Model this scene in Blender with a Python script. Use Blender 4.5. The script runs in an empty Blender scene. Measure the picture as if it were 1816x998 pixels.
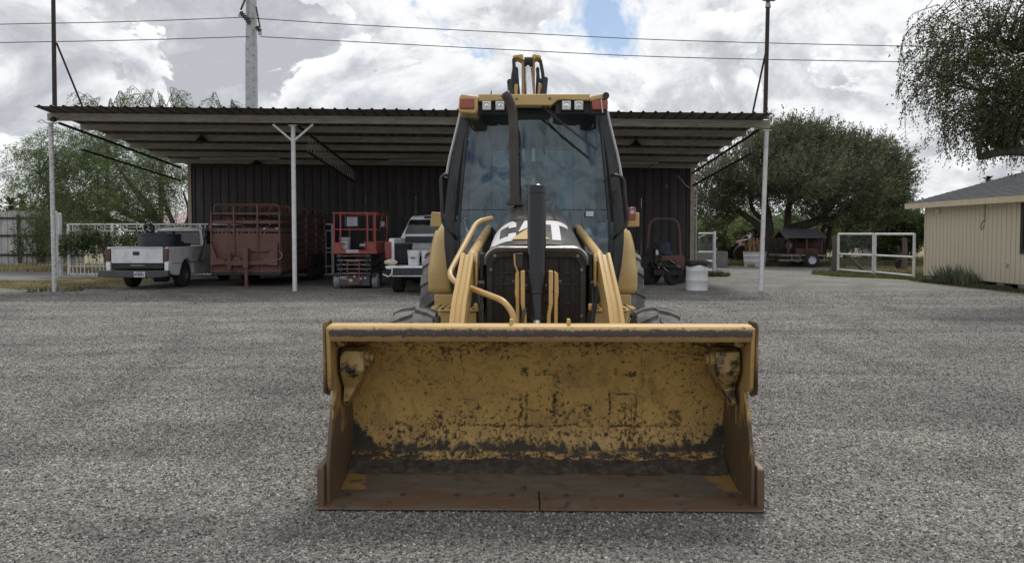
import bpy, bmesh, math, random
import numpy as np
from mathutils import Vector, Matrix, noise as mnoise
random.seed(7)
RNG = np.random.default_rng(11)
S = bpy.context.scene
COL = S.collection
R = math.radians
PI = math.pi

# ---------------------------------------------------------------- camera
F = 1350.0; CX = 908.0; CY = 467.0; PITCH = R(2.2); EYE = Vector((0, 0, 1.5))
cam_d = bpy.data.cameras.new('camera'); cam = bpy.data.objects.new('camera', cam_d); COL.objects.link(cam)
cam.location = EYE; cam.rotation_euler = (R(90) - PITCH, 0, 0)
cam_d.sensor_width = 36; cam_d.lens = F / 1816 * 36; cam_d.clip_end = 3000; cam_d.clip_start = .05
cam_d.shift_y = (CY - 499) / 1816
S.camera = cam

def at(u, v, Y):
    """point of the place seen in direction (u, v) of the photograph, Y metres ahead"""
    xc = (u - CX) / F; yc = (CY - v) / F
    c, s = math.cos(PITCH), math.sin(PITCH)
    d = Vector((xc, c + yc * s, -s + yc * c))
    return EYE + d * (Y / d.y)

# ---------------------------------------------------------------- sky, sun, exposure
SUN_EL, SUN_AZ = R(62), R(18)     # azimuth clockwise from +Y
W = bpy.data.worlds.new('World'); S.world = W; W.use_nodes = True
def sky_nodes():
    nt = W.node_tree; nt.nodes.clear()
    N = lambda t: nt.nodes.new('ShaderNode' + t)
    L = nt.links.new
    def math_(op, a, b=None, clamp=False):
        n = N('Math'); n.operation = op; n.use_clamp = clamp
        for i, x in enumerate((a, b)):
            if x is None: continue
            if isinstance(x, (int, float)): n.inputs[i].default_value = x
            else: L(x, n.inputs[i])
        return n.outputs[0]
    def ramp(fac, stops):
        n = N('ValToRGB'); e = n.color_ramp.elements
        while len(e) < len(stops): e.new(.5)
        for k, (p, c) in enumerate(stops):
            e[k].position = p; e[k].color = (c, c, c, 1) if isinstance(c, (int, float)) else (*c, 1)
        L(fac, n.inputs[0]); return n.outputs[0]
    out = N('OutputWorld')
    sky = N('TexSky'); sky.sky_type = 'NISHITA'; sky.sun_disc = False
    sky.sun_elevation = SUN_EL; sky.sun_rotation = SUN_AZ; sky.air_density = 1.0; sky.dust_density = 1.2
    b1 = N('Background'); b1.inputs[1].default_value = .085; L(sky.outputs[0], b1.inputs[0])
    tc = N('TexCoord'); sep = N('SeparateXYZ'); L(tc.outputs['Generated'], sep.inputs[0])
    cb = N('CombineXYZ'); L(sep.outputs[0], cb.inputs[0]); L(sep.outputs[1], cb.inputs[1]); L(math_('MULTIPLY', sep.outputs[2], 1.4), cb.inputs[2])
    def noise(scale, detail, rough, off, dist=0.0):
        mp = N('Mapping'); mp.inputs['Location'].default_value = off; L(cb.outputs[0], mp.inputs[0])
        n = N('TexNoise'); n.inputs['Scale'].default_value = scale; n.inputs['Detail'].default_value = detail
        n.inputs['Roughness'].default_value = rough; n.inputs['Distortion'].default_value = dist
        L(mp.outputs[0], n.inputs[0]); return n.outputs[0]
    # backlit cumulus: white where a cloud is thin (its edges), grey in its thick middle, hazy blue in the gaps
    def rgbmix(f, c1, c2):
        n = N('Mix'); n.data_type = 'RGBA'; L(f, n.inputs[0]); L(c1, n.inputs[6]); L(c2, n.inputs[7]); return n.outputs[2]
    o1 = Vector((7.3, 2.2, 1.1))
    n1 = noise(3.4, 13, .60, o1, .35); n1u = noise(3.4, 13, .60, o1 + Vector((0, 0, .035)), .35)
    fine = noise(11, 9, .62, (2.3, 5.2, 4.1), .3); fine_up = noise(11, 9, .62, Vector((2.3, 5.2, 4.122)), .3)
    lit = math_('ADD', math_('MULTIPLY', math_('SUBTRACT', n1, n1u), 1.0), math_('MULTIPLY', math_('SUBTRACT', fine, fine_up), .45))
    thick = math_('SUBTRACT', n1, lit)
    CL = [(.39, (.71, .716, .724)), (.44, (.665, .672, .685)), (.485, (.575, .587, .61)), (.535, (.465, .478, .506)), (.62, (.36, .372, .40))]
    far = ramp(thick, CL)
    cov = ramp(n1, [(.365, 0.0), (.42, 1.0)])
    # a second, nearer bank of smaller puffs with crisp rims
    n2 = noise(6.2, 12, .58, (1.7, 9.4, 3.3), .4); n2u = noise(6.2, 12, .58, Vector((1.7, 9.4, 3.325)), .4)
    thick2 = math_('ADD', math_('SUBTRACT', n2, math_('MULTIPLY', math_('SUBTRACT', n2, n2u), 1.3)), -.075)
    near = ramp(thick2, CL); cov2 = ramp(n2, [(.515, 0.0), (.535, 1.0)])
    col = rgbmix(cov2, far, near); cov = math_('MAXIMUM', cov, cov2)
    b2 = N('Background'); L(col, b2.inputs[0]); b2.inputs[1].default_value = 1.0
    mx = N('MixShader'); L(cov, mx.inputs[0]); L(b1.outputs[0], mx.inputs[1]); L(b2.outputs[0], mx.inputs[2])
    L(mx.outputs[0], out.inputs[0])
sky_nodes()
sd = bpy.data.lights.new('sun', 'SUN'); sun = bpy.data.objects.new('sun', sd); COL.objects.link(sun)
sd.energy = 1.5; sd.angle = R(10); sd.color = (1, .96, .9)
sun.rotation_euler = Vector((-math.sin(SUN_AZ) * math.cos(SUN_EL), -math.cos(SUN_AZ) * math.cos(SUN_EL), -math.sin(SUN_EL))).to_track_quat('-Z', 'Y').to_euler()
S.view_settings.view_transform = 'Standard'; S.view_settings.look = 'None'
S.view_settings.exposure = 0.5; S.view_settings.gamma = 1.0
S.view_settings.use_curve_mapping = False

# ---------------------------------------------------------------- materials
class NT:
    """small helper around a material node tree"""
    def __init__(s, name):
        s.m = bpy.data.materials.new(name); s.m.use_nodes = True; s.t = s.m.node_tree
        s.p = s.t.nodes['Principled BSDF']; s.out = s.t.nodes['Material Output']
    def n(s, t): return s.t.nodes.new('ShaderNode' + t)
    def l(s, a, b): s.t.links.new(a, b)
    def put(s, sock, x):
        if hasattr(x, 'is_output'): s.l(x, sock)
        elif isinstance(x, (tuple, list)): sock.default_value = (*x, 1) if len(sock.default_value) == 4 and len(x) == 3 else x
        else: sock.default_value = x
    def math(s, op, a, b=0.0, clamp=False):
        n = s.n('Math'); n.operation = op; n.use_clamp = clamp; s.put(n.inputs[0], a); s.put(n.inputs[1], b); return n.outputs[0]
    def coord(s, kind='Object'): return s.n('TexCoord').outputs[kind]
    def world(s): return s.n('NewGeometry').outputs['Position']
    def mapping(s, v, scale=(1, 1, 1), rot=(0, 0, 0), loc=(0, 0, 0)):
        n = s.n('Mapping'); s.l(v, n.inputs[0]); n.inputs['Scale'].default_value = scale
        n.inputs['Rotation'].default_value = rot; n.inputs['Location'].default_value = loc; return n.outputs[0]
    def noise(s, v, scale, detail=5, rough=.55, dist=0, out=0):
        n = s.n('TexNoise'); s.l(v, n.inputs['Vector']); n.inputs['Scale'].default_value = scale
        n.inputs['Detail'].default_value = detail; n.inputs['Roughness'].default_value = rough; n.inputs['Distortion'].default_value = dist
        return n.outputs[out]
    def voro(s, v, scale, feature='F1', rnd=1.0):
        n = s.n('TexVoronoi'); s.l(v, n.inputs['Vector']); n.inputs['Scale'].default_value = scale; n.feature = feature
        n.inputs['Randomness'].default_value = rnd; return n
    def ramp(s, f, stops, interp='LINEAR'):
        n = s.n('ValToRGB'); e = n.color_ramp.elements; n.color_ramp.interpolation = interp
        while len(e) < len(stops): e.new(.5)
        for k, (p, c) in enumerate(stops):
            e[k].position = p; e[k].color = (c, c, c, 1) if isinstance(c, (int, float)) else (*c, 1)
        s.put(n.inputs[0], f); return n.outputs[0]
    def mix(s, f, a, b, mode='MIX'):
        n = s.n('Mix'); n.data_type = 'RGBA'; n.blend_type = mode
        s.put(n.inputs[0], f); s.put(n.inputs[6], a); s.put(n.inputs[7], b); return n.outputs[2]
    def bump(s, h, strength=.3, dist=.01):
        n = s.n('Bump'); s.put(n.inputs['Height'], h); n.inputs['Strength'].default_value = strength; n.inputs['Distance'].default_value = dist
        s.l(n.outputs[0], s.p.inputs['Normal'])
    def sep(s, v):
        n = s.n('SeparateXYZ'); s.l(v, n.inputs[0]); return n.outputs
    def step(s, x, lo, hi):
        n = s.n('MapRange'); n.interpolation_type = 'SMOOTHSTEP'; s.put(n.inputs[0], x)
        n.inputs[1].default_value = lo; n.inputs[2].default_value = hi; return n.outputs[0]
    def base(s, c): s.put(s.p.inputs['Base Color'], c)
    def rough(s, r): s.put(s.p.inputs['Roughness'], r)
    def metal(s, r): s.put(s.p.inputs['Metallic'], r)

def worn(name, c1, c2, scale=6, lo=.42, hi=.62, rough=.6, metal=0.0, bump=.0, bscale=60, dirt=None, dscale=1.5, dlo=.5, dhi=.75, stretch=(1, 1, 1), coat=0):
    """plain surface: colour c1 going to c2 in noise patches, an optional second stain, fine relief"""
    k = NT(name); v = k.mapping(k.coord(), stretch)
    n1 = k.noise(v, scale, 8, .65)
    c = k.mix(k.ramp(n1, [(lo, 0.0), (hi, 1.0)]), c1, c2)
    if dirt:
        n2 = k.noise(v, dscale, 9, .7, .4)
        c = k.mix(k.ramp(n2, [(dlo, 0.0), (dhi, 1.0)]), c, dirt)
    k.base(c); k.metal(metal)
    r = k.math('ADD', rough - .12, k.math('MULTIPLY', n1, .24)); k.rough(r)
    if bump: k.bump(k.noise(v, bscale, 4, .6), bump, .004)
    if coat: k.p.inputs['Coat Weight'].default_value = coat; k.p.inputs['Coat Roughness'].default_value = .15
    return k.m

MT = {}
YEL = (.585, .40, .16); YEL2 = (.49, .33, .125)
MT['yellow'] = worn('yellow_paint', YEL, YEL2, 3, .35, .75, .42, dirt=(.30, .22, .12), dscale=2.2, dlo=.58, dhi=.85, bump=.08, bscale=30, coat=.15)
MT['yellow_chipped'] = worn('chipped_yellow_paint', YEL, YEL2, 3, .35, .75, .5, dirt=(.06, .035, .02), dscale=14, dlo=.6, dhi=.66, bump=.2)
MT['black'] = worn('black_paint', (.012, .012, .013), (.03, .029, .028), 8, rough=.38, bump=.05)
MT['gloss_black'] = worn('gloss_black_paint', (.006, .007, .011), (.010, .011, .015), 4, rough=.25, dirt=(.03, .028, .026), dscale=3, dlo=.62, dhi=.9)
MT['rubber'] = worn('dusty_rubber', (.07, .07, .07), (.17, .166, .157), 7, rough=.85, bump=.3, dirt=(.24, .235, .22), dscale=3, dlo=.42, dhi=.75)
MT['tyre'] = worn('dark_tyre', (.014, .014, .014), (.03, .029, .028), 7, rough=.85, bump=.2)
MT['chrome'] = worn('chrome_rod', (.75, .76, .78), (.6, .6, .62), 5, rough=.2, metal=1.0)
MT['steel'] = worn('bare_steel', (.28, .27, .26), (.16, .14, .12), 6, rough=.45, metal=.8)
MT['galv'] = worn('galvanised_steel', (.42, .44, .46), (.34, .36, .385), 3, rough=.5, metal=.35, bump=.03)
MT['rust_pipe'] = worn('exhaust_brown', (.04, .034, .033), (.065, .053, .05), 6, rough=.5, bump=.1, dirt=(.05, .035, .03), dscale=9)
MT['hood'] = worn('hood_brown_black', (.058, .049, .045), (.085, .073, .066), 7, rough=.34, bump=.12, bscale=25, dirt=(.24, .21, .18), dscale=14, dlo=.6, dhi=.72, coat=.35)
MT['white_letter'] = worn('white_decal', (.72, .72, .72), (.62, .62, .62), 9, rough=.4)
MT['silver'] = worn('silver_trim', (.30, .30, .31), (.42, .42, .43), 9, rough=.35, metal=.5)
MT['grime'] = worn('engine_grime', (.012, .011, .011), (.035, .03, .028), 12, rough=.7, bump=.3)
MT['white'] = worn('white_pipe_paint', (.72, .73, .74), (.6, .61, .62), 5, rough=.5, dirt=(.22, .17, .13), dscale=9, dlo=.6, dhi=.68)
MT['white_speckled'] = worn('flaking_white_paint', (.66, .67, .68), (.55, .55, .55), 7, rough=.6, dirt=(.12, .085, .065), dscale=26, dlo=.54, dhi=.6)
MT['purlin'] = worn('dusty_white_purlin', (.34, .315, .28), (.25, .225, .19), 4, rough=.65, dirt=(.2, .15, .11), dscale=3, dlo=.52, dhi=.78, stretch=(.5, 1, 3))
MT['sheet'] = worn('weathered_roof_sheet', (.12, .108, .10), (.075, .068, .064), 2.2, rough=.55, metal=.35, stretch=(1, .3, 1))
MT['wall_brown'] = worn('dark_brown_wall_sheet', (.028, .022, .022), (.019, .015, .015), 1.5, rough=.55, dirt=(.075, .062, .056), dscale=1.2, dlo=.52, dhi=.8, stretch=(2, 2, .3))
MT['rust_dark'] = worn('dark_rusty_iron', (.03, .022, .019), (.055, .038, .03), 8, rough=.75, bump=.1)
MT['truck_white'] = worn('dusty_white_car_paint', (.74, .76, .80), (.66, .68, .71), 3, rough=.35, dirt=(.36, .34, .31), dscale=2.5, dlo=.5, dhi=.85, coat=.2)
MT['plastic_black'] = worn('black_plastic', (.016, .017, .02), (.03, .031, .036), 6, rough=.5)
MT['tank_blue'] = worn('dark_blue_plastic', (.022, .025, .038), (.034, .038, .055), 4, rough=.45)
MT['rust_red'] = worn('faded_rusty_red_paint', (.165, .082, .068), (.13, .062, .052), 4, rough=.7, bump=.12, dirt=(.11, .055, .042), dscale=3.2, dlo=.5, dhi=.78)
MT['red'] = worn('red_lift_paint', (.33, .07, .06), (.26, .055, .05), 5, rough=.5, dirt=(.18, .06, .05), dscale=6, dlo=.55, dhi=.8)
MT['grey_dark'] = worn('dark_grey_paint', (.06, .063, .068), (.09, .092, .096), 5, rough=.55, bump=.1)
MT['grey_wheel'] = worn('grey_solid_tyre', (.28, .29, .30), (.2, .2, .21), 6, rough=.8)
MT['bucket_white'] = worn('white_plastic_pail', (.68, .69, .70), (.6, .6, .61), 6, rough=.4, dirt=(.4, .38, .35), dscale=9, dlo=.6, dhi=.8)
MT['bucket_grey'] = worn('grey_plastic_pail', (.42, .43, .44), (.34, .35, .36), 8, rough=.5)
MT['ink'] = worn('dark_ink', (.03, .03, .04), (.08, .08, .09), 20, rough=.6)
MT['red_lens'] = worn('red_lens', (.20, .018, .012), (.14, .012, .01), 20, rough=.25, coat=.6)
MT['orange_lens'] = worn('orange_red_lens', (.33, .05, .02), (.24, .03, .012), 20, rough=.25, coat=.6)
MT['dark_lens'] = worn('smoked_red_lens', (.11, .035, .03), (.07, .022, .02), 6, rough=.3, coat=.4)
MT['lamp_lens'] = worn('clear_lamp_lens', (.62, .63, .64), (.8, .8, .8), 26, rough=.18, coat=.6)
MT['concrete'] = worn('weathered_concrete', (.23, .22, .2), (.16, .15, .14), 3, rough=.85, bump=.3)
MT['bark'] = worn('dark_bark', (.05, .042, .035), (.09, .078, .066), 12, rough=.9, bump=.6, bscale=18, stretch=(1, 1, .25))
MT['bark_pale'] = worn('pale_bark', (.15, .13, .105), (.085, .075, .06), 10, rough=.9, bump=.4, stretch=(1, 1, .3))
MT['wood'] = worn('weathered_wood', (.14, .115, .095), (.09, .072, .06), 9, rough=.85, bump=.3, stretch=(3, 3, .3))
MT['wood_red'] = worn('reddish_wood', (.095, .045, .034), (.065, .033, .027), 6, rough=.8, bump=.2)
MT['log'] = worn('split_firewood', (.30, .165, .085), (.19, .11, .065), 6, rough=.85, bump=.3)
MT['orange'] = worn('faded_orange_paint', (.30, .115, .035), (.2, .075, .03), 4, rough=.6)
MT['tractor_red'] = worn('dark_red_paint', (.12, .025, .022), (.08, .02, .018), 3, rough=.45)
MT['beige'] = worn('beige_house_paint', (.64, .57, .44), (.59, .52, .395), 2, rough=.7, dirt=(.47, .40, .29), dscale=1.6, dlo=.55, dhi=.85, stretch=(1, 1, .4), bump=.08)
MT['cream_trim'] = worn('cream_trim_paint', (.68, .58, .40), (.58, .49, .34), 4, rough=.6)
MT['shingle'] = worn('grey_asphalt_shingle', (.05, .052, .06), (.085, .087, .097), 14, rough=.9, bump=.5, bscale=120)
MT['frame_dark'] = worn('dark_window_frame', (.03, .024, .022), (.045, .036, .03), 8, rough=.5)
MT['pink_roof'] = worn('pale_pink_roof', (.46, .37, .35), (.4, .32, .3), 2, rough=.8)
MT['fence_sheet'] = worn('pale_corrugated_sheet', (.50, .51, .52), (.4, .41, .42), 1.5, rough=.55, metal=.2, dirt=(.3, .28, .26), dscale=1.3, dlo=.5, dhi=.8, stretch=(3, 3, .3))
MT['fabric_black'] = worn('black_fabric', (.012, .012, .016), (.022, .022, .03), 10, rough=.85)
MT['cloth'] = worn('beige_cloth', (.55, .5, .4), (.42, .38, .3), 14, rough=.9, bump=.4)
MT['seat'] = worn('dark_grey_seat', (.03, .032, .036), (.05, .052, .056), 9, rough=.8)
MT['interior'] = worn('cab_interior_grey', (.20, .21, .215), (.15, .155, .16), 5, rough=.7)
MT['liner'] = worn('cab_trim_beige_grey', (.22, .215, .2), (.17, .165, .155), 5, rough=.75)
MT['blue'] = worn('faded_blue_seat', (.03, .045, .08), (.055, .07, .105), 14, rough=.7)
MT['plate'] = worn('number_plate_white', (.62, .63, .66), (.5, .52, .58), 20, rough=.5)
MT['edge_glint'] = worn('pale_edge_glint', (.62, .63, .64), (.5, .51, .52), 8, rough=.3)  # pale colour painted as the sky glint on the cab's side glass
MT['tan_panel'] = worn('dusty_tan_panel', (.36, .31, .23), (.28, .24, .18), 4, rough=.6)

def glass(name, tint, ior=1.5, rough=.02, refl=1.0, gcol=(1, 1, 1)):
    k = NT(name)
    tr = k.n('BsdfTransparent'); tr.inputs[0].default_value = (*tint, 1)
    gl = k.n('BsdfGlossy'); gl.inputs['Roughness'].default_value = rough; gl.inputs[0].default_value = (*gcol, 1)
    g = k.n('NewGeometry'); dp = k.n('VectorMath'); dp.operation = 'DOT_PRODUCT'; k.l(g.outputs['Normal'], dp.inputs[0]); k.l(g.outputs['Incoming'], dp.inputs[1])
    f0 = ((ior - 1) / (ior + 1)) ** 2; co = k.math('SUBTRACT', 1.0, k.math('ABSOLUTE', dp.outputs['Value']))
    v = k.coord(); f = k.math('ADD', f0 * refl, k.math('MULTIPLY', k.math('POWER', co, 5.0), 1 - f0), True)
    dust = k.n('BsdfDiffuse'); dust.inputs[0].default_value = (.45, .44, .4, 1)
    dm = k.ramp(k.noise(v, 2.3, 8, .7), [(.45, .012), (.75, .06)])
    m0 = k.n('MixShader'); k.l(dm, m0.inputs[0]); k.l(tr.outputs[0], m0.inputs[1]); k.l(dust.outputs[0], m0.inputs[2])
    m1 = k.n('MixShader'); k.l(f, m1.inputs[0]); k.l(m0.outputs[0], m1.inputs[1]); k.l(gl.outputs[0], m1.inputs[2])
    k.l(m1.outputs[0], k.out.inputs[0]); return k.m
MT['glass'] = glass('cab_glass', (.52, .66, .73), 1.82, gcol=(.78, .93, 1.0))
MT['car_glass'] = glass('tinted_car_glass', (.16, .19, .22), 1.6)
MT['side_glass'] = glass('cab_side_glass', (.5, .6, .66), 1.8)
MT['window_glass'] = glass('house_window_glass', (.35, .38, .4), 1.6)

def leaf_mat(name, c1, c2, c3):
    k = NT(name); g = k.n('NewGeometry'); v = k.coord()
    r = g.outputs['Random Per Island']
    c = k.ramp(r, [(0.0, c1), (.55, c2), (1.0, c3)])
    clump = k.ramp(k.noise(v, .9, 4, .6), [(.36, .62), (.66, 1.25)])
    c = k.mix(1.0, c, clump, 'MULTIPLY')
    k.base(c); k.rough(.6); k.p.inputs['Specular IOR Level'].default_value = .3
    tl = k.n('BsdfTranslucent'); k.l(c, tl.inputs[0])
    mx = k.n('MixShader'); mx.inputs[0].default_value = .32
    k.l(k.p.outputs[0], mx.inputs[1]); k.l(tl.outputs[0], mx.inputs[2]); k.l(mx.outputs[0], k.out.inputs[0]); return k.m
MT['leaf_oak'] = leaf_mat('dull_green_leaves', (.075, .09, .045), (.12, .135, .075), (.21, .22, .135))
MT['leaf_near'] = leaf_mat('dark_olive_leaves', (.05, .062, .024), (.085, .098, .038), (.16, .165, .065))
MT['leaf_feather'] = leaf_mat('feathery_green_leaves', (.09, .135, .05), (.14, .19, .075), (.22, .265, .12))
MT['leaf_bright'] = leaf_mat('fresh_green_leaves', (.12, .165, .055), (.19, .245, .09), (.30, .34, .155))
MT['leaf_vine'] = leaf_mat('vine_leaves', (.05, .08, .03), (.085, .12, .048), (.14, .175, .07))
MT['leaf_palm'] = leaf_mat('palm_leaves', (.05, .06, .035), (.08, .09, .05), (.12, .125, .07))
MT['leaf_agave'] = leaf_mat('grey_green_blades', (.15, .19, .12), (.22, .26, .17), (.31, .35, .24))
MT['dry_grass'] = leaf_mat('dry_grass_blades', (.2, .175, .085), (.29, .255, .135), (.4, .36, .21))
MT['green_grass'] = leaf_mat('weedy_green_grass', (.07, .09, .032), (.13, .14, .058), (.24, .22, .11))

def wheel_tracks(k, c):
    """worn wheel lanes where vehicles swing through the yard"""
    x, y, z = k.sep(k.world()); f = None
    n = k.math('MULTIPLY', k.math('SUBTRACT', k.noise(k.world(), .6, 5, .6), .5), .9)
    for cx, cy, rads in ((27, 12, (19.6, 21.3, 23.0)), (-31, 3, (27.5, 29.2, 24.2)), (6, -16, (27.8, 29.4))):
        d = k.math('SQRT', k.math('ADD', k.math('POWER', k.math('SUBTRACT', x, cx), 2.0), k.math('POWER', k.math('SUBTRACT', y, cy), 2.0))); d = k.math('ADD', d, n)
        for r in rads:
            a = k.step(k.math('ABSOLUTE', k.math('SUBTRACT', d, r)),   .42, .02); f = a if f is None else k.math('MAXIMUM', f, a)
    f = k.math('MULTIPLY', f, k.step(k.noise(k.world(), .35, 5, .7), .38, .58))
    return k.mix(k.math('MULTIPLY', f, .9), c, k.mix(1.0, c, (.80, .80, .805), 'MULTIPLY'))
def gravel_mat():
    k = NT('grey_gravel'); v = k.world()
    v2 = k.mapping(v, (1, 1, 1))
    vo = k.voro(v2, 62); vo2 = k.voro(v2, 27)
    cellv = k.sep(vo.outputs['Color'])[0]; cellv2 = k.sep(vo2.outputs['Color'])[1]
    stone = k.ramp(cellv, [(0.0, .085), (.3, .19), (.65, .31), (.9, .47), (1.0, .62)])
    stone2 = k.ramp(cellv2, [(0.0, .17), (.5, .26), (.93, .36), (1.0, .55)])
    c = k.mix(.45, stone, stone2)
    big = k.noise(v2, .55, 6, .65, .3); track = k.noise(k.mapping(v, (.22, 1.5, 1)), 1.0, 5, .6, .5)
    c = k.mix(1.0, c, k.ramp(big, [(.3, (.76, .76, .77)), (.7, (1.16, 1.15, 1.12))]), 'MULTIPLY')
    c = k.mix(1.0, c, k.ramp(track, [(.36, (.81, .805, .80)), (.55, (1.05, 1.04, 1.02))]), 'MULTIPLY')
    c = k.mix(1.0, c, (.81, .782, .74), 'MULTIPLY')
    c = wheel_tracks(k, c); k.base(c); k.rough(.85); k.p.inputs['Specular IOR Level'].default_value = .25
    h = k.math('SUBTRACT', 1.0, vo.outputs['Distance']); k.bump(k.math('ADD', h, k.math('MULTIPLY', vo2.outputs['Distance'], -.8)), .9, .012)
    return k.m
MT['gravel'] = gravel_mat()
def bed_mat():
    k = NT('gravel_bed'); v = k.world(); vo = k.voro(v, 90)
    k.base(k.ramp(k.sep(vo.outputs['Color'])[0], [(0.0, .03), (.5, .085), (1.0, .26)])); k.rough(.9); k.bump(k.math('SUBTRACT', 1.0, vo.outputs['Distance']), .9, .01); return k.m
MT['gravel_bed'] = bed_mat()
def pebble_mat():
    k = NT('gravel_stones'); oi = k.n('ObjectInfo')
    c = k.ramp(oi.outputs['Random'], [(0.0, (.07, .069, .067)), (.25, (.145, .142, .136)), (.6, (.265, .258, .246)), (.9, (.40, .388, .365)), (1.0, (.60, .585, .55))])
    big = k.noise(k.world(), .55, 6, .65, .3)
    track = k.noise(k.mapping(k.world(), (.22, 1.5, 1)), 1.0, 5, .6, .5)
    c = k.mix(1.0, c, k.ramp(big, [(.3, (.76, .76, .77)), (.7, (1.16, 1.15, 1.12))]), 'MULTIPLY')
    c = k.mix(1.0, c, k.ramp(track, [(.36, (.81, .805, .80)), (.55, (1.05, 1.04, 1.02))]), 'MULTIPLY')
    c = wheel_tracks(k, c); k.base(c); k.rough(.8); k.p.inputs['Specular IOR Level'].default_value = .3
    return k.m
MT['pebble'] = pebble_mat()
def soil_mat(name, c1, c2, c3):
    k = NT(name); v = k.world()
    c = k.mix(k.ramp(k.noise(v, .8, 8, .7), [(.38, 0.0), (.62, 1.0)]), c1, c2)
    c = k.mix(k.ramp(k.noise(v, 9, 6, .7), [(.5, 0.0), (.7, 1.0)]), c, c3)
    k.base(c); k.rough(.95); k.bump(k.noise(v, 25, 6, .7), .6, .02); return k.m
MT['soil'] = soil_mat('dry_grassy_soil', (.26, .22, .135), (.19, .175, .09), (.30, .265, .18))
MT['asphalt'] = soil_mat('old_asphalt', (.15, .148, .145), (.19, .186, .18), (.13, .128, .125))

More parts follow.
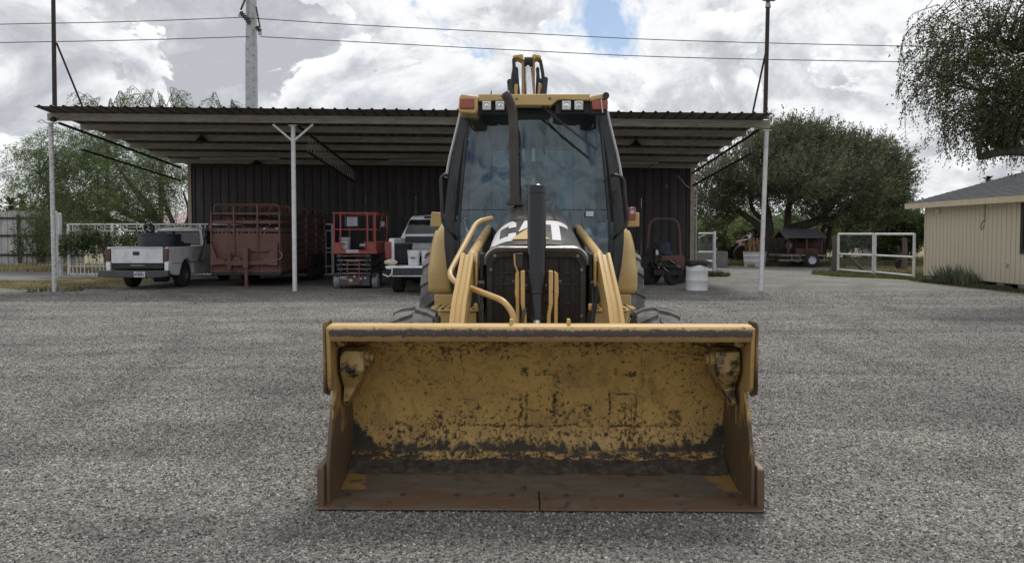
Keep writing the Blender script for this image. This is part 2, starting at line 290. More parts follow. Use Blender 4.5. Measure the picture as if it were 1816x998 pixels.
# ---------------------------------------------------------------- mesh building
class MB:
    def __init__(s): s.v = []; s.f = []; s.mi = []
    def add(s, vs, fs, m=0):
        o = len(s.v); s.v += [Vector(p) for p in vs]; s.f += [[i + o for i in f] for f in fs]; s.mi += [m] * len(fs); return s
    def box(s, c, d, rot=None, m=0):
        c = Vector(c); hx, hy, hz = d[0] / 2, d[1] / 2, d[2] / 2
        p = [Vector((x, y, z)) for z in (-hz, hz) for y in (-hy, hy) for x in (-hx, hx)]
        if rot is not None: p = [rot @ q for q in p]
        return s.add([c + q for q in p], [(0, 2, 3, 1), (4, 5, 7, 6), (0, 1, 5, 4), (2, 6, 7, 3), (0, 4, 6, 2), (1, 3, 7, 5)], m)
    def span(s, a, b, m=0):
        a = Vector(a); b = Vector(b); return s.box((a + b) / 2, [abs(x) for x in (b - a)], None, m)
    def bar(s, p0, p1, w, h, up=(0, 0, 1), m=0):
        p0 = Vector(p0); p1 = Vector(p1); d = p1 - p0; L = d.length; d.normalize()
        u = Vector(up); x = d.cross(u)
        if x.length < 1e-4: x = d.cross(Vector((1, 0, 0)))
        x.normalize(); z = x.cross(d)
        M = Matrix((x, d, z)).transposed(); return s.box((p0 + p1) / 2, (w, L, h), M, m)
    def tube(s, pts, r, n=8, caps=True, closed=False, m=0):
        pts = [Vector(p) for p in pts]; k = len(pts); rs = r if isinstance(r, (list, tuple)) else [r] * k
        t = []
        for i in range(k):
            a = pts[i - 1] if (i > 0 or closed) else pts[i]; b = pts[(i + 1) % k] if (i < k - 1 or closed) else pts[i]
            d = b - a; t.append(d.normalized() if d.length > 1e-9 else Vector((0, 0, 1)))
        ref = Vector((0, 0, 1)) if abs(t[0].z) < .9 else Vector((1, 0, 0))
        nrm = t[0].cross(ref).normalized(); vs = []
        for i in range(k):
            nrm = (nrm - t[i] * nrm.dot(t[i])); nrm.normalize(); bi = t[i].cross(nrm)
            for j in range(n):
                a = 2 * PI * j / n; vs.append(pts[i] + (nrm * math.cos(a) + bi * math.sin(a)) * rs[i])
        fs = []
        for i in range(k if closed else k - 1):
            for j in range(n):
                a = i * n + j; b = i * n + (j + 1) % n; c = ((i + 1) % k) * n + (j + 1) % n; d = ((i + 1) % k) * n + j
                fs.append((a, b, c, d))
        if caps and not closed: fs += [tuple(range(n - 1, -1, -1)), tuple(range((k - 1) * n, k * n))]
        return s.add(vs, fs, m)
    def cyl(s, p0, p1, r0, r1=None, n=16, m=0): return s.tube([p0, p1], [r0, r0 if r1 is None else r1], n, m=m)
    def lathe(s, c, axis, prof, n=24, m=0, closed=False):
        """prof: (radius, distance along axis)"""
        c = Vector(c); ax = Vector(axis).normalized(); ref = Vector((0, 0, 1)) if abs(ax.z) < .9 else Vector((1, 0, 0))
        x = ax.cross(ref).normalized(); y = ax.cross(x); vs = []
        for (r, h) in prof:
            for j in range(n):
                a = 2 * PI * j / n; vs.append(c + ax * h + (x * math.cos(a) + y * math.sin(a)) * r)
        fs = []; k = len(prof)
        for i in range(k if closed else k - 1):
            for j in range(n):
                i2 = (i + 1) % k
                fs.append((i * n + j, i * n + (j + 1) % n, i2 * n + (j + 1) % n, i2 * n + j))
        if not closed:
            if prof[0][0] > 1e-5: fs.append(tuple(range(n - 1, -1, -1)))
            if prof[-1][0] > 1e-5: fs.append(tuple(range((k - 1) * n, k * n)))
        return s.add(vs, fs, m)
    def prism(s, poly, plane, a0, a1, m=0):
        """poly drawn in plane 'yz', 'xz' or 'xy', extruded along the third axis from a0 to a1"""
        f = {'yz': lambda p, a: (a, p[0], p[1]), 'xz': lambda p, a: (p[0], a, p[1]), 'xy': lambda p, a: (p[0], p[1], a)}[plane]
        n = len(poly); vs = [f(p, a0) for p in poly] + [f(p, a1) for p in poly]
        return s.add(vs, [tuple(range(n)), tuple(range(2 * n - 1, n - 1, -1))] + [(i, i + n, (i + 1) % n + n, (i + 1) % n) for i in range(n)], m)
    def slab(s, pts, off, m=0):
        """a flat outline in space, thickened by the vector off"""
        off = Vector(off); n = len(pts); vs = [Vector(p) for p in pts]; vs += [p + off for p in vs]
        return s.add(vs, [tuple(range(n)), tuple(range(2 * n - 1, n - 1, -1))] + [(i, i + n, (i + 1) % n + n, (i + 1) % n) for i in range(n)], m)
    def grid(s, rows, m=0, t=None):
        """sheet through rows of points; t thickens it by a vector"""
        nr, nc = len(rows), len(rows[0]); vs = [p for r in rows for p in r]
        q = [(i * nc + j, i * nc + j + 1, (i + 1) * nc + j + 1, (i + 1) * nc + j) for i in range(nr - 1) for j in range(nc - 1)]
        if t is None: return s.add(vs, q, m)
        t = Vector(t); k = len(vs); vs = [Vector(p) for p in vs]; vs += [p + t for p in vs]
        fs = q + [tuple(reversed([x + k for x in f])) for f in q]
        edge = [j for j in range(nc)] + [i * nc + nc - 1 for i in range(1, nr)] + [(nr - 1) * nc + j for j in range(nc - 2, -1, -1)] + [i * nc for i in range(nr - 2, 0, -1)]
        for a, b in zip(edge, edge[1:] + edge[:1]): fs.append((b, a, a + k, b + k))
        return s.add(vs, fs, m)
    def build(s, name, mat, parent=None, bevel=0, smooth=35, label=None, kind=None, solid=0, local=False, seg=2):
        me = bpy.data.meshes.new(name); vs = s.v
        if parent is not None and not local:
            inv = ROOTM[parent.name].inverted(); vs = [inv @ p for p in vs]
        me.from_pydata([tuple(p) for p in vs], [], s.f)
        for mm in (mat if isinstance(mat, (list, tuple)) else [mat]): me.materials.append(MT[mm] if isinstance(mm, str) else mm)
        if any(s.mi): me.polygons.foreach_set('material_index', s.mi)
        bm = bmesh.new(); bm.from_mesh(me); bmesh.ops.recalc_face_normals(bm, faces=bm.faces); bm.to_mesh(me); bm.free()
        if smooth:
            me.polygons.foreach_set('use_smooth', [True] * len(me.polygons)); me.set_sharp_from_angle(angle=R(smooth))
        o = bpy.data.objects.new(name, me); COL.objects.link(o)
        if parent is not None: o.parent = parent; ROOTM[o.name] = ROOTM[parent.name]
        else: ROOTM[o.name] = Matrix.Identity(4)
        if solid: md = o.modifiers.new('solid', 'SOLIDIFY'); md.thickness = solid; md.offset = 0
        if bevel:
            md = o.modifiers.new('bevel', 'BEVEL'); md.width = bevel; md.segments = seg; md.limit_method = 'ANGLE'; md.angle_limit = R(40)
        if label: o['label'] = label
        if kind: o['kind'] = kind
        return o
ROOTM = {}
def thing(name, label, cat, loc=(0, 0, 0), rotz=0, group=None):
    o = bpy.data.objects.new(name, None); COL.objects.link(o); o.empty_display_size = .2
    o.location = loc; o.rotation_euler = (0, 0, rotz); o['label'] = label; o['category'] = cat
    if group: o['group'] = group
    ROOTM[o.name] = Matrix.Translation(Vector(loc)) @ Matrix.Rotation(rotz, 4, 'Z'); return o
def tag(o, label, cat, group=None):
    o['label'] = label; o['category'] = cat
    if group: o['group'] = group
    return o
def link_copy(o, parent=None, loc=None, name=None):
    c = o.copy(); COL.objects.link(c)
    if parent is not None: c.parent = parent
    if loc is not None: c.location = loc
    ROOTM[c.name] = ROOTM.get(o.name, Matrix.Identity(4)); return c
def copy_tree(o, parent=None):
    kids = [k for k in o.children]
    c = link_copy(o, parent)
    for k in kids: copy_tree(k, c)
    return c
def lerp(a, b, t): return a + (b - a) * t
def catmull(pts, k=6):
    pts = [Vector(p) for p in pts]; out = []
    P = [pts[0] * 2 - pts[1]] + pts + [pts[-1] * 2 - pts[-2]]
    for i in range(1, len(P) - 2):
        for j in range(k):
            t = j / k; a, b, c, d = P[i - 1], P[i], P[i + 1], P[i + 2]
            out.append(.5 * ((2 * b) + (c - a) * t + (2 * a - 5 * b + 4 * c - d) * t * t + (3 * b - a - 3 * c + d) * t ** 3))
    out.append(pts[-1]); return out
def rounded(pts, r=.05, k=4):
    """polyline with its corners rounded"""
    pts = [Vector(p) for p in pts]; out = [pts[0]]
    for i in range(1, len(pts) - 1):
        a, b, c = pts[i - 1], pts[i], pts[i + 1]; d1 = (a - b); d2 = (c - b)
        rr = min(r, d1.length * .48, d2.length * .48); p = b + d1.normalized() * rr; q = b + d2.normalized() * rr
        for j in range(k + 1):
            t = j / k; out.append(p * (1 - t) ** 2 + b * 2 * t * (1 - t) + q * t * t)
    out.append(pts[-1]); return out
def text_mb(txt, size, origin, ux, uz, off, mb=None, depth=.002):
    """flat lettering standing in space: ux runs along the words, uz up; off is the thickness vector"""
    cu = bpy.data.curves.new('lettering', 'FONT'); cu.body = txt; cu.size = size; cu.align_x = 'CENTER'; cu.offset = size * .012
    cu.resolution_u = 3
    o = bpy.data.objects.new('lettering', cu); COL.objects.link(o); bpy.context.view_layer.update()
    me = o.evaluated_get(bpy.context.evaluated_depsgraph_get()).to_mesh()
    mb = mb or MB(); o0 = Vector(origin); ux = Vector(ux); uz = Vector(uz)
    mb.add([o0 + ux * v.co.x + uz * v.co.y + Vector(off) for v in me.vertices], [tuple(p.vertices) for p in me.polygons])
    bpy.data.objects.remove(o); bpy.data.curves.remove(cu); return mb
def wheel_parts(parent, c, r, w, rim_r, axis=(1, 0, 0), tyre='tyre', rim='steel', lugs=0, local=False, side=1):
    """wheel (disc) > tyre; side = +1 when the outer face looks along +axis"""
    c = Vector(c); ax = Vector(axis).normalized(); h = w / 2
    m = MB(); m.lathe(c, ax * side, [(rim_r, -h * .9), (rim_r, h * .75), (rim_r * .9, h * .8), (rim_r * .86, h * .35), (rim_r * .45, h * .25), (rim_r * .42, h * .5), (rim_r * .2, h * .55), (.001, h * .55)], 20)
    wh = m.build('wheel', rim, parent, local=local)
    t = MB(); t.lathe(c, ax * side, [(rim_r, -h * .85), (rim_r * 1.08, -h), (r * .86, -h * 1.02), (r * .96, -h * .9), (r, -h * .6), (r, h * .6), (r * .96, h * .9), (r * .86, h * 1.02), (rim_r * 1.08, h), (rim_r, h * .85)], 36, closed=True)
    if lugs:
        ref = Vector((0, 0, 1)); x = ax.cross(ref).normalized(); y = ax.cross(x)
        for sgn in (-1, 1):
            for i in range(lugs):
                a0 = 2 * PI * (i + (.5 if sgn > 0 else 0)) / lugs; ring = []
                for q, (hh, da, rr) in enumerate(((.02, 0.0, 1.055), (.55, .11, 1.045), (1.0, .16, .985))):
                    a = a0 + da; wd = .095 * (1.0 if q else .8)
                    ring.append([c + ax * sgn * h * hh + (x * math.cos(a + e) + y * math.sin(a + e)) * r * f for (e, f) in ((-wd, .93), (-wd * .8, rr), (wd * .8, rr), (wd, .93))])
                vs = [p for rg in ring for p in rg]
                fs = [(0, 1, 2, 3), (11, 10, 9, 8)] + [(k * 4 + j, k * 4 + (j + 1) % 4, k * 4 + 4 + (j + 1) % 4, k * 4 + 4 + j) for k in range(2) for j in range(4)]
                t.add(vs, fs)
    t.build('tyre', tyre, wh, local=local)
    return wh

# ================================================================ BACKHOE LOADER
def bucket_paint():
    k = NT('worn_bucket_paint'); v = k.coord(); x, y, z = k.sep(v)
    paint = k.mix(k.ramp(k.noise(v, 2.2, 7, .65), [(.35, 0.0), (.7, 1.0)]), (.59, .38, .12), (.45, .285, .088))
    # brown staining rubbed into the paint
    stain = k.ramp(k.noise(k.mapping(v, (1.6, 1, 1)), 5, 9, .75, .6), [(.48, 0.0), (.72, .75)])
    c = k.mix(stain, paint, (.17, .105, .045))
    # chips: denser low down and near the top corners
    low = k.step(z, .62, .12)
    n1 = k.noise(k.mapping(v, (1.25, 1, 1)), 32, 12, .8, .25); corner = k.math('MULTIPLY', k.step(z, .70, .92), .075)
    n1 = k.math('ADD', n1, k.math('MULTIPLY', k.math('SUBTRACT', k.noise(k.mapping(v, (1, 1, 1), loc=(4, 2, 1)), 3.1, 4, .6), .5), .22))
    thr = k.math('SUBTRACT', k.math('ADD', k.math('ADD', n1, corner), k.math('MULTIPLY', low, .07)), .575)
    chips = k.step(thr, 0.0, .035)
    # scratches in three directions
    scr = None
    for rot, sc, lo in ((.5, (95, 3, 7), .665), (-.65, (80, 3, 6), .67), (1.45, (110, 3, 5), .675), (.05, (70, 3, 4), .68), (.95, (120, 3, 9), .67)):
        s = k.step(k.noise(k.mapping(k.mapping(v, (1, 1, 1), (0, rot, 0)), sc), 1.0, 4, .6), lo - .03, lo + .03)
        scr = s if scr is None else k.math('MAXIMUM', scr, s)
    patch = k.ramp(k.noise(v, 3.5, 5, .6), [(.46, 0.0), (.58, 1.0)])
    scr = k.math('MULTIPLY', scr, patch)
    speck = k.math('MULTIPLY', k.step(k.noise(v, 62, 6, .75), .60, .66), k.step(k.noise(k.mapping(v, loc=(1, 5, 2)), 4.2, 6, .7), .50, .60))
    chips = k.math('MAXIMUM', chips, speck)
    # burn marks of the welds behind the plate
    marks = None
    xw = k.math('ADD', x, k.math('MULTIPLY', k.math('SUBTRACT', k.noise(v, 9, 4, .7), .5), .05)); zw = k.math('ADD', z, k.math('MULTIPLY', k.math('SUBTRACT', k.noise(k.mapping(v, loc=(3, 3, 3)), 9, 4, .7), .5), .05))
    for (mx, mz, w, h) in ((-.105, .42, .012, .10), (-.07, .41, .012, .12), (.10, .43, .014, .10), (.44, .41, .010, .13), (.60, .42, .012, .14), (.52, .525, .075, .008),
                           (.47, .68, .012, .035), (.56, .66, .05, .025), (.53, .74, .04, .008), (-.48, .39, .012, .05), (-.44, .37, .05, .012), (-.62, .36, .04, .05), (.03, .66, .05, .022), (-.08, .67, .03, .03),
                           (.30, .40, .04, .06), (.85, .36, .04, .05), (.0, .315, 1.0, .008)):
        a = k.math('MULTIPLY', k.step(k.math('ABSOLUTE', k.math('SUBTRACT', xw, mx)), w * 1.15, w * .5), k.step(k.math('ABSOLUTE', k.math('SUBTRACT', zw, mz)), h * 1.15, h * .8))
        marks = a if marks is None else k.math('MAXIMUM', marks, a)
    marks = k.math('MULTIPLY', marks, k.step(k.noise(v, 34, 8, .78), .45, .56))
    dark = k.math('MAXIMUM', k.math('MAXIMUM', chips, scr), marks, True)
    c = k.mix(dark, c, k.mix(k.noise(v, 30, 3), (.035, .02, .012), (.085, .05, .03)))
    # packed dirt at the bottom of the back plate and up in the corners
    edge = k.math('MULTIPLY', k.step(k.math('ABSOLUTE', x), .98, 1.13), .12)
    nz = k.math('ADD', k.math('MULTIPLY', k.math('SUBTRACT', k.noise(k.mapping(v, (1, 1, .6)), 5.5, 10, .74, .6), .5), .36), z)
    dirt = k.math('SUBTRACT', 1.0, k.step(k.math('SUBTRACT', nz, edge), .18, .225))
    dcol = k.mix(k.noise(v, 18, 8, .7), (.012, .010, .009), (.085, .072, .057))
    worn_line = k.math('MULTIPLY', k.math('MULTIPLY', k.step(z, .105, .125), k.step(z, .175, .15)), k.step(k.noise(k.mapping(v, (1, 1, 2.5)), 7, 10, .8), .47, .53))
    dirt = k.math('MULTIPLY', dirt, k.math('SUBTRACT', 1.0, worn_line))
    dirt = k.math('MULTIPLY', dirt, k.math('SUBTRACT', 1.0, k.math('MULTIPLY', k.step(k.noise(k.mapping(v, loc=(3, 1, 2)), 9, 10, .78, .4), .58, .64), .8)))
    c = k.mix(dirt, c, dcol)
    k.base(c); k.rough(k.math('ADD', .42, k.math('MULTIPLY', k.math('MAXIMUM', dark, dirt), .32)))
    h = k.math('SUBTRACT', k.math('MULTIPLY', dirt, k.noise(v, 40, 7, .7)), k.math('MULTIPLY', dark, .35)); k.bump(h, .55, .008); return k.m
MT['bucket_paint'] = bucket_paint()
def lip_paint():
    k = NT('worn_bucket_lip'); v = k.coord(); x, y, z = k.sep(v)
    nn = k.math('MULTIPLY', k.math('SUBTRACT', k.noise(k.mapping(v, (1, 1, 1)), 26, 8, .75), .5), .05)
    zz = k.math('ADD', z, nn)
    band = k.math('MULTIPLY', k.step(zz, .938, .948), k.step(zz, .990, .976))
    flecks = k.step(k.noise(v, 60, 5, .7), .62, .66)
    band = k.math('MULTIPLY', band, k.math('SUBTRACT', 1.0, k.math('MULTIPLY', flecks, .8)))
    chip = k.step(k.noise(v, 22, 9, .75), .60, .64)
    c = k.mix(k.math('MAXIMUM', band, k.math('MULTIPLY', chip, .85)), k.mix(k.step(zz, .965, .985), k.mix(k.noise(v, 9, 7, .7), (.40, .255, .09), (.20, .13, .055)), k.mix(k.noise(v, 4, 5), (.62, .42, .17), (.50, .33, .12))), k.mix(k.noise(v, 15, 6), (.045, .033, .032), (.085, .064, .06)))
    k.base(c); k.rough(.5); k.bump(k.noise(v, 45, 6, .7), .2, .004); return k.m
MT['lip_paint'] = lip_paint()
def floor_steel():
    k = NT('rubbed_rusty_steel'); v = k.coord(); x, y, z = k.sep(v)
    c = k.mix(k.ramp(k.noise(k.mapping(v, (1, 6, 1)), 3, 8, .7), [(.35, 0.0), (.7, 1.0)]), (.12, .105, .086), (.20, .172, .138))
    rusty = k.math('ADD', k.noise(k.mapping(v, (1.2, 3, 1)), 2.6, 8, .7, .4), k.math('MULTIPLY', k.step(y, .26, .05), .14))
    c = k.mix(k.ramp(rusty, [(.52, 0.0), (.66, 1.0)]), c, (.15, .095, .06))
    c = k.mix(k.ramp(k.noise(k.mapping(v, (1, 1.5, 1)), 4.5, 9, .8, .5), [(.62, 0.0), (.70, .75)]), c, (.22, .115, .055))
    c = k.mix(k.ramp(k.noise(v, 11, 9, .75), [(.58, 0.0), (.64, .8)]), c, (.035, .03, .026))
    pt = k.math('MULTIPLY', k.step(k.math('ADD', k.math('ABSOLUTE', x), k.math('MULTIPLY', k.noise(v, 7, 8, .72), .6)), 1.31, 1.35), k.step(k.math('ADD', y, k.math('MULTIPLY', k.noise(v, 9, 6, .7), .2)), .26, .34))
    c = k.mix(pt, c, (.36, .235, .08))
    k.base(c); k.metal(.25); k.rough(k.ramp(k.noise(v, 6, 6), [(.3, .34), (.7, .62)])); k.bump(k.noise(k.mapping(v, (1, 4, 1)), 22, 8, .75), .4, .006); return k.m
MT['floor_steel'] = floor_steel()
def caked():
    k = NT('caked_dirt'); v = k.coord(); n = k.noise(v, 14, 9, .72)
    c = k.ramp(n, [(.3, (.02, .017, .015)), (.5, (.065, .054, .043)), (.7, (.16, .135, .10))])
    k.base(c); k.rough(k.ramp(k.noise(v, 6, 5), [(.35, .45), (.6, .9)])); k.bump(k.noise(v, 55, 8, .75), .8, .012); return k.m
MT['caked_dirt'] = caked()
def side_paint():
    k = NT('scraped_side_plate'); v = k.coord(); x, y, z = k.sep(v)
    n = k.noise(k.mapping(v, (1, 1.2, .45)), 7, 9, .72, .4)
    f = k.math('ADD', n, k.math('MULTIPLY', k.step(z, .8, .2), .25))
    c = k.mix(k.step(f, .56, .66), k.mix(k.noise(v, 5, 5), (.52, .34, .12), (.38, .245, .085)), k.mix(k.noise(v, 9, 8, .7), (.07, .048, .03), (.17, .11, .065)))
    k.base(c); k.rough(.55); k.metal(.1); k.bump(k.noise(v, 35, 7, .7), .35, .006); return k.m
MT['side_paint'] = side_paint()
MT['bracket_paint'] = worn('battered_bracket_paint', (.42, .28, .10), (.32, .21, .075), 6, .4, .65, .55, dirt=(.025, .019, .015), dscale=7.5, dlo=.49, dhi=.57, bump=.3)
MT['flange_paint'] = worn('scraped_flange', (.16, .105, .045), (.30, .195, .07), 9, .45, .6, .6, dirt=(.035, .025, .02), dscale=5, dlo=.42, dhi=.62, bump=.3)
def grille_mesh():
    k = NT('radiator_grille_mesh'); v = k.coord()
    a = k.voro(k.mapping(v, (1, .01, 1)), 85, rnd=.15).outputs['Distance']
    f = k.ramp(a, [(.25, 0.0), (.45, 1.0)])
    c = k.mix(f, (.004, .004, .004), (.035, .031, .028)); c = k.mix(k.ramp(k.noise(v, 7, 6), [(.5, 0.0), (.8, .5)]), c, (.07, .06, .05))
    k.base(c); k.rough(.6); k.bump(a, .6, .004); return k.m
MT['grille_mesh'] = grille_mesh()

BH = thing('backhoe_loader', 'large yellow backhoe loader with a wide worn bucket and closed cab on the gravel', 'backhoe', (.15, 4.09, 0), R(-.9))
BINV = ROOTM[BH.name].inverted()
def tl(u, v, Y): return BINV @ at(u, v, Y)
def bh(mb, name, mat, parent=None, **k): return mb.build(name, mat, parent or BH, local=True, **k)

def make_bucket():
    HW = 1.145
    inner = catmull([(0, .40, .062), (0, .49, .085), (0, .56, .16), (0, .592, .28), (0, .575, .45), (0, .505, .63), (0, .39, .79), (0, .25, .905), (0, .10, .965)], 5)
    inner = [(p.y, p.z) for p in inner]; inner = [(0.0, .012)] + [(.2, .03)] + inner
    outer = []
    for i, p in enumerate(inner):
        a = Vector(inner[max(i - 1, 0)]); b = Vector(inner[min(i + 1, len(inner) - 1)]); d = (b - a).normalized()
        outer.append((p[0] + d.y * .022, max(p[1] - d.x * .022, .002)))
    m = MB(); xs = [lerp(-HW, HW, i / 24) for i in range(25)]
    def dent(x, y, z): return .006 * mnoise.noise(Vector((x * 3, y * 3, z * 3)))
    m.grid([[(x, p[0] + dent(x, *p), p[1]) for x in xs] for p in inner]); m.grid([[(x, p[0], p[1]) for x in (-HW, HW)] for p in outer])
    for k in (0, len(inner) - 1): m.add([(-HW, *inner[k]), (HW, *inner[k]), (HW, *outer[k]), (-HW, *outer[k])], [(0, 1, 2, 3)])
    b = bh(m, 'bucket', 'bucket_paint', smooth=40)
    # rolled top edge
    m = MB(); prof = [(.034, .915), (.022, .935), (.02, .978), (.03, .998), (.055, 1.006), (.12, 1.006), (.13, .99), (.125, .935), (.11, .912)]
    m.prism(prof, 'yz', -HW - .004, HW + .004); bh(m, 'top_lip', 'lip_paint', b, smooth=50)
    for s in (-1, 1):
        back = [p for p in outer[3:]]
        poly = [(-.0, .0), (-.004, .24), (.10, .52), (.165, .62), (.07, .635), (.045, .66), (.02, .99), (.10, 1.0)] + [(p[0] + .004, p[1]) for p in reversed(back)] + [(.38, .02)]
        m = MB(); m.prism(poly, 'yz', s * HW, s * (HW + .022)); bh(m, 'side_plate', 'side_paint', b, bevel=.004)
        m = MB(); m.prism([(.012, .635), (.012, 1.0), (.03, 1.022), (.17, 1.022), (.19, .98), (.19, .66), (.12, .60)], 'yz', s * (HW + .0235), s * (HW + .036)); bh(m, 'upper_flange', 'flange_paint', b, bevel=.006)
        m = MB(); m.prism([(-.035, .004), (-.035, .235), (-.01, .25), (.25, .25), (.30, .004)], 'yz', s * (HW + .0235), s * (HW + .062)); bh(m, 'side_cutter', 'floor_steel', b, bevel=.006)
        # folded corner bracket with its pin boss
        x0, x1 = s * (HW - .022), s * (HW - .150)
        yb = lambda z: float(np.interp(z, [.45, .63, .79, .905], [.575, .505, .39, .25]))
        f0 = [(.235, .845, x1), (.175, .835, x1), (.165, .735, x1), (.19, .70, x1 + s * .012), (.26, .62, x1 + s * .065), (.24, .545, x1 + s * .105), (.26, .52, x1 + s * .11)]
        rows = [[(x0, y, z), (x, y, z), (x, yb(z) - .002, z)] for (y, z, x) in f0]
        m = MB(); m.grid(rows); m.add([rows[0][0], rows[0][1], rows[0][2], (x0, rows[0][2][1], rows[0][2][2])], [(0, 1, 2, 3)])
        br = bh(m, 'corner_bracket', 'bracket_paint', b, solid=.014, smooth=20, bevel=.003)
        m = MB(); m.cyl((x1 + s * .012, .235, .79), (x1 - s * .03, .235, .79), .048, n=16).cyl((x1 - s * .03, .235, .79), (x1 - s * .05, .235, .79), .034, n=12); bh(m, 'hinge_boss', 'bracket_paint', b, bevel=.005)
        m = MB(); m.box((s * (HW - .03), .17, .895), (.05, .06, .05)); bh(m, 'weld_lug', 'bucket_paint', b, bevel=.008)
    m = MB(); m.grid([[(x, y, z + .004) for x in (-HW + .004, -.4, .4, HW - .004)] for (y, z) in ((.205, .0305), (.3, .046), (.395, .061), (.455, .076))], t=(0, 0, -.003)); bh(m, 'floor_plate', 'floor_steel', b)
    m = MB(); rows = []
    for i in range(141):
        x = lerp(-HW + .004, HW - .004, i / 140); cr = 1 + 1.3 * max(0, (abs(x) - .95) / .2)
        q = [.5 + .5 * mnoise.noise(Vector((x * 5.5, k * 1.7, 3.1))) + .30 * mnoise.noise(Vector((x * 23, k * 3.1, 7.7))) for k in range(5)]
        rows.append([(x, .425 - .035 * q[0], .0685 + .002), (x, .455 - .02 * q[1], .078 + .022 * q[1] * cr), (x, .485, .086 + .030 * q[2] * cr), (x, .515, .100 + .028 * q[3] * cr), (x, .562, .128 + .035 * q[4] * cr - .03 * q[1])])
    m.grid(rows); bh(m, 'caked_dirt', 'caked_dirt', b, smooth=70)
    for s in (-1, 1):
        x0, x1 = s * .004, s * (HW + .065)
        m = MB(); m.prism([(-.05, .012), (-.052, .022), (-.02, .032), (.19, .045), (.195, .03), (.19, .022), (.0, .011)], 'yz', x0, x1); bh(m, 'cutting_edge', 'floor_steel', b, bevel=.003)
    for i in range(8):
        x = lerp(-1.07, 1.07, i / 7); m = MB(); m.lathe((x, .115, .034), (0, -.09, 1), [(.018, 0), (.017, .008), (.013, .010), (.010, .016), (.001, .017)], 6); bh(m, 'edge_bolt', 'rust_dark', b)
    for x in (-.155, .16):
        m = MB(); m.prism([(x - .012, 1.0), (x + .012, 1.0), (x + .008, 1.035), (x - .008, 1.035)], 'xz', .05, .11); bh(m, 'lip_tab', 'yellow_chipped', b, bevel=.003)
make_bucket()

